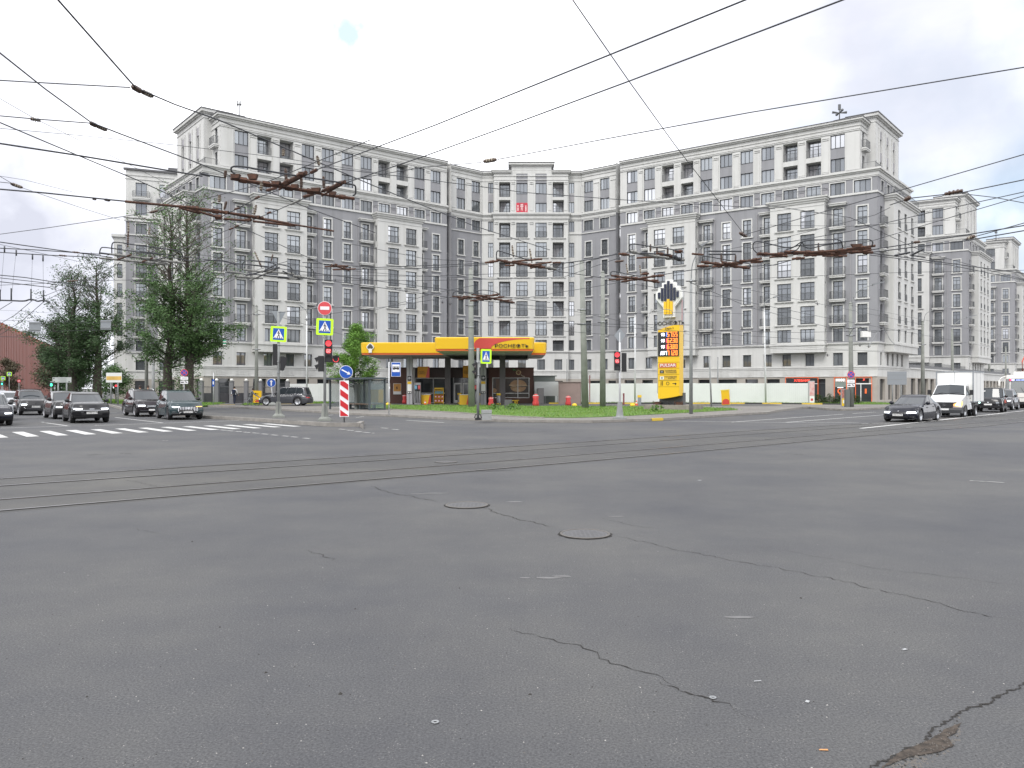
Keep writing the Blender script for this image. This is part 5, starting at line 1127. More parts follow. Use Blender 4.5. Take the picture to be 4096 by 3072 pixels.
x, y = G(3383, 1626, .15); t = thing('advertising_post', 'narrow red and yellow advertising post beside the right concrete pole', 'advertising post', (x-.1, y+.3, .15), radians(-8))
b = MB(); b.box(-.2, .2, -.15, .15, 0, 1.65, mat('post_grey', (.35, .33, .32), .6)); b.obj('body', t); b = MB(); b.box(-.17, .17, -.165, -.152, .05, .75, YB); b.box(-.17, .17, -.165, -.152, .8, 1.6, mat('ad_red_pale', (.45, .18, .15), .6, noise=.5, nscale=8)); b.box(-.08, .08, -.17, -.166, .3, .6, WHP); b.obj('poster', t)
x, y = G(3245, 1616, .15); t = thing('advertising_column', 'red and white advertising column at the right end of the white fence', 'advertising post', (x, y, .15), radians(-10))
b = MB(); b.box(-.3, .3, -.2, .2, 0, 2.5, mat('column_end', (.40, .40, .40), .6)); b.obj('body', t); b = MB(); b.box(-.2, .28, -.215, -.203, .9, 2.4, mat('ad_pink', (.55, .20, .20), .6, noise=.7, nscale=3, col2=(.6, .5, .48))); b.box(-.2, .28, -.215, -.203, .15, .85, WHP); b.box(-.1, .15, -.22, -.216, .35, .6, REDB); b.obj('poster', t)
x, y = G(2035, 1635, .15); b = MB(); b.prism([(-.35, 0), (.2, -.1), (.3, .3), (-.2, .4)], 0, .75, mat('granite_dark', (.09, .09, .095), .8)); o = b.obj('stone_block'); o.location = (x, y, .15); tag(o, 'dark pointed stone block standing in the grass verge', 'stone')
x, y = G(1946, 1680, .15); t = thing('litter_bin', 'grey concrete litter bin on the pavement by the crossing sign', 'litter bin', (x, y, .15), .1); BN = mat('bin_concrete', (.30, .31, .31), .8, noise=.1, nscale=5)
b = MB(); b.box(-.26, .26, -.24, .24, 0, .34, BN); b.obj('body', t); b = MB(); b.box(-.27, .27, -.25, .25, .36, .54, BN); b.obj('lid', t)
# bus shelter ---------------------------------------------------------------
SHG = mat('shelter_frame', (.055, .07, .08), .5); CG = bpy.data.materials.new('clear_glass'); CG.use_nodes = True; MATS['clear_glass'] = CG
_n = CG.node_tree; _p = _n.nodes['Principled BSDF']; _p.inputs['Base Color'].default_value = (.20, .26, .27, 1); _p.inputs['Roughness'].default_value = .06; _p.inputs['Alpha'].default_value = .28
x0, y0 = G(1478, 1641, .15); x1 = (1318-2048)/FPX*(y0+3.2); t = thing('bus_shelter', 'glass bus shelter with dark frame behind the striped marker post', 'bus shelter')
P0 = Vector((x0, y0)); P1 = Vector((x1, y0+3.4)); u = (P1-P0).normalized(); nn = Vector((-u.y, u.x)); nn = nn if nn.y > 0 else -nn; L = (P1-P0).length; fr = Fr(P0, u, -nn)
b = MB()
for s, d in ((0, 0), (0, -1.5), (L, -1.5), (L, 0), (L/2, -1.5)): bb(b, fr, s-.06, s+.06, d-.06, d+.06, .15, 2.55, SHG)
bb(b, fr, 0, .16, -1.5, 0, .15, .25, SHG); bb(b, fr, 0, L, -1.53, -1.47, .15, .27, SHG); bb(b, fr, 0, L, -1.53, -1.47, 2.4, 2.5, SHG); b.obj('frame', t)
b = MB(); bb(b, fr, -.2, L+.2, -1.7, .45, 2.55, 2.63, SHG)
for s in (0, L/3, 2*L/3, L): bb(b, fr, s-.05, s+.05, -1.6, .5, 2.63, 2.7, SHG)
b.obj('roof', t)
for a, c in ((.08, L/2-.06), (L/2+.06, L-.06)): b = MB(); bb(b, fr, a, c, -1.51, -1.49, .35, 2.38, CG); b.obj('glass_panel', t)
b = MB(); bb(b, fr, -.01, .01, -1.42, -.08, .3, 2.45, CG); b.obj('glass_panel', t); b = MB(); bb(b, fr, L-.01, L+.01, -1.42, -.08, .3, 2.45, CG); b.obj('glass_panel', t)
b = MB(); bb(b, fr, .6, L-.8, -1.35, -.95, .55, .62, mat('bench_wood', (.16, .11, .08), .7)); b.obj('bench_seat', t)
for s in (.9, L/2, L-1.1): b = MB(); bb(b, fr, s-.04, s+.04, -1.3, -1.0, .15, .55, SHG); b.obj('leg', t)
b = MB(); c = fr(.45, .02, 1.35); 
yl = MB(); bb(yl, fr, L*.25, L*.5, -2.4, -1.9, .7, 1.75, YEL); o = yl.obj('yellow_box'); tag(o, 'yellow vending box seen through the bus shelter glass', 'box')
wp = MB(); Pq = fr(L*.9, -2.5, 0); bb(wp, fr, L*.62, L*.68, -2.6, -1.2, .15, 2.2, GG); o = wp.obj('info_board'); tag(o, 'dark board standing behind the bus shelter', 'board')
# stone fence with bars in front of the left wing
t = thing('bar_fence', 'dark grey bar fence with stone posts in front of the left wing', 'fence'); FD = mat('fence_bars_dark', (.09, .09, .10), .6); SP_ = mat('fence_post_stone', (.17, .17, .18), .8)
A, B_ = D(805, 1553, 87), D(1150, 1553, 94.5); n = 6; u = (B_-A)/n
for i in range(n+1):
    p = A+u*i; b = MB(); b.box(-.22, .22, -.22, .22, 0, 2.45, SP_); b.box(-.26, .26, -.26, .26, 2.45, 2.52, SP_); b.lathe((0, 0, 2.52), [(.12, 0), (.2, .1), (.16, .25), (.03, .3)], WHP, 10); o = b.obj('post', t); o.location = (p.x, p.y, .15)
b = MB(); L = u.length*n
for i in range(int(L/.14)): p = A+(B_-A)*(i*.14/L); b.box(p.x-.012, p.x+.012, p.y-.01, p.y+.01, .2, 2.1, FD)
for z in (.3, 2.0): b.tube([(A.x, A.y, z), (B_.x, B_.y, z)], .03, FD, 4)
b.obj('bars', t)
b = MB(); b.prism([(A.x, A.y+.5), (B_.x, B_.y+.5), (B_.x, B_.y+.6), (A.x, A.y+.6)], .15, 1.3, FD); b.obj('backing', t)
# ---------------------------------------------------------------- signs, signals, poles
LIME = mat('sign_lime', (.50, .88, .02), .5, emit=((.55, .95, .03), .12)); BLU = mat('sign_blue', (.012, .085, .42), .4); SREDM = mat('sign_red', (.55, .02, .03), .4); SREDP = mat('sign_red_pale', (.62, .07, .08), .4); SW = mat('sign_white', (.80, .80, .82), .4); SBACK = mat('sign_back', (.27, .29, .31), .5, metal=.4)
POLEG = mat('pole_grey', (.24, .25, .25), .6, noise=.15, nscale=3); PCON = mat('pole_concrete', (.235, .245, .225), .9, noise=.22, nscale=1.5); PW = mat('pole_white', (.60, .61, .62), .5)
def face(p): return atan2(-p[0], p[1])
def disc(b, cx, cz, r, y, m, n=28, th=.012): b.lathe((cx, y, cz), [(r, 0), (r, -th)], m, n, 'y', smooth=False)
def ped_sign(parent, z, s=1.0, y=-.08, rot=0):
    """square pedestrian crossing sign on a lime backing; s = side of the blue field"""
    e = s*.66; o = bpy.data.objects.new('crossing_sign', None)
    b = MB(); pts = []
    r = .06
    for cx, cz, a0 in ((e-r, e-r, 0), (-e+r, e-r, pi/2), (-e+r, -e+r, pi), (e-r, -e+r, 3*pi/2)):
        for k in range(4): a = a0+k*pi/6; pts.append((cx+cos(a)*r, cz+sin(a)*r))
    b.vprism(pts, -.02, 0, LIME); b.vprism([(-s*.46, -s*.50), (s*.46, -s*.50), (s*.46, s*.50), (-s*.46, s*.50)], -.028, -.0202, BLU)
    b.vprism([(-s*.42, -s*.36), (s*.42, -s*.36), (0, s*.44)], -.036, -.0282, SW)
    q = lambda P: b.vprism([(x*s, z_*s) for x, z_ in P], -.044, -.0362, TXT)
    b.lathe((-.0*s, -.036, .25*s), [(.038*s, 0), (.038*s, -.008)], TXT, 10, 'y')
    q([(-.03, .20), (.04, .19), (.05, .02), (-.02, .0)]); q([(-.02, .02), (.04, .03), (.02, -.12), (-.06, -.28), (-.11, -.26), (-.03, -.12)]); q([(.0, .03), (.05, .02), (.08, -.12), (.15, -.25), (.11, -.28), (.03, -.14)])
    q([(-.03, .18), (-.01, .14), (-.08, .04), (-.12, .05)]); q([(.03, .17), (.05, .12), (.13, .06), (.11, .02), (.02, .08)])
    for x in (-.30, -.12, .06, .24): q([(x-.02, -.34), (x+.07, -.34), (x+.05, -.27), (x, -.27)])
    ob = b.obj('crossing_sign', parent); ob.location = (0, y, z); ob.rotation_euler = (0, rot, 0); return ob
def clamp(b, z, r): b.lathe((0, 0, z-.03), [(r, 0), (r, .06)], STEEL, 10)
def cast_base(T, z=1.0, r=.085):
    b = MB(); b.prism([(-.34, -.34), (.34, -.34), (.34, .34), (-.34, .34)], 0, .09, PCON); b.lathe((0, 0, .09), [(.30, 0), (.26, .08), (.19, .12), (.13, .75), (.13, .80)], PCON, 12, smooth=False); b.box(-.012, .012, -.2, -.1, .1, .85, RAILM); b.obj('base', T)
def lens(b, x, z, r, y, m, vis=True):
    disc(b, x, z, r, y, m, 20, .015)
    if vis:
        n = 12
        for k in range(n): a, c = pi*k/n, pi*(k+1)/n; b.quad((x+cos(a)*r*1.08, y-.005, z+sin(a)*r*1.08), (x+cos(c)*r*1.08, y-.005, z+sin(c)*r*1.08), (x+cos(c)*r*1.08, y-.16, z+sin(c)*r*1.08), (x+cos(a)*r*1.08, y-.16, z+sin(a)*r*1.08), BLK)
LRED = mat('lamp_red_lit', (.8, .05, .05), .4, emit=((1, .07, .09), .75)); LOFF = mat('lamp_off', (.035, .037, .04), .3); LDIG = mat('lamp_digits', (1, .3, .3), .4, emit=((1, .22, .22), 2.2)); LDIM = mat('lamp_dim_red', (.30, .03, .04), .4, emit=((1, .07, .09), .15)); LGRN = mat('lamp_green_lit', (.1, .9, .5), .4, emit=((.05, 1, .45), 2.0)); LPINK = mat('lamp_lens_pale', (.40, .30, .27), .3)
def signal(T, x, ztop, n=3, s=.36, y=-.14, digits='02', lamps=None, name='signal_head'):
    b = MB(); h = n*s; b.box(x-s/2, x+s/2, y, y+.14, ztop-h, ztop, BLK); o = b.obj(name, T)
    for i in range(n):
        z = ztop-s*(i+.5); l = MB(); m = (lamps or [LRED, LDIM, LOFF])[i]; lens(l, x, z, s*.40, y-.002, m); l.obj('lamp', o)
        if digits and i == 1:
            g = MB(); w = s*.2
            for j, ch in enumerate(digits): seg(g, ch, x-s*.24+j*s*.27, z-s*.2, s*.2, s*.4, s*.045, y-.02, LDIG)
            g.obj('countdown', o)
    return o
# 1: tall signal with no-entry sign on the island
def at(px, py, z=0.0): x, y = G(px, py, z); return (x, y, z)
p = at(1299, 1683, .18); T = thing('traffic_light', 'traffic light showing red and 02 under a no entry sign on the traffic island', 'traffic light', p, face(p)); kz = p[1]/FPX
Z = lambda y: EYE+(HOR-y)*kz-.18
cast_base(T); b = MB(); b.tube([(0, 0, .1), (0, 0, Z(1225))], .07, POLEG, 12); clamp(b, Z(1460), .09); clamp(b, Z(1350), .085); b.obj('pole', T)
b = MB(); disc(b, 0, Z(1234), 28*kz, -.09, SW, 32); disc(b, 0, Z(1234), 26.2*kz, -.103, SREDP, 32); b.box(-17.5*kz, 17.5*kz, -.125, -.1155, Z(1240), Z(1227), SW); b.obj('no_entry_sign', T)
ped_sign(T, Z(1308), 50*kz, -.10, .03)
signal(T, 14.5*kz, Z(1359), 3, 30*kz, -.16)
b = MB(); x0 = 30*kz; b.box(x0, x0+26*kz, -.14, 0, Z(1451), Z(1422), BLK); o = b.obj('turn_signal_head', T); l = MB(); lens(l, x0+13*kz, Z(1437), 11*kz, -.142, LOFF)
l.vprism(ell(x0+13*kz, Z(1437), 11.5*kz, 11.5*kz, pi*.95, 2*pi+.6, 16)+ell(x0+13*kz, Z(1437), 9.8*kz, 9.8*kz, pi*.95, 2*pi+.6, 16)[::-1], -.168, -.158, LRED); l.obj('lamp', o)
b = MB(); b.box(-.33, -.05, -.12, .12, Z(1486), Z(1424), BLK); o = b.obj('side_signal_head', T)
for z in (Z(1441), Z(1470)): l = MB(); l.lathe((-.335, 0, z), [(.11, 0), (.11, -.02)], LPINK, 14, 'x'); l.vprism([(-.52, z+.10), (-.33, z+.17), (-.33, z+.02), (-.40, z-.12)], -.12, -.11, BLK); l.vprism([(-.52, z+.10), (-.33, z+.17), (-.33, z+.02), (-.40, z-.12)], .11, .12, BLK); l.obj('lamp', o)
# 2: signal seen from the side with crossing sign
p = at(1114, 1669, .18); T = thing('traffic_light', 'traffic light seen from behind with a lime crossing sign and triangular sign backs', 'traffic light', p, face(p)); kz = p[1]/FPX
cast_base(T); b = MB(); b.tube([(0, 0, .1), (0, 0, Z(1245))], .075, POLEG, 12); clamp(b, Z(1490), .1); clamp(b, Z(1446), .1); clamp(b, Z(1380), .09); b.tube([(.08, -.05, Z(1446)), (.12, -.1, Z(1470)), (.2, -.05, Z(1484)), (.35, 0, Z(1478))], .012, BLK, 5); b.obj('pole', T)
ped_sign(T, Z(1337), 46.5*kz, -.1, .045)
b = MB(); b.vprism([(-6*kz, Z(1244)), (6*kz+.33, Z(1247)), (0, Z(1302))], -.02, 0, SBACK); o = b.obj('yield_sign_back', T); o.rotation_euler = (0, 0, .4)
b = MB(); b.vprism([(-.38, Z(1244)), (.1, Z(1246)), (.05, Z(1302))], .03, .05, SBACK); b.obj('triangle_sign_back', T)
b = MB(); b.box(-22*kz, -2*kz, -.05, .10, Z(1461), Z(1376), BLK); b.obj('screen_board', T)
b = MB(); b.box(6*kz, 20*kz, -.14, .14, Z(1482), Z(1426), BLK); b.vprism([(20*kz, Z(1426)), (32*kz, Z(1430)), (31*kz, Z(1455)), (20*kz, Z(1482))], -.14, .14, BLK); b.obj('signal_head', T)
# 3: right of the concrete pole
p = at(1912, 1680, .15); T = thing('traffic_light', 'pedestrian signal and tilted lime crossing sign on a pole by the concrete litter bin', 'traffic light', p, face(p)); kz = p[1]/FPX; Z = lambda y: EYE+(HOR-y)*kz-.15
b = MB(); b.tube([(0, 0, 0), (0, 0, Z(1392))], .075, POLEG, 12); clamp(b, Z(1450), .09); clamp(b, Z(1500), .09); b.obj('pole', T); b = MB(); b.box(-.16, .16, -.16, .16, 0, .12, BLK); b.tube([(-.18, -.1, .12), (-.13, 0, .3), (0, 0, .34)], .03, BLK, 5); b.tube([(.18, -.1, .12), (.13, 0, .3), (0, 0, .34)], .03, BLK, 5); b.obj('base', T)
o = ped_sign(T, Z(1426), 33*kz, -.1, .02); o.location.x = 32*kz; o.scale = (.98, 1, 1.32)
b = MB(); b.box(-10*kz, -3*kz, -.12, .12, Z(1507), Z(1449), BLK); o = b.obj('signal_head', T)
for z in (Z(1464), Z(1492)): l = MB(); l.lathe((-10*kz-.004, 0, z), [(.11, 0), (.11, -.02)], LPINK, 14, 'x'); l.vprism([(-25*kz, z+.10), (-10*kz, z+.17), (-10*kz, z+.05), (-18*kz, z-.05)], -.12, -.11, BLK); l.obj('lamp', o)
# 4: right signal on the conical base
p = at(2479, 1676, .15); T = thing('traffic_light', 'traffic light showing red 55 before the grass, with a diamond sign back above', 'traffic light', p, face(p)); kz = p[1]/FPX
b = MB(); b.prism([(-.38, -.38), (.38, -.38), (.38, .38), (-.38, .38)], 0, .1, POLEG); b.lathe((0, 0, .1), [(.26, 0), (.20, .1), (.11, .85)], POLEG, 12, smooth=False); b.obj('base', T)
b = MB(); b.tube([(0, 0, .1), (0, 0, Z(1330))], .055, PW, 12); b.obj('pole', T); signal(T, -10*kz, Z(1407), 3, 25*kz, -.16, '55'); b = MB(); b.box(7*kz, 27*kz, 0, .14, Z(1487), Z(1412), BLK); b.obj('screen_board', T)
b = MB(); b.vprism([(0, Z(1312)), (22*kz, Z(1342)), (0, Z(1373)), (-22*kz, Z(1342))], -.05, -.035, SBACK); b.obj('diamond_sign_back', T)
# keep-right sign with the striped board
p = at(1377, 1690, .18); T = thing('marker_post', 'striped red and white marker board under a round blue arrow sign', 'road sign', p, face(p)); kz = p[1]/FPX; Z = lambda y: EYE+(HOR-y)*kz-.18
b = MB(); b.tube([(0, .03, 0), (0, .03, Z(1470))], .04, STEEL, 10); b.obj('pole', T)
b = MB(); zc = Z(1488); disc(b, 7*kz, zc, 26.5*kz, -.03, SW, 36); disc(b, 7*kz, zc, 24.5*kz, -.043, BLU, 36)
c = Vector((7*kz, zc)); d = Vector((.87, -.49)); nn = Vector((.49, .87)); R = 24*kz
pts = [c-d*R*.82+nn*R*.11, c+d*R*.38+nn*R*.11, c+d*R*.30+nn*R*.34, c+d*R*.84, c+d*R*.30-nn*R*.34, c+d*R*.38-nn*R*.11, c-d*R*.82-nn*R*.11]
b.vprism([tuple(q) for q in pts], -.064, -.056, SW); b.obj('arrow_sign', T)
b = MB(); zt, zb, w = Z(1522), Z(1667), 18.5*kz; b.box(-w, w, -.03, -.01, zb, zt, SW); hh = (zt-zb)
b.T = lambda x, y, z: (x, y, z)
w2 = w*.84; za, zz = zb+.035, zt-.035
for k in range(-1, 4):
    top = zz+.30-k*hh*.285-.18; P = [(-w2, top), (-w2, top-hh*.165), (w2, top-hh*.165-w2*2*.72), (w2, top-w2*2*.72)]
    Q = []
    # clip the slanting band to the board
    def clip(P, zc, up):
        R_ = []
        for i in range(len(P)):
            a, c = P[i], P[(i+1) % len(P)]; ia, ic = (a[1] <= zc) == up, (c[1] <= zc) == up
            if ia: R_.append(a)
            if ia != ic: t = (zc-a[1])/(c[1]-a[1]); R_.append((a[0]+(c[0]-a[0])*t, zc))
        return R_
    Q = clip(clip(P, zz, True), za, False)
    if len(Q) > 2: b.vprism(Q, -.042, -.0305, SREDM)
b.obj('striped_board', T)
# blue up-arrow sign in a concrete foot
p = at(1092, 1623, .15); T = thing('arrow_sign', 'small round blue sign with a white upward arrow left of the station car', 'road sign', p, face(p)); kz = p[1]/FPX; Z = lambda y: EYE+(HOR-y)*kz-.15
b = MB(); b.tube([(0, 0, 0), (-.15, 0, Z(1540))], .035, PW, 8); b.obj('pole', T); b = MB(); b.lathe((0, -.1, 0), [(.45, 0), (.38, .2), (.15, .34), (.05, .36)], CONC, 14); b.obj('foot', T)
b = MB(); disc(b, -.16, Z(1531.5), 17.5*kz, -.05, SW); disc(b, -.16, Z(1531.5), 16*kz, -.063, BLU); zc = Z(1531.5); r = 16*kz; b.vprism([(-.16-.06, zc-r*.7), (-.16+.06, zc-r*.7), (-.16+.06, zc+r*.25), (-.16+.15, zc+r*.25), (-.16, zc+r*.75), (-.16-.15, zc+r*.25), (-.16-.06, zc+r*.25)], -.086, -.076, SW); b.obj('arrow_disc', T)
# bus stop sign
p = at(1556, 1660, .15); T = thing('bus_stop_sign', 'blue bus stop sign with a bus pictogram on a thin post', 'road sign', p, face(p)); kz = p[1]/FPX
b = MB(); b.tube([(0, 0, 0), (0, 0, Z(1448))], .035, PW, 8); b.box(.0, .06, -.04, .0, Z(1555), Z(1547), SW); b.obj('pole', T)
b = MB(); b.box(9*kz, 46*kz, -.04, -.02, Z(1506), Z(1449), SW); b.box(10.5*kz, 44.5*kz, -.048, -.041, Z(1504.5), Z(1450.5), BLU); b.box(13*kz, 42*kz, -.056, -.049, Z(1488), Z(1458), SW)
xa, xb, za, zb = 15*kz, 40*kz, Z(1477), Z(1466); b.box(xa, xb, -.064, -.057, za, zb, TXT)
for i in range(4): b.box(xa+.04+i*(xb-xa)*.235, xa+(i+.8)*(xb-xa)*.235, -.07, -.065, zb-.08, zb-.02, SW)
for x in (xa+.07, xb-.07): b.lathe((x, -.057, za), [(.04, 0), (.04, -.01)], TXT, 10, 'y')
b.obj('bus_panel', T)
# no-stopping signs
def nostop(p, px, pys, lab, pole=True, py2=None, r=14, group=None):
    T = thing('no_stopping_sign', lab, 'road sign', p, face(p)); kz = p[1]/FPX; Z = lambda y: EYE+(HOR-y)*kz-p[2]
    if pole: b = MB(); b.tube([(0, .05, 0), (0, .05, Z(pys))], .035, STEEL, 8); b.obj('pole', T)
    b = MB(); zc = Z(pys); R = r*kz; disc(b, 0, zc, R, -.03, SREDP, 28); disc(b, 0, zc, R*.80, -.043, BLU, 28); d = .7071
    for s in (1, -1):
        P = [Vector((-R*.78, -.05)), Vector((R*.78, -.05)), Vector((R*.78, .05)), Vector((-R*.78, .05))]; y = -.062 if s > 0 else -.066
        w = R*.09; P = [Vector((-R*.78, -w)), Vector((R*.78, -w)), Vector((R*.78, w)), Vector((-R*.78, w))]
        b.vprism([(q.x*d-q.y*d*s, zc+q.x*d*s+q.y*d) for q in P], y, y+.006, SREDP)
    b.obj('round_sign', T)
    for k, y in enumerate(py2 or []):
        b = MB(); b.box(-R, R, -.04, -.025, Z(y+R/kz*.44), Z(y-R/kz*.44), SW)
        if k: b.box(-R*.85, -R*.1, -.047, -.041, Z(y+2), Z(y-2), TXT); b.vprism([(R*.0, Z(y-1)), (R*.5, Z(y-4)), (R*.85, Z(y+3)), (R*.3, Z(y))], -.047, -.041, TXT)
        else:
            for q in (-2.5, 1): b.box(-R*.6, R*.7, -.047, -.041, Z(y+q+1), Z(y+q), mat('plate_text_grey', (.35, .35, .36), .6))
        b.obj('plate', T)
p = D(737, 1553, 57); p = (p.x, p.y, .15); nostop(p, 737, 1491, 'red and blue no stopping sign with two plates by the tree trunks', True, [1513, 1529], 14)
p = at(3400, 1631, .15); nostop((p[0], p[1]-.2, p[2]), 3400, 1498.5, 'no stopping sign with two plates strapped to the right concrete pole', False, [1525, 1541], 14)
p = at(853, 1618, .15); T = thing('side_sign', 'narrow blue sign seen edge-on on a thin white post beside the left car park', 'road sign', p, face(p)); kz = p[1]/FPX; Z = lambda y: EYE+(HOR-y)*kz-.15
b = MB(); b.tube([(0, 0, 0), (.03, 0, Z(1490))], .035, PW, 8); b.obj('pole', T); b = MB(); b.box(-.12, .12, -.05, -.02, Z(1546), Z(1518), BLU); b.box(-.05, .05, -.058, -.051, Z(1538), Z(1525), SW); b.obj('panel', T)
# direction boards
def board(px0, px1, py0, py1, pyb, lab, m, legs=2, zb=.15, cat='sign board', fdir=0):
    x, y = G((px0+px1)/2, pyb, zb); kz = y/FPX; T = thing('sign_board', lab, cat, (x, y, zb), fdir); Z = lambda q: EYE+(HOR-q)*kz-zb; w = (px1-px0)*kz/2
    for i in range(legs): xx = -w*.45+i*w*.9/(max(1, legs-1)); b = MB(); b.tube([(xx, .06, 0), (xx, .06, Z(py0)-.05)], .07, POLEG, 8); b.obj('leg', T)
    b = MB(); b.box(-w, w, -.04, 0, Z(py1), Z(py0), m); b.obj('panel', T); return T, w, Z
T, w, Z = board(211, 286, 1509, 1530, 1626, 'white direction board with arrows over the left street', mat('board_grey', (.40, .43, .41), .6)); b = MB()
for i in range(5): b.box(-w*.4+(i % 2)*.2, w*.5, -.05, -.041, Z(1513+3.4*i), Z(1512+3.4*i), POLEG)
b.box(w*.7, w*.85, -.05, -.041, Z(1528), Z(1525), TXT); b.box(-w*.9, -w*.8, -.05, -.041, Z(1516), Z(1511), TXT); b.box(-w*.9, -w*.75, -.05, -.041, Z(1528), Z(1525), TXT); b.obj('lettering', T)
T, w, Z = board(3552, 3623, 1486, 1539, 1620, 'back of a large grey direction board on two posts at the right shops', SBACK, fdir=radians(-15)); b = MB()
for q in (1500, 1518): b.box(-w, w, .0, .04, Z(q+.6), Z(q-.6), POLEG); b.box(-w, w, -.05, -.041, Z(q+.6), Z(q-.6), POLEG)
b.obj('rib', T)
T, w, Z = board(425, 488, 1491, 1530, 1619, 'billboard with a yellow and white picture behind the left trees', mat('board_white', (.62, .64, .62), .6), cat='billboard'); b = MB(); b.box(-w*.95, w*.95, -.05, -.041, Z(1520), Z(1505), mat('ad_amber', (.62, .40, .10), .6, noise=.3, nscale=1)); b.obj('print', T)
# small signs and signals far down the left street
def farsig(px, pyt, pyb, Y, green, lab):
    p = D(px, 1553, Y); T = thing('traffic_light', lab, 'traffic light', (p.x, p.y, 0), face(p)); kz = Y/FPX; Z = lambda q: EYE+(HOR-q)*kz
    b = MB(); b.tube([(0, 0, 0), (0, 0, Z(pyt-4))], .08, POLEG, 6); b.obj('pole', T); b = MB(); b.box(-.2, .2, -.2, -.02, Z(pyb), Z(pyt), BLK); o = b.obj('signal_head', T)
    l = MB(); 
    if green: disc(l, 0, Z(pyb-4), .09, -.2, LGRN, 10); disc(l, 0, Z((pyt+pyb)/2), .08, -.2, LGRN, 10)
    else: disc(l, 0, Z(pyt+4), .13, -.2, LRED, 10)
    l.obj('lamp', o)
farsig(205, 1529, 1545, 71, True, 'traffic light showing green beside the white direction board'); farsig(8, 1527, 1541, 110, True, 'traffic light showing green at the left edge of the photo'); farsig(464, 1539, 1548, 88, False, 'small traffic light showing red below the billboard')
for px, py, Y, r, lab in ((37, 1496, 115, 8, 'small crossing sign far down the left street, upper one'), (12, 1513, 112, 8, 'small crossing sign at the left edge, lower one')):
    p = D(px, py, Y); T = thing('crossing_sign_post', lab, 'road sign', (p.x, p.y, 0), face(p)); b = MB(); b.tube([(0, .05, 0), (0, .05, p.z)], .05, POLEG, 6); b.obj('pole', T); ped_sign(T, p.z, r*2/1.32*Y/FPX, -.03)
p = D(76, 1524, 118); T = thing('no_entry_sign', 'small red no entry sign before the red hall', 'road sign', (p.x, p.y, 0), face(p)); b = MB(); b.tube([(0, .05, 0), (0, .05, p.z)], .05, POLEG, 6); b.obj('pole', T); b = MB(); disc(b, 0, p.z, .24, -.02, SREDP, 16); b.box(-.16, .16, -.05, -.035, p.z-.04, p.z+.04, SW); b.obj('disc', T)

# poles -----------------------------------------------------------------------------
def pole(px, pyb, pyt, wb, wt, m, lab, lamp=None, zb=.15, pxt=None, cap=True, Y=None, name='catenary_pole', cat='pole', collar=None):
    x, y = G(px, pyb, zb) if Y is None else ((px-2048)/FPX*Y, Y); k = y/FPX; zt = EYE+(HOR-pyt)*k; T = thing(name, lab, cat, (x, y, zb)); dx = ((pxt or px)-px)*k
    b = MB(); b.tube([(0, 0, 0), (dx*.5, 0, (zt-zb)/2), (dx, 0, zt-zb)], wb*k/2, m, 16, r1=wt*k/2); 
    if cap: b.lathe((dx, 0, zt-zb), [(wt*k/2, 0), (wt*k*.45, .1), (wt*k*.15, .2)], m, 12)
    b.obj('shaft', T); c = MB()
    for q in (collar or []): z = EYE+(HOR-q)*k-zb; rr = (wb+(wt-wb)*z/(zt-zb))*k/2; c.lathe((dx*z/(zt-zb), 0, z), [(rr+.03, 0), (rr+.03, .12)], STEEL, 14); cx_ = dx*z/(zt-zb); c.box(cx_-.25-rr, cx_-rr, -.03, .03, z+.02, z+.08, BLK); c.box(cx_+rr, cx_+.25+rr, -.03, .03, z+.02, z+.08, BLK)
    if collar: c.obj('clamp', T)
    if lamp:
        for (path, head) in lamp:
            P = [Vector(((qx-px)*k, 0, EYE+(HOR-qy)*k-zb)) for qx, qy in path]; a = MB(); a.tube(smooth3(P), .04, POLEG, 6); a.obj('lamp_arm', T)
            (ax, ay), (bx_, by) = head; A = Vector(((ax-px)*k, 0, EYE+(HOR-ay)*k-zb)); B = Vector(((bx_-px)*k, 0, EYE+(HOR-by)*k-zb)); h = MB(); d = (B-A); up = Vector((-d.z, 0, d.x)).normalized()*.08
            h.add([A-up+Vector((0, -.15, 0)), B-up*.5+Vector((0, -.13, 0)), B+up*.5+Vector((0, -.13, 0)), A+up+Vector((0, -.15, 0)), A-up+Vector((0, .15, 0)), B-up*.5+Vector((0, .13, 0)), B+up*.5+Vector((0, .13, 0)), A+up+Vector((0, .15, 0))], [(0, 1, 2, 3), (4, 7, 6, 5), (0, 4, 5, 1), (2, 6, 7, 3), (0, 3, 7, 4), (1, 5, 6, 2)], mat('lamp_head_grey', (.20, .21, .22), .5)); h.obj('lamp_head', T)
    return T
def smooth3(P, it=2):
    for _ in range(it):
        Q = [P[0]]
        for a, b in zip(P, P[1:]): Q += [a*.75+b*.25, a*.25+b*.75]
        P = Q+[P[-1]]
    return P
gp = 'concrete catenary poles'
pole(1886, 1629, 1078, 27, 17, PCON, 'thick concrete pole rising through the petrol station canopy front', pxt=1883, collar=[1225, 1312, 1400])
pole(2341, 1634, 1050, 29, 18, PCON, 'thicker left one of the two concrete poles in the grass verge', pxt=2327, collar=[1242, 1300])
pole(2411, 1629, 1092, 25, 15, PCON, 'right one of the two concrete poles in the grass verge, with a pointed cap', pxt=2411, collar=[1292])
pole(2764, 1656, 1125, 15, 10, POLEG, 'steel street lamp with a curved arm in front of the price pylon', lamp=[([(2765, 1130), (2766, 1070), (2778, 1030), (2806, 985)], ((2800, 984), (2836, 965)))], name='street_lamp', cat='street lamp', collar=[1128])
pole(3405, 1628, 1216, 21, 12, PCON, 'concrete pole with strapped signs before the coffee shop', pxt=3402, lamp=[([(3410, 1225), (3412, 1190), (3430, 1160), (3500, 1135)], ((3490, 1139), (3535, 1127)))], collar=[1315, 1345])
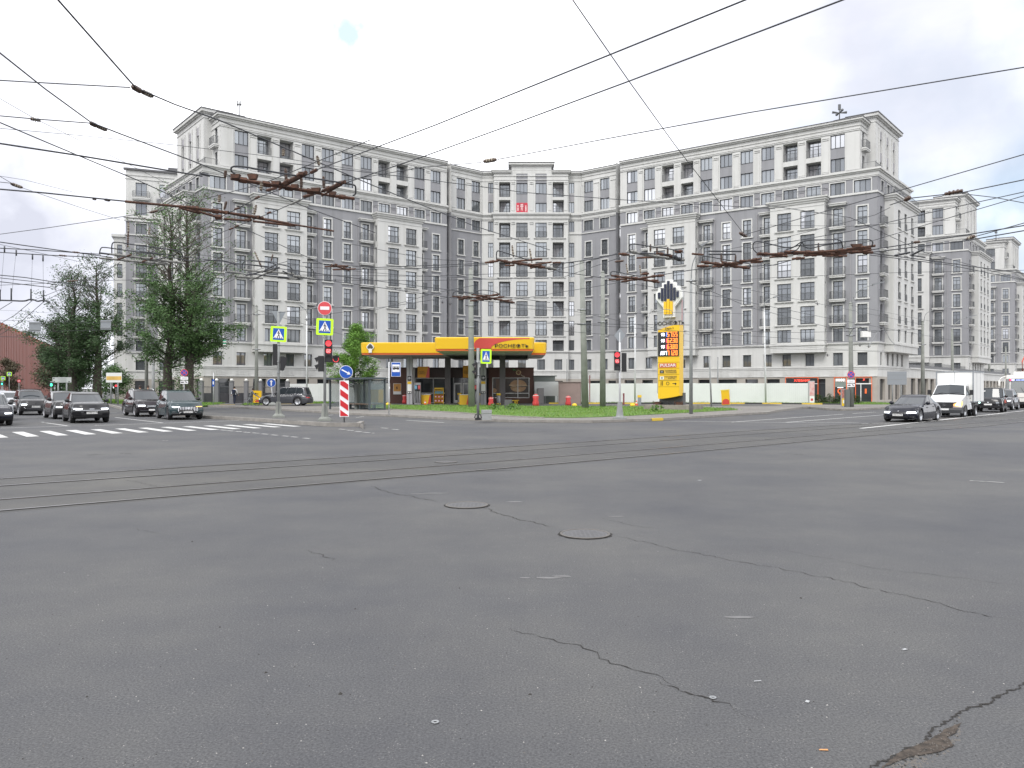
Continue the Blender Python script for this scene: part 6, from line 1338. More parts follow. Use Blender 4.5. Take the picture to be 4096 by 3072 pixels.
b = MB(); p = G(3392, 1628, .15); b.box(p[0]-.3, p[0]+.05, p[1]-.3, p[1]+.1, .15, 1.75, mat('cabinet_green_grey', (.12, .13, .125), .7)); tag(b.obj('switch_cabinet'), 'grey-green switch cabinet at the foot of the right concrete pole', 'cabinet')
pole(3691, 1605, 1288, 17, 9, PCON, 'concrete pole with a lamp arm behind the white box truck', lamp=[([(3695, 1290), (3700, 1255), (3730, 1240), (3780, 1226)], ((3772, 1229), (3798, 1222)))], collar=[1380])
pole(3811, 1595, 1318, 14, 8, PCON, 'concrete pole showing above the rear of the box truck', pxt=3808, lamp=[([(3811, 1318), (3825, 1285), (3870, 1268)], ((3866, 1270), (3906, 1260)))])
pole(3957, 1588, 1345, 10, 6, PCON, 'thin concrete pole behind the black off-road car'); pole(4023, 1583, 1390, 9, 5, PCON, 'farthest thin concrete pole beside the tram front', Y=125)
pole(586, 1600, 1215, 15, 9, PCON, 'slender concrete pole left of the big tree trunks', Y=66); pole(613, 1600, 1460, 13, 12, POLEG, 'short steel pole behind the big grille car', Y=70)
pole(1026, 1600, 1227, 16, 10, PCON, 'concrete pole behind the yellow arrow post', collar=[1260, 1400], Y=80)
pole(1227, 1603, 1262, 7, 5, PW, 'white street lamp with two arms behind the station car', name='street_lamp', cat='street lamp', Y=92, lamp=[([(1228, 1264), (1228, 1245), (1212, 1228), (1205, 1224)], ((1212, 1232), (1196, 1219))), ([(1228, 1264), (1230, 1245), (1250, 1232), (1262, 1229)], ((1255, 1232), (1274, 1226)))])
pole(2540, 1612, 1266, 7, 5, PW, 'white slender street lamp left of the price pylon', name='street_lamp', cat='street lamp', Y=88, lamp=[([(2538, 1266), (2540, 1250), (2556, 1235), (2580, 1226)], ((2572, 1228), (2592, 1224)))])
pole(3063, 1615, 1240, 7, 5, PW, 'white slender street lamp before the white fence on the right', name='street_lamp', cat='street lamp', Y=86, lamp=[([(3057, 1240), (3056, 1215), (3070, 1198), (3100, 1188)], ((3095, 1190), (3118, 1184)))], pxt=3057)
pole(2846, 1627, 1425, 7, 6, POLEG, 'thin grey post with a narrow sign seen edge-on right of the pylon', pxt=2837, cap=False); pole(2871, 1600, 1428, 5, 5, POLEG, 'thin dark T-shaped post behind the white fence', cap=False, Y=92)
pole(2268, 1560, 1436, 4, 4, POLEG, 'thin dark post behind the brown kiosk', cap=False, Y=93)
p = D(2495, 1620, 79); b = MB(); b.box(-.07, .07, -.07, .07, 0, 1.2, mat('post_maroon', (.18, .04, .05), .6)); b.box(-.1, .02, -.08, -.07, 1.0, 1.2, mat('post_maroon', (0, 0, 0))); o = b.obj('post'); o.location = (p.x, p.y, .15); tag(o, 'short dark red post between traffic light and white lamp pole', 'post')
p = D(2558, 1620, 80); T = thing('card_terminal', 'small grey pedestal with a yellow top left of the price pylon', 'pedestal', (p.x, p.y, .15)); b = MB(); b.box(-.16, .16, -.12, .12, 0, .75, SBACK); b.obj('body', T); b = MB(); b.box(-.19, .19, -.14, .14, .75, 1.0, YB); b.obj('head', T)
p = D(2359+0, 1600, 90); b = MB(); b.box(-.05, .05, -.05, .05, 0, 3.2, mat('post_maroon', (0, 0, 0))); o = b.obj('post'); o.location = (p.x-.0, p.y, .15); tag(o, 'thin dark red post beside the brown kiosk', 'post')
for px, Y, lab in ((1838, 85.5, 'grey bollard with a yellow foot left of the shop door'), (1921, 80.5, 'grey bin with an orange top right of the big concrete pole'), (1994, 80.6, 'grey post with a yellow cap in front of the shop picture')):
    p = D(px, 1600, Y); T = thing('forecourt_post', lab, 'bollard', (p.x, p.y, .15)); b = MB(); b.lathe((0, 0, 0), [(.2, 0), (.2, .95)], COLG, 12); b.obj('body', T); b = MB(); b.lathe((0, 0, .95), [(.23, 0), (.23, .22)], YB, 12); b.lathe((0, 0, 0), [(.23, .0), (.23, .14)], YB, 12); b.obj('band', T)

# trees ------------------------------------------------------------------------------
BARK = mat('bark', (.060, .050, .042), .95, noise=.4, nscale=6); TWIG = mat('twig', (.105, .090, .075), .9)
def leafmats(base, k): return [mat('leaf_%s_%d' % (k, i), tuple(c*f for c in base), .65) for i, f in enumerate((.7, 1.0, 1.35))]
LD = leafmats((.043, .088, .029), 'dark'); LM = leafmats((.066, .132, .038), 'mid'); LB = leafmats((.12, .25, .035), 'bright'); LBR = leafmats((.075, .062, .035), 'brown')
def tree(name, lab, base, h, r0, crown, leaves, mats, rng, trunks=1, ivy=True, twigs=40, group=None, leafsize=.16, spread=.0, cat='tree'):
    """crown = list of (height fraction, half width); leaves only where dens(height) allows"""
    T = thing(name, lab, cat, base, 0, group); br = MB(); tips = []
    def width(f):
        for (f0, w0), (f1, w1) in zip(crown, crown[1:]):
            if f0 <= f <= f1: return w0+(w1-w0)*(f-f0)/(f1-f0)
        return .1
    axes = []
    for t in range(trunks):
        ox = (t-(trunks-1)/2)*spread; pts = []; lx = ox
        for i in range(11): f = i/10; lx += rng.gauss(0, .14); pts.append(Vector((lx*(1 if i else 1), rng.gauss(0, .08)*i*.2, h*f*(1 if t == trunks-1 else .93))))
        br.tube(pts, r0, BARK, 9, r1=.03); axes.append(pts)
        n = int(h*6)
        for i in range(n):
            f = .20+.78*i/n+rng.uniform(-.01, .01)
            if f > .98: continue
            j = min(9, int(f*10)); q = pts[j]+(pts[j+1]-pts[j])*(f*10-j); a = rng.uniform(0, 2*pi); L = width(f)*rng.uniform(.55, 1.05)
            up = rng.uniform(.2, .8)+(.35 if f > .55 else 0); d = Vector((cos(a), sin(a)*.8, up)).normalized(); P = [q]; c = q.copy()
            for s in range(5): d = (d+Vector((rng.gauss(0, .13), rng.gauss(0, .13), rng.gauss(.03, .08)))).normalized(); c = c+d*L/5; P.append(c.copy())
            br.tube(P, .075*(1-f)+.02, BARK if f < .6 else TWIG, 5, r1=.008, cap=False); tips.append((f, P))
            for s in range(rng.randint(3, 5)):
                b0 = P[rng.randint(2, 5)]; dd = (d+Vector((rng.gauss(0, .6), rng.gauss(0, .6), rng.gauss(.15, .35)))).normalized(); l = L*rng.uniform(.18, .42); P2 = [b0, b0+dd*l*.5+Vector((0, 0, .03)), b0+dd*l]
                br.tube(P2, .022, TWIG, 3, r1=.009, cap=False); tips.append((f, P2))
    br.obj('trunk', T)
    lf = MB(); k = 0
    def leafcl(p, s, m, n):
        for _ in range(n):
            q = p+Vector((rng.gauss(0, s), rng.gauss(0, s), rng.gauss(0, s*.7))); a = rng.uniform(0, 2*pi); e = rng.uniform(-.7, .9); z = leafsize*rng.uniform(.6, 1.3)
            u = Vector((cos(a), sin(a), e)).normalized()*z; v = u.cross(Vector((rng.gauss(0, 1), rng.gauss(0, 1), rng.gauss(0, 1)))).normalized()*z*.42
            lf.add([q-u*.5, q+v*.5, q+u*.5, q-v*.5], [(0, 1, 2, 3)], mats[min(2, int(rng.random()*3))])
    dens = leaves[0]
    while k < leaves[1]:
        f, P = tips[rng.randrange(len(tips))]
        if rng.random() > dens(f): k += 0; continue
        p = P[rng.randrange(1, len(P))]; n = rng.randint(9, 20); leafcl(p, leaves[2], mats, n); k += n
    if ivy:
        for ax in axes:
            for _ in range(2600):
                f = rng.random()*.62; j = min(9, int(f*10)); q = ax[j]+(ax[j+1]-ax[j])*(f*10-j); a = rng.uniform(0, 2*pi); r = r0*1.5+abs(rng.gauss(0, .16)); leafcl(q+Vector((cos(a)*r, sin(a)*r, 0)), .05, mats, 1)
    lf.obj('crown', T); return T
rt = random.Random(5)
def dn(a, b, top=.06): return lambda f: 1.0 if f < a else (top if f > b else 1-(1-top)*(f-a)/(b-a))
p = D(722, 1553, 64); tree('poplar_tree', 'tall tree with two ivy-covered trunks and a bare twiggy top, before the left wing', (p.x, p.y, .15), 17.3, .42, [(0, .8), (.12, 2.4), (.25, 3.6), (.45, 4.5), (.6, 4.3), (.8, 4.0), (.93, 2.6), (1, 1.2)], (dn(.36, .60, .10), 42000, .26), LM, rt, 2, spread=1.9, leafsize=.18, group='tall twiggy trees on the left')
p = D(352, 1553, 84); tree('poplar_tree', 'dark leafy tree with twiggy tops left of the tall pale block', (p.x, p.y, .15), 15.2, .5, [(0, .8), (.15, 2.8), (.35, 4.6), (.55, 4.2), (.75, 3.4), (.92, 2.2), (1, .8)], (dn(.42, .66, .14), 35000, .3), LD, rt, 2, spread=2.2, leafsize=.21, group='tall twiggy trees on the left')
p = D(250, 1553, 88); tree('poplar_tree', 'lower bushy tree at the left side of the dark leafy tree', (p.x, p.y, .15), 10.5, .35, [(0, .8), (.2, 2.2), (.5, 2.8), (.75, 1.9), (1, .3)], (dn(.7, .9, .25), 15000, .3), LD, rt, 2, spread=1.2, leafsize=.24, group='tall twiggy trees on the left')
p = D(1428, 1553, 92.5); tree('linden_tree', 'bright green young tree behind the bus shelter', (p.x, p.y, .15), 8.6, .15, [(0, .4), (.08, 1.8), (.2, 2.9), (.4, 3.1), (.6, 2.6), (.8, 1.8), (1, .6)], (lambda f: 1.0, 34000, .27), LB, rt, 1, ivy=False, leafsize=.19)
p = D(58, 1553, 135); tree('street_tree', 'brownish small tree before the red hall at the far left', (p.x, p.y, 0), 6.6, .15, [(0, .5), (.2, 1.7), (.5, 2.2), (.8, 1.4), (1, .4)], (lambda f: 1.0, 5000, .35), LBR, rt, 1, ivy=False, leafsize=.32)
p = D(212, 1553, 125); tree('street_tree', 'brownish green tree between red hall and the dark leafy tree', (p.x, p.y, 0), 8.0, .2, [(0, .5), (.2, 2.4), (.5, 3.0), (.8, 2.2), (1, .4)], (lambda f: 1.0, 8000, .4), LBR, rt, 1, ivy=False, leafsize=.34)
p = D(470, 1553, 112); tree('bush', 'green bushes below the billboard on the left', (p.x, p.y, 0), 4.0, .1, [(0, 1.5), (.3, 3), (.7, 2.4), (1, .6)], (lambda f: 1.0, 7000, .4), LM, rt, 1, ivy=False, leafsize=.28, cat='bush')
p = D(300, 1553, 110); tree('bush', 'dark bushes at the foot of the dark leafy tree', (p.x, p.y, 0), 4.5, .1, [(0, 2), (.3, 3), (.7, 2.4), (1, .6)], (lambda f: 1.0, 8000, .4), LD, rt, 1, ivy=False, leafsize=.28, cat='bush')
# hedge before the bakery
hd = MB(); a, b_ = D(3258, 1553, 86), D(3440, 1553, 83)
for _ in range(9000):
    t = rt.random(); q = a+(b_-a)*t; hgt = .75+.25*sin(t*23)+.15*sin(t*61); q = Vector((q.x, q.y+rt.gauss(0, .35), .2+rt.random()*hgt)); z = .10; u = Vector((rt.gauss(0, 1), rt.gauss(0, 1), rt.gauss(0, 1))).normalized()*z; v = u.cross(Vector((0, .3, 1))).normalized()*z*.5; hd.add([q-u*.5, q+v*.5, q+u*.5, q-v*.5], [(0, 1, 2, 3)], LD[int(rt.random()*3)] if rt.random() < .8 else LBR[2])
tag(hd.obj('hedge'), 'low dark hedge in front of the bakery shop windows', 'hedge')
wd = MB()
for px, py in ((1975, 1640), (2060, 1640), (2040, 1642), (2625, 1650)):
    x, y = G(px, py, .16)
    for _ in range(60):
        q = Vector((x+rt.gauss(0, .22), y+rt.gauss(0, .2), .16+rt.random()*.5)); u = Vector((rt.gauss(0, 1), rt.gauss(0, 1), 1.5)).normalized()*.18; v = u.cross(Vector((rt.gauss(0, 1), 1, 0))).normalized()*.06; wd.add([q-u*.5, q+v, q+u*.5, q-v], [(0, 1, 2, 3)], GR[2] if rt.random() < .6 else LM[1])
tag(wd.obj('weeds'), 'leafy weeds growing in the verge', 'weeds', kind='stuff')

# people -----------------------------------------------------------------------------
SKIN = mat('skin', (.42, .25, .18), .6); HAIR = mat('hair_dark', (.03, .022, .018), .7)
def skinmesh(name, V, E, R, m, parent, mats2=None):
    me = bpy.data.meshes.new(name); me.from_pydata(V, E, []); o = bpy.data.objects.new(name, me); C.objects.link(o)
    sk = o.modifiers.new('s', 'SKIN'); 
    for i, r in enumerate(R): me.skin_vertices[0].data[i].radius = r if isinstance(r, tuple) else (r, r)
    me.skin_vertices[0].data[0].use_root = True
    ss = o.modifiers.new('ss', 'SUBSURF'); ss.levels = 1; ss.render_levels = 1
    out = bpy.data.meshes.new_from_object(o.evaluated_get(bpy.context.evaluated_depsgraph_get())); bpy.data.objects.remove(o)
    out.materials.clear(); 
    for q in (m if isinstance(m, list) else [m]): out.materials.append(q)
    for pl in out.polygons: pl.use_smooth = True
    if mats2:
        for pl in out.polygons: pl.material_index = mats2(pl.center)
    return link(name, out, parent)
def person(label, loc, rz, shirt, trousers, stride=.25, bag=None, lean=0, arms=(.15, -.15), sc=1.0, hair=HAIR):
    T = thing('person', label, 'person', loc, rz); T.scale = (sc,)*3; s = stride; l = lean
    V = [(0, 0, .95), (0, l*.25, 1.15), (0, l*.5, 1.38), (0, l*.6, 1.50), (0, l*.66, 1.58), (0, l*.7, 1.72),
         (.10, 0, .90), (.11, -s*.5, .50), (.11, -s*.35+.0, .09), (.11, -s*.35-.14, .04), (-.10, 0, .90), (-.11, s*.45, .50), (-.11, s*.75, .11), (-.11, s*.75-.12, .04),
         (.19, l*.5, 1.42), (.25, l*.5+arms[0]*.5, 1.15), (.25, l*.5+arms[0]*1.2-.06, .90), (.25, l*.5+arms[0]*1.3-.08, .82), (-.19, l*.5, 1.42), (-.25, l*.5+arms[1]*.5, 1.15), (-.25, l*.5+arms[1]*1.2-.06, .90), (-.25, l*.5+arms[1]*1.3-.08, .82)]
    E = [(0, 1), (1, 2), (2, 3), (3, 4), (4, 5), (0, 6), (6, 7), (7, 8), (8, 9), (0, 10), (10, 11), (11, 12), (12, 13), (2, 14), (14, 15), (15, 16), (16, 17), (2, 18), (18, 19), (19, 20), (20, 21)]
    R = [(.14, .10), (.13, .095), (.155, .10), .055, .075, .09, .09, .062, .042, .04, .09, .062, .042, .04, .06, .045, .034, .036, .06, .045, .034, .036]
    def mi(c):
        if c.z > 1.49 and abs(c.x) < .13: return 2
        if c.z < .07: return 3
        if abs(c.x) > .17 and c.z < .93: return 2
        if c.z < .98: return 1
        return 0
    skinmesh('body', V, E, R, [shirt, trousers, SKIN, BLK], T, mi)
    b = MB(); b.lathe((0, l*.7+.012, 1.62), [(.085, 0), (.105, .06), (.098, .12), (.06, .165), (.01, .18)], hair, 12); b.obj('hair', T)
    b = MB(); b.lathe((0, l*.7-.085, 1.655), [(.012, 0), (.018, .01), (.010, .035)], SKIN, 6); b.obj('nose', T)
    if bag: b = MB(); b.vprism([(-.15, 1.02), (.15, 1.02), (.16, 1.38), (.10, 1.46), (-.10, 1.46), (-.16, 1.38)], l*.5+.09, l*.5+.26, bag); b.box(-.12, .12, l*.5+.26, l*.5+.31, 1.06, 1.22, bag); b.obj('backpack', T)
    return T
NAVY = mat('cloth_navy', (.012, .016, .035), .9); CW_ = mat('cloth_white', (.62, .63, .66), .9); CGY = mat('cloth_grey', (.16, .17, .17), .9); CK = mat('cloth_khaki', (.22, .18, .10), .9)
p = D(938, 1553, 84); p = (p.x, p.y, .15); person('man in white shirt and navy trousers with a dark backpack walking away', p, pi-.1, CW_, NAVY, .3, NAVY, 0, (.2, -.2), 1.07)
p = at(999, 1623, .15); T = person('person in grey clothes leaning over a bicycle handlebar at the painted kerb', (p[0], p[1], .15), pi*.55, CGY, CGY, .25, None, -.45, (-.5, -.5), .96)
BK = thing('bicycle', 'bicycle held by the person in grey beside the painted kerb', 'bicycle', (p[0]+.25, p[1]-.25, .15), .35)
def wheelring(T, x): b = MB(); b.lathe((x, 0, .33), [(.30, -.02), (.33, -.02), (.33, .02), (.30, .02), (.30, -.02)], BLK, 20, 'y'); b.obj('wheel', T)
wheelring(BK, -.5); wheelring(BK, .5); b = MB()
for q in (((-.5, .33), (-.15, .75)), ((-.15, .75), (.35, .8)), ((-.5, .33), (0, .3)), ((0, .3), (-.2, .9)), ((0, .3), (.35, .8)), ((.5, .33), (.33, 1.0))): b.tube([(q[0][0], 0, q[0][1]), (q[1][0], 0, q[1][1])], .018, STEEL, 5)
b.tube([(.33, -.28, 1.02), (.33, .28, 1.02)], .015, BLK, 5); b.box(-.32, -.1, -.06, .06, .9, .95, BLK); b.obj('frame', BK)
p = D(399, 1568, 100); person('person in khaki standing far off beside the dark tree trunk', (p.x, p.y, .15), .4, CK, NAVY, .1, None, 0, (.05, .05), 1.0)
for i, (px, lab) in enumerate(((560, 'left one of two people whose heads show over the dark car with roof rails'), (568, 'right one of two people whose heads show over the dark car with roof rails'))):
    p = D(px, 1560, 62); person(lab, (p.x, p.y+i, .15), .8 if i else -.6, NAVY, NAVY, .1, None, 0, (.05, -.05), 1.08)
# ---------------------------------------------------------------- vehicles
def paint(name, col, metal=.35, rough=.32): return mat(name, col, rough+.15, metal=metal*.3, coat=.8)
CGL = mat('car_glass', (.030, .036, .042), .04, ior=1.6); TYRE = mat('tyre', (.022, .022, .023), .85); RIM = mat('rim_silver', (.42, .43, .45), .28, metal=.85); RIMD = mat('rim_dark', (.10, .10, .11), .35, metal=.7)
HLW = mat('headlamp_lit', (.9, .92, 1), .2, emit=((.88, .94, 1), 3.2)); HLO = mat('headlamp_glass', (.22, .24, .26), .08, ior=1.8); HLA = mat('indicator_amber', (1, .4, .05), .3, emit=((1, .38, .05), 2.2)); TLR = mat('tail_lamp', (.35, .01, .02), .2); HLG = mat('headlamp_lit_green', (.7, 1, .85), .2, emit=((.55, 1, .85), 2.4)); HLY = mat('headlamp_warm', (1, .8, .5), .2, emit=((1, .82, .55), 2.6))
PLT = mat('plate_white', (.70, .70, .69), .5)
def lerp(a, b, t): return a+(b-a)*t
def curve(pts, x):
    if x <= pts[0][0]: return pts[0][1]
    for (x0, y0), (x1, y1) in zip(pts, pts[1:]):
        if x <= x1: t = (x-x0)/(x1-x0); t = t*t*(3-2*t); return lerp(y0, y1, t)
    return pts[-1][1]
_wheels = {}
def wheel(parent, x, y, r, w, rim, side):
    k = (round(r, 3), w, rim.name)
    if k not in _wheels:
        t = MB(); t.lathe((0, 0, 0), [(r*.66, -w/2+.01), (r*.9, -w/2), (r*.985, -w/2+.03), (r, -w/2+.06), (r, w/2-.06), (r*.985, w/2-.03), (r*.9, w/2), (r*.66, w/2-.01), (r*.66, -w/2+.01)], TYRE, 26, 'y')
        m = MB(); m.lathe((0, 0, 0), [(r*.67, w/2-.005), (r*.69, w/2+.004), (r*.62, w/2-.02), (r*.58, w/2-.06)], rim, 26, 'y'); m.lathe((0, 0, 0), [(r*.6, w/2-.10), (.01, w/2-.10)], BLK, 20, 'y')
        for i in range(5):
            for d in (-.14, .14):
                a = 2*pi*i/5+d; c, s = cos(a), sin(a); n = (-s*.022, c*.022); p0 = (c*r*.14, s*r*.14); p1 = (c*r*.64, s*r*.64)
                m.add([(p0[0]+n[0], w/2-.03, p0[1]+n[1]), (p1[0]+n[0], w/2-.012, p1[1]+n[1]), (p1[0]-n[0], w/2-.012, p1[1]-n[1]), (p0[0]-n[0], w/2-.03, p0[1]-n[1]), (p0[0]+n[0], w/2-.08, p0[1]+n[1]), (p1[0]+n[0], w/2-.06, p1[1]+n[1]), (p1[0]-n[0], w/2-.06, p1[1]-n[1]), (p0[0]-n[0], w/2-.08, p0[1]-n[1])], [(0, 1, 2, 3), (0, 4, 5, 1), (3, 2, 6, 7)], rim)
        m.lathe((0, 0, 0), [(r*.18, w/2-.07), (r*.17, w/2-.02), (r*.08, w/2-.012)], rim, 14, 'y')
        _wheels[k] = (t.mesh('tyre'), m.mesh('rim'))
    e = bpy.data.objects.new('wheel', None); C.objects.link(e); e.parent = parent; e.location = (x, y, r); e.rotation_euler = (0, 0, 0 if side > 0 else pi); e.empty_display_size = .1
    link('tyre', _wheels[k][0], e); link('rim', _wheels[k][1], e); return e
def car(name, label, cat, pos, heading, P, group=None):
    """P: L W H wb fo (front overhang) gc r paint hood[(x/L,z)] belt ws(windscreen base,top) rr(rear glass base,top) ..."""
    L, Wd, H = P['L'], P['W'], P['H']; hd = Vector(heading).normalized()
    fo = P.get('fo', .9); xf = L/2; fax = xf-fo; rax = fax-P['wb']; r = P.get('r', .36)
    T = thing(name, label, cat, (pos[0]-hd.x*fax, pos[1]-hd.y*fax, pos[2] if len(pos) > 2 else .005), atan2(hd.y, hd.x), group)
    pm = P['paint']; gc = P.get('gc', .2); Ra = r*1.16; cf, cr = P.get('cf', .30), P.get('cr', .2); pf = P.get('pf', .10); sq = P.get('sq', .09)
    def zb(x):
        z = gc+.05*max(0, (abs(x)/(L/2)-.8)/.2)
        for ax in (fax, rax):
            if abs(x-ax) < Ra: z = max(z, r*.93+sqrt(Ra*Ra-(x-ax)**2))
        return z
    zt = lambda x: curve(P['top'], x/L)
    def F(s, t, v):
        x0 = s*L/2; e = max(0, (abs(s)-.55)/.45); sg = 1 if s > 0 else -1
        x = x0-sg*(cf if s > 0 else cr)*abs(t)**3*e**1.3-sg*pf*(abs(2*v-.85)**2.4)*e**3
        zz = zt(x0); zl = zb(x0); z = lerp(zl, zz, v)
        hw = Wd/2*(1-.05*e*e)*(.93+.07*sin(pi*min(1, .12+v*.95))); 
        if v > .72: hw *= 1-sq*((v-.72)/.28)**2
        y = t*hw; z += P.get('crown', .035)*(1-t*t)*(v > .999)
        if abs(t) > .86: hw2 = (abs(t)-.86)/.14; z -= .02*hw2*hw2*(v > .999)
        return (x, y, z)
    ss = sorted({round(-1+2*i/44, 4) for i in range(45)}|{round((ax+d)/(L/2), 4) for ax in (fax, rax) for d in [Ra*cos(pi*k/12) for k in range(13)]+[Ra+.004, -Ra-.004]})
    ss = [s for s in ss if abs(s) <= 1]; ts = [-1, -.95, -.86, -.7, -.5, -.25, 0, .25, .5, .7, .86, .95, 1]; vs_ = [0, .08, .2, .35, .5, .62, .72, .82, .91, .97, 1]
    b = MB()
    def grid(fn, A, B, m):
        V = [fn(a, c) for a in A for c in B]; n = len(B); b.add(V, [(i*n+j, (i+1)*n+j, (i+1)*n+j+1, i*n+j+1) for i in range(len(A)-1) for j in range(n-1)], m, True)
    grid(lambda a, c: F(a, c, 1), ss, ts, pm); grid(lambda a, c: F(a, 1, c), ss, vs_, pm); grid(lambda a, c: F(a, -1, c), ss, vs_, pm); grid(lambda a, c: F(1, a, c), ts, vs_, pm); grid(lambda a, c: F(-1, a, c), ts, vs_, pm)
    body = b.obj('body', T, fix=True)
    me = body.data
    u = MB(); u.box(-L/2+.25, L/2-.3, -Wd/2+.24, Wd/2-.24, gc+.02, .62, BLK); u.box(-L*.36, L*.15, -Wd/2+.14, Wd/2-.14, min(.62, zt(0)-.2), zt(0)-.14, BLK)
    for ax in (fax, rax): u.box(ax-.05, ax+.05, -Wd/2+.2, Wd/2-.2, r-.05, r+.05, BLK)
    u.obj('underbody', T)
    if P.get('cladding'):
        cb = MB(); V = []
        for s in (1, -1):
            A = ss; g = [F(a, s*1.006, 0) for a in A]+[F(a, s*1.012, .16) for a in A]; n = len(A); cb.add(g, [(i, i+1, n+i+1, n+i) for i in range(n-1)], BLK)
        cb.obj('cladding', T)
    # greenhouse
    wb0, wt0 = P['ws']; rb0, rt0 = P['rr']; zr = lambda x: H-P.get('arc', .10)*((x-(wt0+rt0)/2*L)/((wt0-rt0)/2*L))**2 if wt0 != rt0 else H
    hwr = P.get('roofw', .60)
    def Gm(s, t, v):
        xb = lerp(rb0, wb0, (s+1)/2)*L; xt = lerp(rt0, wt0, (s+1)/2)*L; x = lerp(xb, xt, v); e = abs(s)**3*(1 if s > 0 else -1)
        x -= e*.16*abs(t)**2.2; zbse = zt(xb)-.03; zroof = zr(xt); z = lerp(zbse, zroof, v)
        hb = Wd/2*(1-sq)*.985*(1-.05*abs(s)**3); ht = Wd/2*hwr/.5*.5/ .5*.5*2 if False else Wd*hwr/2*1.18; hw = lerp(hb, ht, v**1.15)
        y = t*hw
        if v > .999: z += .035*(1-t*t)
        return (x, y, z)
    b = MB(); gs = [-1+2*i/16 for i in range(17)]; gt = [-1, -.97, -.85, -.6, -.3, 0, .3, .6, .85, .97, 1]; gv = [0, .2, .4, .6, .8, .93, 1]
    grid(lambda a, c: Gm(a, c, 1), gs, gt, P.get('roofpaint', pm)); grid(lambda a, c: Gm(a, 1, c), gs, gv, pm); grid(lambda a, c: Gm(a, -1, c), gs, gv, pm); grid(lambda a, c: Gm(1, a, c), gt, gv, BLK if P.get('blackpillar') else pm); grid(lambda a, c: Gm(-1, a, c), gt, gv, pm)
    b.obj('roof', T, fix=True)
    def patch(fn, a0, a1, c0, c1, na, nc, m, nm, off, th=None):
        g = MB(); A = [lerp(a0, a1, i/na) for i in range(na+1)]; B = [lerp(c0, c1, j/nc) for j in range(nc+1)]
        V = [Vector(fn(a, c))+Vector(off) for a in A for c in B]; n = nc+1; g.add(V, [(i*n+j, (i+1)*n+j, (i+1)*n+j+1, i*n+j+1) for i in range(na) for j in range(nc)], m, True); return g.obj(nm, T)
    patch(lambda a, c: Gm(1, a, c), -.95, .95, .05, .95, 10, 4, CGL, 'windscreen', (.008, 0, .006))
    patch(lambda a, c: Gm(-1, a, c), -.84, .84, .22, .92, 8, 3, CGL, 'rear_window', (-.008, 0, .006))
    for sd in (1, -1):
        for a0, a1 in P.get('side', [(.86, .06), (.0, -.82)]):
            patch(lambda a, c: Gm(a, sd, c), a0, a1, .10, .90, 4, 3, CGL, 'side_window', (0, .009*sd, .001))
        # door gaps and handles
        for q in P.get('doors', [.12, -.10]):
            g = MB(); X = [F(q*2, sd, v) for v in (.14, .3, .5, .7, .85, .97)]; g.add([Vector(p)+Vector((-.006, .004*sd, 0)) for p in X]+[Vector(p)+Vector((.006, .004*sd, 0)) for p in X], [(i, i+1, 7+i, 6+i) for i in range(5)], BLK); g.obj('door_gap', T)
            hx = F(q*2-.05/ (L/2)*2, sd, .80); g = MB(); g.box(hx[0]-.10, hx[0]+.10, hx[1]-.01*sd if sd > 0 else hx[1]-.03, hx[1]+.03 if sd > 0 else hx[1]+.01, hx[2]-.015, hx[2]+.015, P.get('handle', pm)); g.obj('door_handle', T)
        mx_ = lerp(rb0, wb0, .93)*L; g = MB(); p = Gm(.78, sd, .10); yy = p[1]; g.lathe((p[0], yy+.16*sd, p[2]+.06), [(.02, -.12), (.085, -.09), (.10, .02), (.08, .06), (.02, .07)], P.get('mirror', pm), 10, 'x'); g.tube([(p[0], yy-.02*sd, p[2]), (p[0], yy+.10*sd, p[2]+.03)], .03, BLK, 5)
        for i in range(len(g.v)-10): v = g.v[i]; g.v[i] = (v[0], yy+.16*sd+(v[1]-yy-.16*sd)*1.25, v[2])
        g.obj('mirror', T)
        for ax in (fax, rax):
            wheel(T, ax, sd*(Wd/2-.135), r, .24, P.get('rim', RIM), sd)
        if P.get('rails'):
            g = MB(); g.tube([Vector(Gm(.75-1.6*i/8, sd*.93, 1))+Vector((0, 0, .012+.045*sin(pi*i/8)**.4)) for i in range(9)], .018, CHROME if P['rails'] == 'c' else BLK, 6); g.obj('roof_rail', T)
        if P.get('trim'):
            g = MB(); g.tube([Vector(Gm(.9-1.75*i/10, sd, .06))+Vector((0, .012*sd, 0)) for i in range(11)]+[Vector(Gm(-.86+.1*i*0, sd, .93-.0))+Vector((0, .012*sd, 0))]+[Vector(Gm(-.86+1.6*i/8, sd, .95))+Vector((0, .012*sd, 0)) for i in range(9)], .014, CHROME, 5); g.obj('window_trim', T)
    # nose: x offset forward
    o = .006
    def nose(t0, t1, v0, v1, m, nm, off=o, nt=8): return patch(lambda a, c: F(1, a, c), t0, t1, v0, v1, nt, 3, m, nm, (off, 0, 0))
    for spec in P.get('nose', []): nose(*spec)
    for sd in (1, -1):
        t0, t1, v0, v1, m = P['lamp']; mm = m if not (P.get('lamp_other') and sd == P['lamp_other'][0]) else P['lamp_other'][1]
        nose(t0*sd, t1*sd, v0-.02, v1+.015, HLO, 'headlamp', o+.004)
        nose((t0+.02)*sd, (t1-.02)*sd, v0+.01*0, v1, mm, 'lamp_lens', o+.012)
        g = patch(lambda a, c: F(a, sd, c), 1.0, P.get('lampwrap', .93), v0, v1, 2, 2, HLO, 'headlamp_side', (0, .006*sd, 0))
        patch(lambda a, c: F(-1, a, c), .62*sd, 1.0*sd, .72, .88, 3, 2, TLR, 'tail_lamp', (-.006, 0, 0)); patch(lambda a, c: F(a, sd, c), -1.0, -.93, .72, .88, 2, 2, TLR, 'tail_lamp', (0, .006*sd, 0))
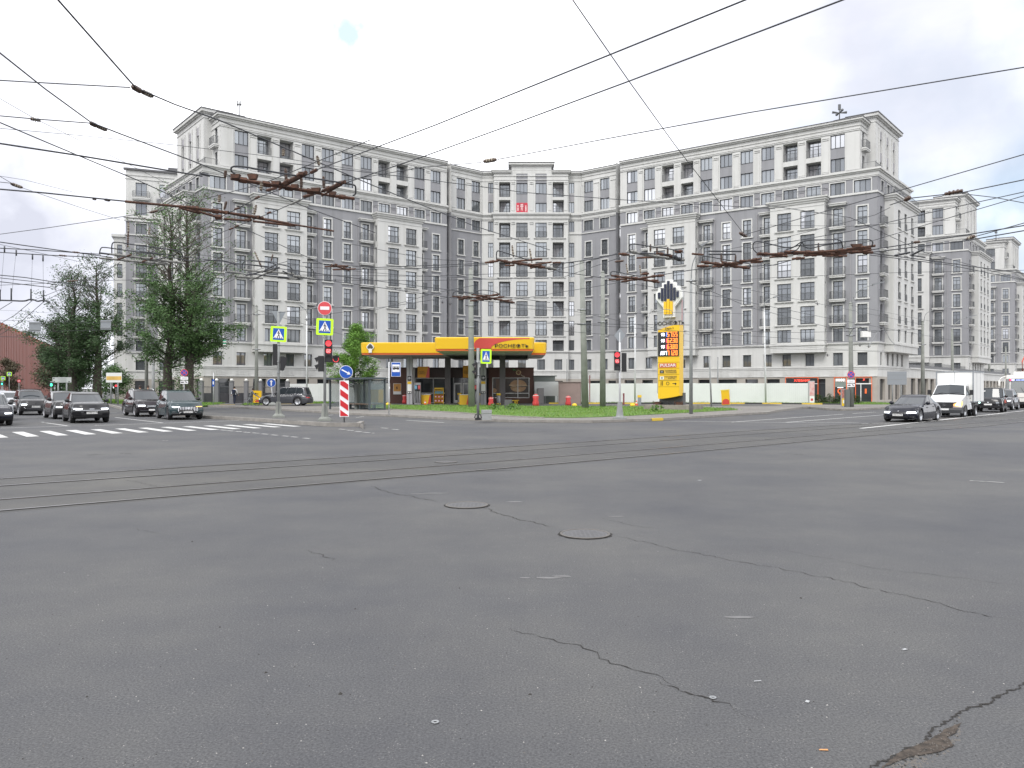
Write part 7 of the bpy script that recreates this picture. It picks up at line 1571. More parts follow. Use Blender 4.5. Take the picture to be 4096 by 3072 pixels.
    pz, py_ = P.get('plate', (.28, 0)); q = F(1, 0, pz); g = MB(); g.box(q[0]+.012, q[0]+.03, -.26, .26, q[2]-.056, q[2]+.056, PLT); pl = g.obj('licence_plate', T)
    if P.get('reg'): tx = text(P['reg'], .075, TXT, pl, (q[0]+.033, 0, q[2]), pi/2, .001)
    if P.get('extra'): P['extra'](T, F, Gm, nose, patch)
    return T
def RP(px, py, z=0.0): x, y = G(px, py, z); return (x, y, z+.004)
BLKP = paint('car_black', (.006, .006, .008), .0); DGR = paint('car_dark_grey', (.055, .055, .060), .5); DBR = paint('car_dark_brown_grey', (.020, .019, .020), .3); GRN = paint('car_blue_green', (.030, .050, .056), .5); NAVP = paint('car_near_black_blue', (.007, .008, .016), .0); SIL = paint('car_silver', (.38, .39, .41), .7); GRP = paint('car_station_grey', (.075, .078, .088), .6); WHC = paint('car_white', (.70, .71, .72), .05)
suv_top = [(-.5, .90), (-.46, 1.06), (-.30, 1.15), (0, 1.11), (.20, 1.11), (.30, 1.10), (.42, 1.03), (.48, .96), (.5, .88)]
def suv(**k):
    d = dict(L=4.6, W=1.86, H=1.68, wb=2.70, fo=.93, gc=.24, r=.37, top=suv_top, ws=(.24, .075), rr=(-.46, -.36), lamp=(.55, .97, .80, .92, HLW), side=[(.90, .16), (.10, -.42), (-.48, -.84)], doors=[.14, -.085], mirror=BLK, sq=.10, nose=[(-.95, .95, .0, .18, BLK, 'lower_bumper', .01, 10)], cladding=True)
    d.update(k); return d
gl = 'cars waiting at the stop line on the left'
HL_ = (.645, -.764)
def geely(T, F, Gm, nose, patch):
    nose(-.60, .60, .70, .86, BLK, 'grille', .012); nose(-.88, .88, .655, .68, CHROME, 'chrome_strip', .018); nose(-.14, .14, .76, .80, CHROME, 'emblem', .022); nose(-.55, .55, .20, .40, BLK, 'lower_grille', .014)
car('parked_car', 'black coupe-backed off-road car waiting at the stop line, nearest on the left', 'car', RP(357, 1690.5), (.60, -.80), suv(paint=BLKP, H=1.62, rr=(-.47, -.22), lamp=(.52, .98, .74, .84, HLW), reg='Т008НУ178', plate=(.44, 0), extra=geely, rim=RIMD, arc=.13, side=[(.90, .14), (.08, -.70)]), gl)
def outl(T, F, Gm, nose, patch):
    nose(-.62, .62, .66, .78, BLK, 'grille', .012); nose(-.60, .60, .30, .60, BLK, 'air_intake', .013); nose(-.62, .62, .27, .30, CHROME, 'chrome_strip', .02); nose(-.62, .62, .12, .15, CHROME, 'chrome_strip', .02)
    q = F(1, 0, .86); b = MB()
    for a in (90, 210, 330): c, s = cos(radians(a)), sin(radians(a)); b.vprism([(0, 0), (c*.035-s*.02, s*.035+c*.02), (c*.07, s*.07), (c*.035+s*.02, s*.035-c*.02)], 0, .012, CHROME)
    o = b.obj('emblem', T); o.location = (q[0]+.03, 0, q[2]); o.rotation_euler = (0, 0, pi/2)
    for sd in (1, -1): g = MB(); g.tube([Vector(F(1, sd*.72, .62))+Vector((.02, 0, 0)), Vector(F(1, sd*.80, .45))+Vector((.025, 0, 0)), Vector(F(1, sd*.64, .26))+Vector((.02, 0, 0))], .02, CHROME, 5); g.obj('chrome_blade', T)
    g = MB()
    for x in (-.2, .6): g.box(x, x+.06, -.62, .62, 1.76, 1.80, BLK)
    g.obj('roof_rack', T)
car('parked_car', 'dark grey off-road car with black roof bars and three-diamond badge, second row at the left', 'car', RP(135, 1660), HL_, suv(paint=DBR, H=1.72, L=4.7, lamp=(.60, .98, .70, .82, HLW), reg='М066УК178', plate=(.50, 0), extra=outl, rails='b'), gl)
car('parked_car', 'dark off-road car half hidden between its two neighbours on the left', 'car', RP(278, 1675), HL_, suv(paint=DBR, H=1.66, L=4.4, lamp=(.60, .98, .70, .80, HLW), nose=[(-.95, .95, 0, .3, BLK, 'lower_bumper', .01, 10), (-.5, .5, .5, .68, BLK, 'grille', .01, 8)]), gl)
car('parked_car', 'black car cut off by the left edge of the photo', 'car', RP(-40, 1703), HL_, suv(paint=NAVP, H=1.58, lamp=(.58, .98, .66, .78, HLW), top=[(-.5, .88), (-.3, 1.05), (.2, 1.02), (.32, .99), (.46, .86), (.5, .74)], ws=(.25, .05), nose=[(-.95, .95, 0, .2, BLK, 'lower_bumper', .01, 10), (-.5, .5, .48, .62, BLK, 'grille', .01, 8)]), gl)
car('parked_car', 'silver car at the left edge behind the cut-off black car', 'car', RP(-25, 1683), HL_, suv(paint=SIL, H=1.60, lamp=(.58, .98, .64, .75, HLO), top=[(-.5, .88), (-.3, 1.05), (.2, 1.02), (.32, .99), (.46, .86), (.5, .74)]), gl)
car('parked_car', 'grey car with lit headlamps left of the car with roof bars', 'car', RP(36, 1652), HL_, suv(paint=SIL, H=1.62, lamp=(.55, .98, .66, .78, HLW)), gl)
car('parked_car', 'dark car behind the grey one at the left edge', 'car', RP(-5, 1640), HL_, suv(paint=DGR, H=1.70), gl)
def cx90(T, F, Gm, nose, patch):
    nose(-.48, .48, .50, .80, BLK, 'grille', .012)
    for k in range(3): nose(-.46+k*.03, .46-k*.03, .54+k*.09, .56+k*.09, CHROME, 'grille_bar', .02)
    nose(-.85, .85, .22, .25, CHROME, 'chrome_strip', .02); nose(-.8, .8, .06, .20, BLK, 'lower_grille', .015)
gr2 = 'cars moving out on the left side'
car('moving_car', 'black off-road car with chrome roof rails behind the big grille car', 'car', RP(598, 1666), (.62, -.78), suv(paint=paint('car_black_plum', (.016, .012, .016), .3), L=4.9, H=1.76, wb=2.85, rails='c', lamp=(.52, .98, .68, .80, HLW), extra=cx90, r=.39, arc=.10), gr2)
def jae(T, F, Gm, nose, patch):
    nose(-.60, .60, .28, .80, BLK, 'grille', .010)
    for k in range(13): t = -.57+1.14*k/12; e = .0+.08*abs(t)**1.5; nose(t-.013, t+.013,   .29+e, .80-e*.5, CHROME, 'grille_bar', .028, 1)
    nose(-.97, -.55, .16, .19, CHROME, 'chrome_strip', .024); nose(.55, .97, .16, .19, CHROME, 'chrome_strip', .024); nose(-.42, .42, .25, .28, CHROME, 'chrome_strip', .024); nose(-.55, .55, .02, .22, BLK, 'lower_grille', .012)
    for sd in (1, -1): nose(.70*sd, .93*sd, .30, .33, CHROME, 'chrome_strip', .022); g = MB(); g.tube([Vector(F(1, sd*.55, .18))+Vector((.025, 0, 0)), Vector(F(1, sd*.42, .26))+Vector((.025, 0, 0))], .014, CHROME, 5); g.obj('chrome_strip', T)
    nose(-.13, .13, .66, .70, CHROME, 'emblem', .034)
car('moving_car', 'blue-green large off-road car with a wide upright chrome-barred grille', 'car', RP(738, 1678), (.58, -.81), suv(paint=GRN, L=4.80, W=1.94, H=1.72, wb=2.82, r=.39, lamp=(.50, .98, .795, .835, HLW), lamp_other=(1, HLA), reg='Т055ОН198', plate=(.30, 0), extra=jae, rim=RIMD, side=[(.90, .20), (.15, -.36), (-.42, -.80)], cladding=False, rails='b', handle=CHROME), gr2)
def li(T, F, Gm, nose, patch): nose(-.95, .95, .78, .82, HLW, 'light_bar', .014); nose(-.6, .6, .25, .45, BLK, 'grille', .01)
car('moving_car', 'dark grey long station-type car in side view driving out of the petrol station', 'car', RP(1078, 1622, .154), (-1, .04), suv(paint=GRP, L=5.2, W=1.98, H=1.80, wb=3.10, fo=.95, r=.40, gc=.2, rim=RIM, trim=True, lamp=(.6, .98, .70, .76, HLO), extra=li, side=[(.84, .26), (.22, -.30), (-.34, -.80)], doors=[.16, -.06], cladding=False, top=[(-.5, .92), (-.46, 1.06), (-.30, 1.12), (0, 1.08), (.18, 1.07), (.28, 1.04), (.42, .92), (.48, .82), (.5, .74)], ws=(.25, .08), rr=(-.48, -.42), arc=.05))
def bmw(T, F, Gm, nose, patch):
    for sd in (1, -1): nose(.03*sd, .34*sd, .60, .84, BLK, 'grille', .014, 4)
    for sd in (1, -1):
        for k in range(5): t = (.06+.06*k)*sd; nose(t-.006, t+.006, .61, .83, DBR, 'grille_bar', .022, 1)
    nose(-.55, .55, .10, .32, BLK, 'air_intake', .012); nose(.64, .92, .12, .30, BLK, 'air_intake', .012); nose(-.92, -.64, .12, .30, BLK, 'air_intake', .012); nose(-.035, .035, .90, .95, CHROME, 'emblem', .02)
    for sd in (1, -1): nose(.66*sd, .90*sd, .34, .355, CHROME, 'chrome_strip', .02); nose(.80*sd, .85*sd, .19, .24, HLO, 'fog_lamp', .02)
car('moving_car', 'black low sedan with two kidney-shaped grilles, first in the right street', 'car', RP(3612, 1687), (-.70, -.71), dict(L=4.85, W=1.86, H=1.46, wb=2.97, fo=.84, gc=.14, r=.35, top=[(-.5, .78), (-.47, .96), (-.40, 1.03), (-.25, 1.02), (.10, .95), (.22, .95), (.36, .87), (.46, .76), (.5, .64)], ws=(.20, .02), rr=(-.36, -.20), lamp=(.50, .97, .66, .84, HLW), paint=NAVP, rim=RIM, side=[(.84, .12), (.06, -.74)], doors=[.10, -.12], mirror=NAVP, nose=[], reg='Н855КК98', plate=(.46, 0), extra=bmw, arc=.12, cf=.42, sq=.10))
# second rows at the right
def lc(T, F, Gm, nose, patch):
    nose(-.95, .95, .0, .34, BLK, 'bumper', .05); nose(-.52, .52, .52, .82, BLK, 'grille', .012); nose(-.05, .05, .68, .76, CHROME, 'emblem', .03)
    for sd in (1, -1): nose(.72*sd, .82*sd, .36, .42, HLO, 'fog_lamp', .06)
    g = MB(); q = Gm(1, -.62, .72); g.box(q[0]+.05, q[0]+.055, q[1]-.2, q[1]+.18, q[2]-.05, q[2]+.05, WHP); g.obj('paper_sheet', T)
car('moving_car', 'black boxy off-road car with a paper behind the windscreen, behind the box truck', 'car', RP(3957, 1649), (-.60, -.80), dict(L=4.7, W=1.92, H=1.86, wb=2.75, fo=.90, gc=.28, r=.41, top=[(-.5, 1.0), (-.46, 1.15), (.18, 1.13), (.30, 1.13), (.44, 1.10), (.49, 1.02), (.5, .95)], ws=(.20, .12), rr=(-.48, -.44), lamp=(.56, .80, .60, .74, HLG), lamp_other=(1, HLO), paint=BLKP, side=[(.9, .2), (.14, -.34), (-.4, -.86)], rim=RIMD, mirror=BLKP, reg='', plate=(.46, 0), extra=lc, roofw=.70, arc=.03, cf=.14, pf=.05, sq=.05))
car('moving_car', 'dark car partly hidden behind the black boxy off-road car', 'car', RP(4003, 1640), (-.66, -.75), suv(paint=DGR, H=1.75), None)
# light box truck -----------------------------------------------------------------------
def truck(label, px, py, hd):
    x, y = G(px, py); hd = Vector(hd).normalized(); fax = 1.75; T = thing('box_truck', label, 'truck', (x-hd.x*fax, y-hd.y*fax, .004), atan2(hd.y, hd.x)); W_ = WHC
    b = MB()        # cab: side outline with slanted bonnet, narrowed towards nose and roof
    prof = [(2.62, .55), (2.68, .85), (2.60, 1.10), (1.75, 1.35), (1.62, 1.40), (.98, 2.05), (.75, 2.12), (-.05, 2.12), (-.10, .50), (2.5, .42)]
    def wy(x, z): return (1.0-.07*max(0, (x-1.2)/1.4)**2)*(.98 if z < 1.35 else .98-.17*((z-1.35)/.75))
    n = len(prof); V = [(x, -wy(x, z), z) for x, z in prof]+[(x, -wy(x, z)*.55, z+(.05 if z > 1 else 0)) for x, z in prof]+[(x+(.10 if x > 2.4 else .05 if z > 1.3 else 0), 0, z+(.07 if z > 1 else 0)) for x, z in prof]+[(x, wy(x, z)*.55, z+(.05 if z > 1 else 0)) for x, z in prof]+[(x, wy(x, z), z) for x, z in prof]
    fs = [(k*n+i, k*n+(i+1) % n, (k+1)*n+(i+1) % n, (k+1)*n+i) for k in range(4) for i in range(n)]+[tuple(range(n))[::-1], tuple(range(4*n, 5*n))]
    b.add(V, fs, W_); b.obj('cab', T)
    g = MB(); c = lambda x, y, z: (x, y, z)
    def ln(a, b_, t, o=(0, 0, 0)): return tuple(a[i]+(b_[i]-a[i])*t+o[i] for i in range(3))
    P = [(1.60, -.88, 1.45), (1.67, 0, 1.50), (1.60, .88, 1.45), (1.05, .77, 2.02), (1.08, 0, 2.08), (1.05, -.77, 2.02)]; P = [(p[0]+.03, p[1], p[2]+.012) for p in P]; g.add(P, [(0, 1, 4, 5), (1, 2, 3, 4)], CGL); g.obj('windscreen', T)
    g = MB(); P = [(1.56, -.94, 1.40), (1.60, 0, 1.45), (1.56, .94, 1.40), (1.66, .90, 1.47), (1.72, 0, 1.52), (1.66, -.90, 1.47)]; g.add([(p[0]+.03, p[1], p[2]-.0) for p in P], [(0, 1, 4, 5), (1, 2, 3, 4)], BLK); g.tube([(1.66, -.6, 1.50), (1.52, 0, 1.64)], .012, BLK, 4); g.tube([(1.70, .1, 1.52), (1.50, .75, 1.60)], .012, BLK, 4); g.obj('wiper', T)
    for sd in (1, -1):
        g = MB(); g.add([(x, sd*(wy(x, z)+.008), z) for x, z in [(.15, 1.38), (1.42, 1.38), (.92, 1.98), (.15, 1.98)]], [(0, 1, 2, 3)], CGL); g.obj('side_window', T)
        g = MB(); g.add([(x, sd*(wy(x, z)+.006), z) for x, z in [(1.50, 1.36), (1.53, 1.36), (1.53, .6), (1.50, .6)]], [(0, 1, 2, 3)], BLK); g.box(.3, .5, sd*.99-.02, sd*.99+.02, 1.18, 1.22, BLK); g.obj('door_gap', T)
        g = MB(); g.box(1.18, 1.28, sd*1.22-.10, sd*1.22+.10, 1.42, 1.74, BLK); g.tube([(1.25, sd*.95, 1.42), (1.22, sd*1.14, 1.46)], .02, BLK, 5); g.obj('mirror', T)
        g = MB(); 
        g.add([(2.715, sd*.52, .74), (2.66, sd*.93, .70), (2.58, sd*.975, .84), (2.54, sd*.96, 1.02), (2.68, sd*.84, .98), (2.725, sd*.52, .83)], [(0, 1, 2, 3, 4, 5)], HLA if sd > 0 else HLA); o = g.obj('headlamp', T); g = MB(); g.add([(2.73, sd*.60, .745), (2.675, sd*.90, .72), (2.68, sd*.86, .92), (2.735, sd*.62, .85)], [(0, 1, 2, 3)], HLY); g.obj('lamp_lens', o)
    g = MB(); g.vprism([(2.78, .28), (2.82, .48), (2.76, .62), (2.3, .66), (2.22, .60), (2.2, .40), (2.3, .26)], -.97, .97, mat('bumper_dark_grey', (.045, .048, .052), .6)); g.obj('bumper', T)
    g = MB(); g.box(2.68, 2.80, -.48, .48, .64, .90, BLK); g.box(2.60, 2.79, -.66, .66, .92, .96, BLK); g.obj('grille', T); g = MB(); g.box(2.825, 2.84, -.26, .26, .46, .57, PLT); g.box(2.801, 2.815, -.10, .10, .76, .80, CHROME); g.obj('licence_plate', T)
    g = MB(); g.box(-3.35, .0, -1.08, 1.08, .98, 2.93, WHP); o = g.obj('cargo_box', T); g = MB()
    for (a, c_, d, e) in ((-3.37, .02, 2.90, 2.97), (-3.37, .02, .93, 1.0)):
        for sd in (1, -1): g.box(a, c_, sd*1.09-.02, sd*1.09+.02, d, e, SBACK)
        g.box(0, .03, -1.09, 1.09, d, e, SBACK)
    for sd in (1, -1):
        g.box(-.03, .04, sd*1.07-.03, sd*1.07+.04, 1.0, 2.9, SBACK)
        for q in (-1.1, -2.2): g.box(q-.01, q+.01, sd*1.081-.004, sd*1.081+.008, 1.0, 2.9, SBACK)
    g.box(.0, .012, -.01, .01, 1.0, 2.9, SBACK); g.obj('edge_trim', T)
    g = MB(); g.box(-3.2, 2.2, -.40, .40, .55, .72, BLK); g.box(-2.6, -.3, -.9, .9, .72, .95, BLK); g.box(-3.3, -3.2, -.9, .9, .5, .62, BLK); g.box(-1.2, -.4, .55, .95, .45, .85, BLK); g.obj('chassis', T)
    for sd in (1, -1):
        wheel(T, fax, sd*.84, .36, .22, RIM, sd); wheel(T, fax-2.9, sd*.92, .36, .22, RIM, sd); wheel(T, fax-2.9, sd*.66, .36, .22, RIM, sd)
        g = MB(); R = .44; P = [(fax+cos(a)*R, .36+sin(a)*R) for a in [pi*k/10 for k in range(11)]]; g.vprism(P+[(p[0]*.0+fax+(p[0]-fax)*.86, .36+(p[1]-.36)*.86) for p in P[::-1]], sd*1.0-.02, sd*1.0+.015, BLK); P = P; g.add([(fax, sd*.992, .36)]+[(p[0], sd*.992, p[1]) for p in P], [(0, i, i+1) for i in range(1, 11)], BLK); g.obj('wheel_arch', T)
        g = MB(); g.box(fax-2.9-.5, fax-2.9+.5, sd*.82-.25, sd*.82+.25, .80, .84, BLK); g.obj('mudguard', T)
    return T
truck('white light box truck with yellow-framed headlamps behind the black sedan', 3793, 1668, (-.66, -.75))
# tram -------------------------------------------------------------------------------------
TWH = mat('tram_white', (.72, .70, .66), .4); TRD = mat('tram_red', (.62, .07, .025), .4); TGL = mat('tram_glass', (.10, .125, .14), .06, ior=1.7)
def tram(px, py, hd):
    x, y = G(px, py); hd = Vector(hd).normalized(); T = thing('tram', 'red and white tram with a blue destination display at the right edge', 'tram', (x, y, 0), atan2(hd.y, hd.x)); Wt = 1.28; Lh = 15
    def section(z): return 1.0 if z < 2.4 else 1-.10*((z-2.4)/.7)**2
    def front(yy, z): return -.30*abs(yy/Wt)**3-(.0 if z < 1.2 else .28*((z-1.2)/1.9)**1.6)-(.10*((.8-z)/.5)**2 if z < .8 else 0)
    zs = [.35, .6, .8, 1.0, 1.2, 1.45, 1.75, 2.1, 2.4, 2.65, 2.85, 3.0, 3.08]; ys = [-1, -.94, -.8, -.6, -.3, 0, .3, .6, .8, .94, 1]
    def zone(yy, z):
        if z < .62: return BLK
        if z < 1.45: return TRD if abs(yy) > .52+.22*(z-.6) else TWH
        return TWH
    b = MB()
    for i in range(len(zs)-1):
        for j in range(len(ys)-1):
            q = [(front(ys[a]*Wt, zs[c]), ys[a]*Wt*section(zs[c]), zs[c]) for a, c in ((j, i), (j+1, i), (j+1, i+1), (j, i+1))]; b.add(q, [(0, 1, 2, 3)], zone((ys[j]+ys[j+1])/2, (zs[i]+zs[i+1])/2), True)
    b.obj('front', T, fix=True); b = MB()
    for sd in (1, -1):
        for i in range(len(zs)-1):
            z0, z1 = zs[i], zs[i+1]; m = BLK if z0 < .35 else TRD if z0 < 1.2 else TWH; b.add([(-.3+front(0, z0)*.6, sd*Wt*section(z0), z0), (-Lh, sd*Wt*section(z0), z0), (-Lh, sd*Wt*section(z1), z1), (-.3+front(0, z1)*.6, sd*Wt*section(z1), z1)], [(0, 1, 2, 3)], m)
    b.quad((-.5, -Wt*.9, 3.08), (-Lh, -Wt*.9, 3.08), (-Lh, Wt*.9, 3.08), (-.5, Wt*.9, 3.08), TWH); b.quad((-Lh, -Wt, .35), (-Lh, Wt, .35), (-Lh, Wt*.9, 3.08), (-Lh, -Wt*.9, 3.08), TWH); b.obj('body', T)
    g = MB(); zz = [1.42, 1.75, 2.1, 2.45, 2.75]; yy = [-.92, -.75, -.4, 0, .4, .75, .92]
    V = [(front(a*Wt, c)+.012, a*Wt*section(c), c) for c in zz for a in yy]; n = len(yy); g.add(V, [(i*n+j, i*n+j+1, (i+1)*n+j+1, (i+1)*n+j) for i in range(len(zz)-1) for j in range(n-1)], TGL, True); g.obj('windscreen', T)
    g = MB(); g.box(front(0, 2.62)-.02, front(0, 2.62)+.03, -.85, .85, 2.52, 2.72, BLK); o = g.obj('destination_display', T); sc = scribble(o, .12, 0, .85, .10, 0, mat('display_blue', (.3, .4, 1), .5, emit=((.45, .55, 1), 1.5))); sc.location = (front(0, 2.62)+.04, 0, 2.62); sc.rotation_euler = (0, 0, pi/2); sc = MB(); sc.vprism(ell(-.52, 0, .13, .08), -.006, 0, MATS['display_blue']); sc = sc.obj('route_number', o); sc.location = (front(0, 2.62)+.04, 0, 2.62); sc.rotation_euler = (0, 0, pi/2)
    for s in (-.72, .72): d = MB(); d.box(front(0, 2.62)+.031, front(0, 2.62)+.036, s-.08, s+.08, 2.55, 2.69, LEDR); d.obj('display_mark', o)
    for sd in (1, -1):
        for k in range(7): g = MB(); x0 = -1.3-k*1.9; g.box(x0-1.5, x0, sd*Wt*.995-.01, sd*Wt*.995+.015, 1.35, 2.35, TGL); g.obj('side_window', T)
        g = MB(); g.lathe((.0, sd*.75, 1.02), [(.12, 0), (.10, .04)], HLO, 14, 'x'); g.obj('headlamp', T)
        g = MB(); g.tube([(-.45, sd*1.12, 2.98), (-.15, sd*1.45, 2.85), (.05, sd*1.6, 2.55)], .045, TWH, 8); g.lathe((.05, sd*1.6, 2.0), [(.08, 0), (.10, .1), (.10, .5), (.06, .58)], TWH, 10); g.obj('mirror_arm', T)
    g = MB(); g.tube([(.04, .35, 1.45), (-.02, .1, 1.9)], .012, BLK, 4); g.tube([(.06, -.1, 1.30), (.02, -.45, 1.42)], .02, BLK, 4); g.obj('wiper', T); g = MB(); g.box(-.02, .03, -.58, .58, .98, 1.0, BLK); g.box(-.25, .08, -.5, .5, .38, .55, BLK); g.obj('coupler_flap', T)
    g = MB(); g.box(-2.6, -1.0, -.6, .6, 3.1, 3.42, WHP); g.obj('roof_unit', T)
    g = MB(); g.box(-4.8, -3.0, -.7, .7, 3.1, 3.5, RUST); g.tube([(-4.6, -.4, 3.5), (-3.6, -.3, 4.4), (-4.6, 0, 5.6)], .05, TRD, 6); g.tube([(-4.6, .4, 3.5), (-3.6, .3, 4.4), (-4.6, 0, 5.6)], .05, TRD, 6); g.tube([(-4.6, -.9, 5.6), (-4.6, .9, 5.6)], .03, BLK, 5); g.obj('pantograph', T)
    g = MB()
    for xx in (-2.2, -4.0, -11, -12.8): 
        for s in (1, -1): g.lathe((xx, s*.76, .33), [(.33, -.06), (.33, .06)], BLK, 16, 'y')
    g.box(-13, -1.9, -.95, .95, .3, .5, BLK); g.obj('bogie', T)
    drv = person('tram driver in a white shirt seated behind the windscreen', (0, 0, 0), 0, CW_, NAVY, .1, None, 0, (-.5, -.5), .9)
    R2 = Matrix.Rotation(atan2(hd.y, hd.x), 4, 'Z'); pl = R2 @ Vector((-.75, -.15, 0)); drv.location = (x+pl.x, y+pl.y, .72); drv.rotation_euler = (0, 0, atan2(hd.y, hd.x)+pi/2)
tram(4078, 1633, (-.66, -.75))
TGL.node_tree.nodes['Principled BSDF'].inputs['Alpha'].default_value = .55
# far traffic --------------------------------------------------------------------------------
def farpos(px, Y): p = D(px, 1553, Y); return (p.x, p.y, .004)
car('parked_car', 'small white car far down the left street', 'car', farpos(188, 250), (.45, -.89), suv(paint=WHC, lamp=(.55, .97, .7, .85, HLW)))
car('parked_car', 'small red car behind the white lorry far down the left street', 'car', farpos(60, 190), (-.5, .86), suv(paint=paint('car_dull_red', (.16, .05, .05), .3), H=1.6))
car('parked_car', 'distant pale car at the very left edge', 'car', farpos(2, 190), (-.5, .86), suv(paint=SIL, H=1.5))
car('parked_car', 'grey hatchback parked behind the bar fence', 'car', farpos(955, 100), (1, -.1), suv(paint=SIL, H=1.55, L=4.0, wb=2.5))
p = farpos(93, 200); T = thing('lorry', 'white-bodied lorry with dark lettering far down the left street', 'lorry', p, atan2(.86, -.5)+pi)
b = MB(); b.box(-4, 2, -1.25, 1.25, 1.0, 3.2, WHP); b.obj('cargo_box', T); b = MB(); b.box(2.1, 3.9, -1.15, 1.15, .6, 2.5, GRP); b.box(3.9, 3.93, -1.0, 1.0, 1.4, 2.3, CGL); b.obj('cab', T)
b = MB(); b.box(-4.04, -4.0, -1.25, 1.25, .95, 1.05, BLK); b.box(-4.04, -4.0, -1.27, -1.17, 1.05, 3.2, BLK); b.box(-4.04, -4.0, 1.17, 1.27, 1.05, 3.2, BLK); b.box(-4.04, -4.0, -1.27, 1.27, 3.12, 3.22, BLK); b.obj('edge_trim', T); text('ПЭК', .55, TXT, T, (-4.05, .2, 2.75), -pi/2, .01, wide=1.1, bold=.02)
for xx in (-3, 3):
    for s in (1, -1): wheel(T, xx, s*1.05, .45, .26, RIMD, s)
# ---------------------------------------------------------------- overhead wires and fittings
def sagline(a, b, sag, n=14): return [a+(b-a)*(i/n)-Vector((0, 0, 4*sag*(i/n)*(1-i/n))) for i in range(n+1)]
wn_ = 0
def wire(pts, r=.007, lab='thin overhead wire', sag=0, fit=None, m=None):
    """pts = (pixel x, pixel y, height) along the wire"""
    P = [Hh(*p) for p in pts]; b = MB()
    if len(P) == 2: P = sagline(P[0], P[1], sag)
    b.tube(P, r, m or CABLE, 5, cap=False, smooth=True); o = b.obj('overhead_wire'); tag(o, lab, 'wire', 'overhead wires over the junction'); return o
def insul(a, b, r=.035, m=INSU, ribs=7, lab='ribbed insulator in an overhead wire', parent=None):
    k = MB(); d = b-a; k.tube([a, a+d*.12], r*.7, INSB, 6); k.tube([b-d*.12, b], r*.7, INSB, 6)
    for i in range(ribs): t = .14+.72*(i+.5)/ribs; k.tube([a+d*(t-.030), a+d*t, a+d*(t+.030)], r*(1.0 if True else 1), m if i % 2 else INSB, 8)
    k.tube([a+d*.1, b-d*.1], r*.6, m, 8); o = k.obj('insulator', parent)
    if not parent: tag(o, lab, 'insulator', 'insulators in the overhead wires')
    return o
def gi(x0, y0, x1, y1, h, r=.035, lab=None, **k): return insul(Hh(x0, y0, h), Hh(x1, y1, h), r, lab=lab or 'ribbed insulator in an overhead wire', **k)
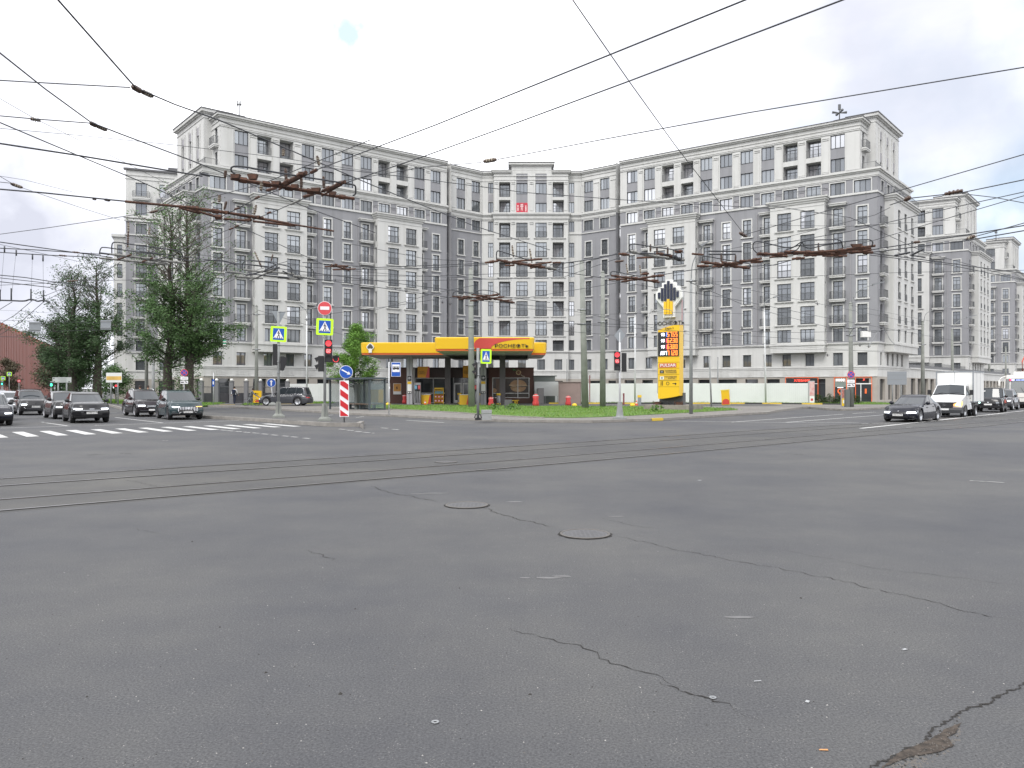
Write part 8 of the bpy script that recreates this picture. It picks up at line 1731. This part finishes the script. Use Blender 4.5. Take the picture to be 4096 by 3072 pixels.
W_ = [
 # sky wires, left
 ([(180, -60, 7.0), (520, 325, 7.0), (545, 352, 7.0)], .009), ([(545, 352, 7.0), (700, 418, 7.0), (880, 482, 7.0), (1100, 575, 7.0), (1500, 745, 7.05), (1900, 905, 7.1), (2200, 1000, 7.1)], .009),
 ([(-60, 318, 7.0), (200, 333, 7.0), (520, 350, 7.0)], .007), ([(-40, 180, 6.9), (180, 355, 6.9), (365, 490, 6.9)], .008), ([(365, 490, 6.9), (480, 535, 6.9), (760, 640, 6.9), (1000, 735, 6.9), (1240, 835, 6.9), (1500, 930, 6.9)], .009),
 ([(-40, 460, 6.9), (140, 476, 6.9), (365, 493, 6.9)], .007), ([(-60, 360, 6.8), (140, 475, 6.8), (500, 650, 6.8), (860, 830, 6.8)], .003), ([(-60, 465, 6.7), (200, 575, 6.7), (560, 725, 6.7), (900, 880, 6.7), (1300, 1060, 6.7)], .008),
 ([(-60, 508, 7.2), (300, 540, 7.2), (700, 580, 7.2), (1100, 628, 7.2), (1500, 690, 7.2)], .004), ([(-60, 565, 6.2), (300, 620, 6.2), (600, 670, 6.2), (810, 705, 6.2)], .011),
 ([(-60, 670, 6.6), (50, 735, 6.6), (85, 750, 6.6), (330, 833, 6.6), (480, 880, 6.6)], .004), ([(-60, 722, 6.6), (45, 733, 6.6)], .005), ([(-60, 752, 6.1), (180, 772, 6.1), (430, 798, 6.1), (510, 806, 6.1)], .011),
 ([(-60, 945, 6.4), (200, 910, 6.4), (480, 868, 6.4), (640, 843, 6.4), (800, 800, 6.4), (1050, 735, 6.4), (1480, 560, 6.4)], .007), ([(-60, 695, 6.9), (100, 720, 6.9), (300, 770, 6.9)], .003),
 # long diagonals over the middle
 ([(560, 1030, 6.0), (800, 912, 6.0), (1034, 790, 6.0), (1120, 757, 6.0), (1267, 679, 6.0), (1400, 629, 6.0), (1742, 500, 6.0), (2444, 217, 6.0), (2980, 0, 6.0), (3140, -65, 6.0)], .0075), ([(560, 1075, 6.0), (832, 951, 6.0), (1094, 847, 6.0), (1211, 796, 6.0), (1411, 722, 6.0), (1705, 622, 6.0), (2043, 500, 6.0), (2518, 324, 6.0), (3370, 0, 6.0), (3540, -65, 6.0)], .0075),
 ([(2250, -60, 7.5), (2440, 215, 7.5), (2520, 330, 7.5), (2700, 580, 7.4), (2975, 935, 7.3)], .006), ([(1300, 735, 7.0), (1700, 668, 7.0), (1925, 650, 7.0)], .006), ([(1990, 638, 7.0), (2400, 560, 7.0), (3000, 450, 7.0), (4140, 262, 7.0)], .007),
 ([(1130, 650, 6.8), (1600, 705, 6.8), (2100, 770, 6.8), (2500, 800, 6.8), (3100, 835, 6.8)], .006), ([(2975, 940, 7.0), (3250, 860, 7.0), (3640, 750, 7.0), (4140, 605, 7.0)], .009), ([(2900, 1000, 6.9), (3100, 960, 6.9), (3500, 860, 6.9), (3560, 830, 6.9)], .006),
 ([(3560, 820, 6.9), (3640, 793, 6.9), (3850, 770, 6.9), (4140, 710, 6.9)], .009), ([(3850, 775, 6.9), (3980, 790, 6.9), (4140, 820, 6.9)], .007), ([(3000, 995, 6.6), (3400, 925, 6.6), (3700, 855, 6.6), (4140, 758, 6.6)], .008), ([(3030, 1075, 6.6), (3500, 960, 6.6), (3800, 870, 6.6), (4140, 770, 6.6)], .008),
 ([(3040, 900, 6.8), (3400, 905, 6.8), (3800, 880, 6.8)], .004), ([(3480, 1000, 6.1), (3800, 950, 6.1), (4140, 895, 6.1)], .012), ([(3480, 1010, 6.1), (3850, 965, 6.1), (4140, 915, 6.1)], .012), ([(3850, 960, 6.3), (3960, 930, 6.3), (4140, 880, 6.3)], .010),
 ([(3060, 820, 6.5), (3400, 870, 6.5), (3700, 1010, 6.4), (4140, 1130, 6.2)], .006), ([(3480, 1012, 6.0), (3700, 1040, 6.0), (4140, 1100, 6.0)], .013), ([(3480, 1020, 6.0), (3800, 1060, 6.0), (4140, 1130, 6.0)], .010),
 # band across at mid height
 ([(700, 1008, 6.6), (1100, 1055, 6.6), (1600, 1100, 6.6), (2048, 1120, 6.6)], .006), ([(560, 1005, 6.0), (1000, 1060, 6.0), (1400, 1110, 6.0), (1800, 1160, 6.0), (2200, 1210, 6.0)], .010), ([(900, 1090, 5.9), (1300, 1120, 5.9), (1800, 1190, 5.9), (2300, 1240, 5.9)], .010),
 ([(1210, 1050, 6.1), (1500, 1070, 6.1), (1900, 1055, 6.1), (1960, 1052, 6.1)], .010), ([(1330, 1078, 6.1), (1650, 1075, 6.1), (1950, 1058, 6.1)], .010), ([(1400, 975, 6.4), (1700, 1035, 6.3), (1950, 1050, 6.2)], .006),
 ([(1200, 1100, 6.4), (1700, 1105, 6.4), (2200, 1088, 6.4), (2480, 1010, 6.4)], .008), ([(1250, 1120, 6.4), (1700, 1122, 6.4), (2250, 1110, 6.4), (2480, 1030, 6.4)], .008), ([(2200, 1060, 6.1), (2350, 1040, 6.1), (2480, 1015, 6.1)], .012),
 ([(2230, 1085, 6.1), (2400, 1110, 6.1), (2470, 1118, 6.1)], .010), ([(2640, 1100, 6.0), (2800, 1075, 6.0), (3100, 1060, 6.0), (3150, 1045, 6.0)], .011), ([(1500, 1240, 6.2), (1750, 1170, 6.2), (1900, 1140, 6.2)], .009), ([(1280, 1260, 6.2), (1600, 1220, 6.2), (1850, 1180, 6.2)], .009),
 ([(2000, 1230, 6.2), (2300, 1245, 6.2), (2700, 1330, 6.2), (3100, 1380, 6.2), (3550, 1410, 6.2)], .009), ([(2050, 1200, 6.2), (2420, 1140, 6.2), (2760, 1080, 6.2)], .008), ([(2760, 1130, 6.4), (3000, 1230, 6.3), (3400, 1330, 6.2)], .010), ([(2770, 1120, 6.6), (3000, 1160, 6.6), (3400, 1240, 6.6), (3700, 1300, 6.6)], .007),
 ([(2760, 1135, 6.2), (3100, 1110, 6.2), (3600, 1090, 6.2), (4140, 1080, 6.2)], .006), ([(2420, 1120, 6.2), (2900, 1190, 6.2), (3300, 1270, 6.2), (4140, 1420, 6.2)], .009), ([(1890, 1290, 6.1), (2300, 1295, 6.1), (2760, 1300, 6.1)], .012), ([(1550, 1288, 6.1), (1720, 1290, 6.1), (1880, 1291, 6.1)], .012),
 ([(2100, 1282, 6.0), (2500, 1310, 6.0), (3100, 1350, 6.0), (3600, 1380, 6.0)], .011), ([(2300, 1260, 6.3), (2700, 1250, 6.3), (3000, 1255, 6.3)], .006), ([(2760, 1320, 6.0), (3200, 1330, 6.0), (3680, 1318, 6.0)], .010), ([(2200, 1320, 5.9), (2700, 1360, 5.9), (3100, 1395, 5.9), (3550, 1405, 5.9)], .011),
 ([(3400, 1220, 7), (3800, 1300, 7), (4140, 1370, 7)], .006), ([(1450, 1360, 6.2), (1230, 1300, 6.2), (1030, 1240, 6.2)], .009), ([(1030, 1260, 6.2), (1250, 1235, 6.2), (1480, 1225, 6.2)], .009), ([(800, 1330, 6.1), (1000, 1260, 6.1), (1030, 1245, 6.1)], .008), ([(840, 1160, 6.4), (1010, 1085, 6.4), (1150, 1045, 6.4)], .008),
 # left street wires
 ([(-60, 960, 6.0), (120, 985, 6.0), (300, 1010, 6.0), (450, 1030, 6.0)], .011), ([(-60, 990, 6.0), (150, 1000, 6.0), (400, 1017, 6.0)], .011), ([(-60, 1006, 6.0), (200, 1021, 6.0), (400, 1030, 6.0)], .011), ([(-60, 965, 6.3), (150, 1010, 6.3), (320, 1047, 6.3)], .005),
 ([(-60, 1095, 5.9), (100, 1110, 5.9), (230, 1130, 5.9), (420, 1150, 5.9)], .012), ([(-60, 1105, 5.9), (150, 1128, 5.9), (300, 1150, 5.9)], .010), ([(-60, 1120, 5.9), (200, 1150, 5.9)], .012), ([(-60, 1143, 6.2), (150, 1135, 6.2), (320, 1123, 6.2), (520, 1120, 6.2), (900, 1125, 6.2)], .008),
 ([(-60, 1240, 6.3), (60, 1243, 6.3), (300, 1258, 6.3), (560, 1270, 6.3)], .004), ([(-60, 1280, 6.1), (120, 1283, 6.1), (400, 1292, 6.1)], .007), ([(160, 1326, 6.1), (420, 1320, 6.1), (600, 1322, 6.1)], .007), ([(-60, 1345, 5.7), (160, 1350, 5.7)], .012), ([(160, 1326, 6.1), (60, 1345, 6.1)], .007),
 ([(-60, 1330, 6.0), (60, 1260, 6.0), (125, 1205, 6.0)], .012), ([(-60, 1375, 6.0), (80, 1290, 6.0), (175, 1207, 6.0)], .012), ([(-60, 1275, 6.0), (20, 1225, 6.0), (48, 1208, 6.0)], .012), ([(300, 1140, 6.2), (175, 1207, 6.2)], .008), ([(480, 1050, 6.2), (420, 1085, 6.2), (300, 1135, 6.2), (125, 1205, 6.2)], .008),
]
far_lab = {}
def wl(i, pts):
    x = sum(p[0] for p in pts)/len(pts); y = sum(p[1] for p in pts)/len(pts)
    ph = 'open sky' if y < 400 else 'low sky' if y < 650 else 'top floors' if y < 850 else 'upper floors' if y < 1000 else 'middle floors' if y < 1120 else 'lower floors' if y < 1250 else 'second floor'
    sd = 'far left' if x < 400 else 'left' if x < 1300 else 'centre' if x < 2500 else 'right' if x < 3500 else 'far right'
    r = (pts[-1][1]-pts[0][1])/(abs(pts[-1][0]-pts[0][0])+1); dr = 'falling steeply rightwards' if r > .35 else 'falling rightwards' if r > .16 else 'falling gently rightwards' if r > .06 else 'rising steeply rightwards' if r < -.3 else 'rising rightwards' if r < -.15 else 'rising gently rightwards' if r < -.05 else 'running level'
    return 'overhead wire %s over the %s, %s' % (dr, ph, sd)
used_l = {}
for i, (pts, r) in enumerate(W_):
    l = wl(i, pts); used_l[l] = used_l.get(l, 0)+1
    l += ['', ', second of its direction', ', third of its direction', ', fourth of its direction', ', lowest of its direction'][min(4, used_l[l]-1)]
    wire(pts, r*(1.35 if pts[0][1] > 900 else 1.55), l)
# insulators strung in the wires
gi(530, 346, 565, 366, 7.0, .05, 'dark clamp where two wires meet in the upper left sky', m=INSB); gi(565, 364, 610, 385, 7.0, .045, 'ribbed cream insulator at the upper left wire junction'); gi(362, 492, 385, 503, 6.9, .045, 'dark clamp where two wires meet left of the tall corner', m=INSB); gi(385, 503, 425, 520, 6.9, .04, 'ribbed cream insulator left of the tall corner')
gi(122, 475, 162, 482, 6.9, .045, 'pale insulator near the left edge of the sky', ribs=3); gi(45, 735, 88, 750, 6.6, .04, 'small insulator at the left edge below the sky'); gi(1935, 646, 1985, 638, 7.0, .05, 'ribbed insulator in front of the middle block roof'); gi(2960, 932, 2985, 945, 7.1, .06, 'dark clamp where the steep wire ends before the right wing', m=INSB)
gi(3780, 776, 3850, 762, 6.9, .06, 'long pale and dark clamp before the second right block', m=INSB, ribs=3); gi(3620, 800, 3640, 790, 6.9, .06, 'dark clamp at the corner of the right wing', m=INSB, ribs=3); gi(3868, 958, 3895, 945, 6.3, .06, 'pale insulator before the far right blocks', ribs=3); gi(3655, 970, 3680, 967, 6.1, .05, 'small dark clamp in the right wires', m=INSB, ribs=3); gi(2460, 1047, 2495, 1043, 6.2, .04, 'small ribbed clamp before the middle block', m=INSB)
for x0, y0, x1, y1, h in ((290, 1008, 318, 1011, 6.0), (236, 1021, 266, 1024, 6.0), (270, 1126, 310, 1122, 6.0), (370, 795, 385, 797, 6.1), (418, 798, 440, 802, 6.1), (600, 850, 630, 843, 6.4)): gi(x0, y0, x1, y1, h, .035, 'small dark clamp on a wire at the left, %s' % {290: 'left of the dark tree top', 236: 'by the dark tree top', 270: 'over the leafy dark tree', 370: 'before the flat rusty bar', 418: 'touching the flat rusty bar', 600: 'before the tall tree'}[x0], m=INSB, ribs=3)
# special frames where trolleybus and tram wires cross
RP2 = mat('painted_pale_fitting', (.30, .30, .28), .7, noise=.6, nscale=14, col2=(.09, .09, .085))
def frame(name, lab, h, bars, hoops=(), posts=(), boxes=(), m=RUST, rb=.036):
    """bars = (x0, y0, x1, y1, radius scale); all hanging near height h"""
    T = thing('wire_crossing', lab, 'wire fitting', tuple(Hh((bars[0][0]+bars[0][2])/2, (bars[0][1]+bars[0][3])/2, h)), 0, 'rusty crossing frames in the overhead wires'); off = T.location.copy(); cnt = 0
    def rel(b): b.T = None; b.v = [tuple(Vector(v)-off) for v in b.v]; return b
    for q in bars:
        x0, y0, x1, y1 = q[:4]; s = q[4] if len(q) > 4 else 1; mm = q[5] if len(q) > 5 else m; b = MB(); A, B = Hh(x0, y0, h), Hh(x1, y1, h); b.tube([A, (A+B)/2, B], rb*s, mm, 6, smooth=False)
        if s >= 1:
            n = max(1, int((B-A).length/.45))
            for k in range(n): c = A+(B-A)*((k+.5)/n); d = (B-A).normalized()*.07; b.tube([c-d, c+d], rb*s*1.5, mm, 6, smooth=False)
        rel(b).obj('beam', T)
    for pts in hoops: b = MB(); P = smooth3([Hh(x, y, h+.0) for x, y in pts], 2); b.tube(P, .017, CABLE, 6); rel(b).obj('bridging_cable', T)
    for (x0, y0, x1, y1, mm) in posts:
        A, B = D(x0, y0, Hh(x0, y0, h).y if False else off.y), D(x1, y1, off.y); o = insul(A-off, B-off, .034, mm, 6, parent=T)
    for (x, y, w_, hh_) in boxes: c = Hh(x, y, h); k = c.y/FPX; b = MB(); b.add([c+Vector((-w_*k, -.05, hh_*k)), c+Vector((w_*k, -.05, hh_*k)), c+Vector((w_*k*.7, -.05, -hh_*k)), c+Vector((-w_*k*.6, -.05, -hh_*k)), c+Vector((-w_*k, .05, hh_*k)), c+Vector((w_*k, .05, hh_*k)), c+Vector((w_*k*.7, .05, -hh_*k)), c+Vector((-w_*k*.6, .05, -hh_*k))], [(0, 1, 2, 3), (4, 7, 6, 5), (0, 4, 5, 1), (1, 5, 6, 2), (2, 6, 7, 3), (3, 7, 4, 0)], m); rel(b).obj('runner_block', T)
    return T
Q = lambda x, y: (800+x*.3165, 600+y*.3165)       # close-up of the two nearest frames
def qb(*a): return [(*Q(x0, y0), *Q(x1, y1), *r) for x0, y0, x1, y1, *r in a]
frame('a', 'upper rusty crossing frame with a long looped black cable, in front of the left wing', 6.0,
 qb((390, 355, 980, 455, 1.15), (980, 455, 1530, 545, 1.15), (1150, 475, 1700, 590, .7), (1640, 575, 1950, 615, 1.0), (1030, 440, 1340, 285, 1.1), (1000, 500, 1250, 350, .6), (850, 510, 960, 480, .9), (1550, 520, 1830, 400, 1.0), (1540, 580, 1760, 450, .6), (1310, 590, 1430, 560, .9), (1405, 285, 1475, 250, .9), (700, 615, 745, 590, .7), (1150, 685, 1260, 635, .7, RP2), (0, 295, 120, 325, .7, CABLE)),
 [[Q(x, y) for x, y in ((440, 300), (395, 270), (390, 225), (430, 203), (560, 210), (760, 250), (1250, 330), (1700, 400), (1900, 430))], [Q(x, y) for x, y in ((1840, 425), (1955, 440), (1968, 470), (1968, 560), (1935, 575))]],
 [(*Q(1055, -10), *Q(1052, 75), INSU), (*Q(1480, 75), *Q(1505, 195), INSU), (*Q(1080, 240), *Q(1090, 390), INSB), (*Q(1560, 335), *Q(1565, 480), INSB), (*Q(1280, 340), *Q(1280, 490), INSB), (*Q(325, 260), *Q(315, 350), INSB), (*Q(780, 400), *Q(768, 515), INSU), (*Q(250, 570), *Q(243, 660), INSU)],
 [(*Q(665, 340), 65*.3165, 32*.3165), (*Q(450, 335), 60*.3165, 26*.3165), (*Q(960, 420), 60*.3165, 22*.3165), (*Q(1200, 462), 48*.3165, 24*.3165), (*Q(1465, 505), 60*.3165, 24*.3165), (*Q(1670, 552), 50*.3165, 24*.3165), (*Q(1290, 300), 45*.3165, 18*.3165)])
frame('b', 'lower rusty crossing frame with long flat bars, just below the looped one', 6.0,
 [(500, 806, 740, 828, .8), (740, 828, 900, 850, 1.1), (780, 842, 860, 866, .8), (720, 832, 800, 853, .8)]+qb((280, 780, 640, 850, .9), (360, 795, 800, 860, .9), (300, 870, 620, 895, .8), (660, 850, 1120, 930, .9), (670, 900, 1200, 960, .8), (1100, 930, 1690, 1025, .65), (200, 850, 270, 850, 1.2), (440, 750, 500, 730, .7), (440, 975, 480, 955, .6), (850, 800, 890, 785, .6), (370, 1005, 420, 985, .6)), (),
 [(*Q(335, 650), *Q(305, 755), INSB), (*Q(710, 695), *Q(685, 815), INSU), (*Q(243, 575), *Q(240, 655), INSU)], [(*Q(320, 790), 45*.3165, 16*.3165), (*Q(700, 850), 60*.3165, 18*.3165), (*Q(610, 885), 40*.3165, 14*.3165)])
R = lambda x, y: (x*.452, 700+y*.452)
frame('c', 'pale grey crossing frame with looped cables over the tall tree', 6.0,
 [(*R(x0, y0), *R(x1, y1), *r) for x0, y0, x1, y1, *r in ((880, 690, 1240, 735, .8, CABLE), (880, 735, 1500, 790, 1, RP2), (970, 700, 1640, 780, 1, RP2), (1240, 735, 1480, 780, .9, RP2), (1040, 750, 1160, 705, .8), (1240, 775, 1350, 735, .8))], [[R(x, y) for x, y in ((880, 695), (890, 645), (920, 638), (1100, 665), (1300, 690), (1440, 705))], [R(x, y) for x, y in ((990, 690), (988, 605), (1020, 590), (1200, 620), (1480, 655), (1600, 670), (1620, 720))], [R(x, y) for x, y in ((1330, 760), (1500, 720), (1700, 770), (1960, 745), (2100, 800))]],
 [(*R(1135, 415), *R(1137, 510), INSU), (*R(1135, 500), *R(1130, 640), INSB), (*R(1325, 465), *R(1318, 530), INSU)], ())
V = lambda x, y: (900+x*.3617, 900+y*.3617)
frame('d', 'dense pale grey crossing frame in front of the left white bay', 5.95,
 [(*V(x0, y0), *V(x1, y1), *r) for x0, y0, x1, y1, *r in ((20, 515, 180, 530, .9, RP2), (180, 490, 420, 520, .9, RP2), (130, 570, 420, 590, 1, RP2), (280, 610, 560, 490, .9, RP2), (230, 560, 600, 470, .7, CABLE), (400, 510, 760, 540, 1, RP2), (580, 580, 830, 600, 1, RP2), (760, 560, 1000, 600, 1, RP2), (640, 510, 830, 600, .6, CABLE), (270, 540, 700, 585, .7, CABLE), (440, 500, 560, 440, .6, CABLE))],
 [[V(x, y) for x, y in ((20, 510), (5, 470), (40, 425), (160, 430), (300, 440), (480, 460))], [V(x, y) for x, y in ((190, 490), (190, 430), (230, 388), (400, 400), (540, 420), (570, 450), (560, 490))], [V(x, y) for x, y in ((580, 430), (720, 460), (745, 490), (735, 530))], [V(x, y) for x, y in ((890, 465), (960, 480), (985, 530), (980, 575))]],
 [(*V(328, 295), *V(375, 400), INSU), (*V(375, 400), *V(405, 470), INSB), (*V(530, 325), *V(510, 400), INSB)], ())
frame('e', 'small rusty double crossing right of the pale grey frame', 5.95, [(*V(x0, y0), *V(x1, y1), *r) for x0, y0, x1, y1, *r in ((1105, 462, 1360, 453, .8), (1195, 494, 1445, 486, .8), (1180, 440, 1370, 500, .8))], (), (), [(*V(1228, 440), 14*.36, 10*.36), (*V(1320, 475), 14*.36, 10*.36)])
U = lambda x, y: (1400+x*.463, 500+y*.463)
frame('f', 'rusty crossing frame before the middle block, above the shorter one', 5.95, [(*U(x0, y0), *U(x1, y1), *r) for x0, y0, x1, y1, *r in ((1170, 1190, 1280, 1175, 1), (1270, 1165, 1420, 1195, 1.1), (1420, 1190, 1770, 1245, 1.2), (1340, 1215, 1420, 1212, .9), (1400, 1180, 1660, 1158, .9), (1560, 1210, 1740, 1185, .8), (1560, 1235, 1650, 1210, 1), (1750, 1190, 1820, 1188, .9), (1690, 1230, 1780, 1245, 1, RP2))], [[U(x, y) for x, y in ((1265, 1160), (1265, 1085), (1300, 1090), (1420, 1130), (1540, 1165))]], [(*U(1400, 1040), *U(1412, 1140), INSU), (*U(1552, 1070), *U(1572, 1190), INSU)], ())
frame('g', 'rusty crossing frame above the big concrete pole at the petrol station', 5.9, [(*U(x0, y0), *U(x1, y1), *r) for x0, y0, x1, y1, *r in ((885, 1480, 1000, 1495, 1), (940, 1505, 1280, 1465, 1), (980, 1480, 1220, 1510, 1), (1040, 1520, 1330, 1485, 1), (1130, 1480, 1420, 1535, 1.1), (1050, 1465, 1160, 1475, .8), (1250, 1470, 1290, 1460, 1), (1300, 1520, 1400, 1510, .9))], [[U(x, y) for x, y in ((890, 1480), (890, 1440), (960, 1440), (1060, 1460))], [U(x, y) for x, y in ((1060, 1460), (1120, 1420), (1260, 1440), (1300, 1470))]], (), ())
K = lambda x, y: (2400+x*.5425, 850+y*.5425)
frame('h', 'large blotchy crossing frame before the inner end of the right wing', 5.95, [(*K(x0, y0), *K(x1, y1), *r) for x0, y0, x1, y1, *r in ((140, 305, 215, 312, 1), (210, 285, 380, 320, 1.1, RP2), (380, 320, 620, 350, 1.2, RP2), (270, 335, 420, 330, .9), (420, 300, 560, 330, 1), (550, 290, 610, 285, 1), (540, 320, 600, 352, 1.2, CABLE), (300, 300, 520, 310, .7, CABLE))], [[K(x, y) for x, y in ((220, 290), (212, 245), (240, 228), (400, 255), (560, 275), (605, 300), (600, 340))]], [(*K(372, 235), *K(372, 290), INSB), (*K(420, 250), *K(420, 300), INSB), (*K(500, 255), *K(498, 310), INSB)], ())
frame('i', 'small rusty crossing frame above the price pylon', 5.9, [(*K(x0, y0), *K(x1, y1), *r) for x0, y0, x1, y1, *r in ((65, 495, 200, 490, 1), (85, 465, 300, 495, 1), (160, 510, 430, 465, 1), (230, 480, 435, 515, 1.1), (310, 455, 360, 450, 1), (410, 470, 470, 463, 1), (360, 505, 430, 500, 1))], [[K(x, y) for x, y in ((80, 465), (78, 435), (120, 435), (220, 460), (300, 470))]], [(*K(193, 378), *K(207, 460), INSU), (*K(293, 390), *K(303, 465), INSU)], ())
frame('j', 'long rusty crossing frame right of the lamp head, before the right wing', 5.9, [(*K(x0, y0), *K(x1, y1), *r) for x0, y0, x1, y1, *r in ((680, 305, 760, 312, .9), (800, 285, 1045, 287, .7, CABLE), (800, 308, 1000, 308, .7, CABLE), (715, 395, 800, 395, 1), (750, 365, 1100, 410, 1.2), (830, 400, 1050, 375, 1), (900, 385, 1190, 340, 1), (1030, 355, 1200, 360, .9), (1110, 370, 1190, 365, .9), (900, 365, 960, 385, 1))], [[K(x, y) for x, y in ((760, 360), (750, 325), (780, 320), (900, 345), (1080, 370), (1115, 385), (1105, 405))]], [(*K(893, 300), *K(895, 365), INSB), (*K(1000, 315), *K(998, 370), INSB)], ())
frame('k', 'longest rusty crossing frame with many cables before the right white bay', 5.95, [(*K(x0, y0), *K(x1, y1), *r) for x0, y0, x1, y1, *r in ((1155, 310, 1500, 300, 1), (1170, 300, 1380, 325, 1), (1360, 290, 1700, 300, 1.3), (1250, 330, 1380, 318, .9), (1500, 315, 1820, 300, 1.2), (1415, 342, 1510, 335, 1), (1560, 295, 2000, 262, 1.1), (1700, 285, 2010, 295, 1.2), (1820, 270, 2030, 245, 1), (1640, 320, 1820, 320, .9), (1850, 300, 2000, 275, 1))],
 [[K(x, y) for x, y in ((1160, 300), (1125, 270), (1130, 220), (1170, 210), (1280, 240), (1400, 265), (1480, 235), (1540, 270), (1650, 240), (1780, 225))], [K(x, y) for x, y in ((1370, 275), (1420, 260), (1450, 240), (1500, 205), (1700, 200), (1780, 200), (1790, 260))], [K(x, y) for x, y in ((1500, 240), (1650, 235), (1800, 215), (1980, 195), (2015, 215), (2005, 250))], [K(x, y) for x, y in ((1330, 290), (1450, 290), (1490, 210), (1500, 240))]], [(*K(1610, 225), *K(1612, 290), INSB)], [(*K(1890, 245), 22, 6)])
b = [Hh(3590, 1020, 6.0), Hh(3690, 995, 6.0)]; frame('l', 'short dark crossing bars between the right wing and the second block', 6.0, [(3580, 1022, 3640, 1010, .9, CABLE), (3650, 1018, 3692, 998, .9, CABLE), (3640, 1020, 3700, 1030, .6, CABLE)])
# hangers with clamps in the left street
for i, (x0, y0, x1, y1) in enumerate(((18, 985, 0, 1205), (65, 1000, 45, 1200), (130, 1015, 124, 1203), (172, 1022, 174, 1208))):
    A, B = D(x0, y0, 33), D(x1, y1, 33); k = MB(); k.tube([A, B], .006, CABLE, 4); k.tube([B, B+Vector((0, 0, .5))], .03, CABLE, 6); k.tube([A, A-Vector((0, 0, .25))], .03, CABLE, 6); tag(k.obj('hanger_cable'), '%s vertical hanger cable in the wires over the left street' % ['leftmost', 'second', 'third', 'rightmost'][i], 'cable', 'vertical hangers in the left wires')
k = MB(); k.tube(smooth3([D(x, y, 33) for x, y in ((-60, 1200), (40, 1202), (100, 1205), (115, 1198), (135, 1198), (150, 1206), (165, 1202), (180, 1202), (200, 1212)) ], 2), .035, CABLE, 6); tag(k.obj('section_insulator'), 'thick wavy dark cable hanging level at the far left', 'cable')
# sign backs hung on wires
for x0, x1, y0, y1, lab in ((116, 162, 1287, 1326, 'grey hanging sign back at the left side of the dark tree'), (402, 443, 1280, 1318, 'grey hanging sign back between the two big trees')):
    A = D(x0, y0, 40); Bq = D(x1, y1, 40); k = MB(); k.box(A.x, Bq.x, 40, 40.04, Bq.z, A.z, SBACK)
    for zz in (A.z-.08, Bq.z+.08): k.box(A.x, Bq.x, 39.97, 39.998, zz-.015, zz+.015, POLEG)
    o = k.obj('hanging_sign'); tag(o, lab, 'sign')
# hanging clamps in the middle
for i, (x, y, h) in enumerate(((1341, 1120, 6.4), (1583, 1155, 6.0), (1624, 1163, 6.0), (1227, 1278, 6.1), (2620, 1060, 6.2), (2968, 1310, 6.1), (3270, 1215, 6.2), (2923, 1163, 6.3), (1800, 1215, 5.9), (1770, 1208, 5.9), (3310, 1420, 6), (3440, 1380, 6), (3475, 1385, 6))):
    c = Hh(x, y, h); k = MB(); s = c.y/FPX*6; k.tube([c+Vector((-s*1.3, 0, 0)), c+Vector((s*1.3, 0, 0))], s*.18, CABLE, 6); k.tube([c+Vector((0, 0, -s*.8)), c+Vector((0, 0, s))], s*.3, CABLE, 6, r1=s*.15); k.tube([c+Vector((-s*.6, 0, -s*.8)), c+Vector((s*.6, 0, -s*.8))], s*.15, INSB, 6); tag(k.obj('wire_clamp'), 'small dark wire clamp %s' % ['left of the double crossing', 'right of the double crossing', 'next to the white inner bay', 'above the no entry sign', 'left of the blotchy frame', 'above the white slender lamp', 'before the right white bay', 'right of the price pylon top', 'before the inner left wing', 'above the left canopy', 'at the right concrete pole foot of wires', 'by the white hanging box, left', 'by the white hanging box, right'][i], 'clamp', 'small clamps on the overhead wires')
# curled spare cables by the right pole and the pylon
for pts, lab, m in ((((2575, 1300), (2600, 1260), (2604, 1230), (2625, 1250), (2650, 1235), (2690, 1240), (2690, 1265), (2665, 1290)), 'pale looped cable in front of the price pylon', STEEL), (((3395, 1345), (3410, 1315), (3440, 1305), (3470, 1325), (3500, 1330), (3540, 1320)), 'looped cable beside the right concrete pole', CABLE), (((3475, 1385), (3495, 1350), (3515, 1320), (3540, 1318), (3560, 1360), (3578, 1375)), 'pale forked cable bracket right of the right concrete pole', STEEL)):
    k = MB(); k.tube(smooth3([D(x, y, 56) for x, y in pts], 2), .022, m, 6); tag(k.obj('cable_loop'), lab, 'cable')
p0, p1 = D(3450, 1323, 69), D(3484, 1348, 69); k = MB(); k.box(p0.x, p1.x, 69, 69.4, p1.z, p0.z, WHP); o = k.obj('junction_box'); tag(o, 'white box hanging on wires right of the right concrete pole', 'box')
p0, p1 = D(892, 1360, 60), D(904, 1380, 60); k = MB(); 
for j in range(4): k.box(p0.x, p1.x, 60, 60.05, p0.z-(j*.11)-.06, p0.z-j*.11, mat('plate_green', (.05, .35, .20), .6) if j % 2 == 0 else WHP)
tag(k.obj('height_sign'), 'small green and white striped plate hanging before the left wing', 'sign')
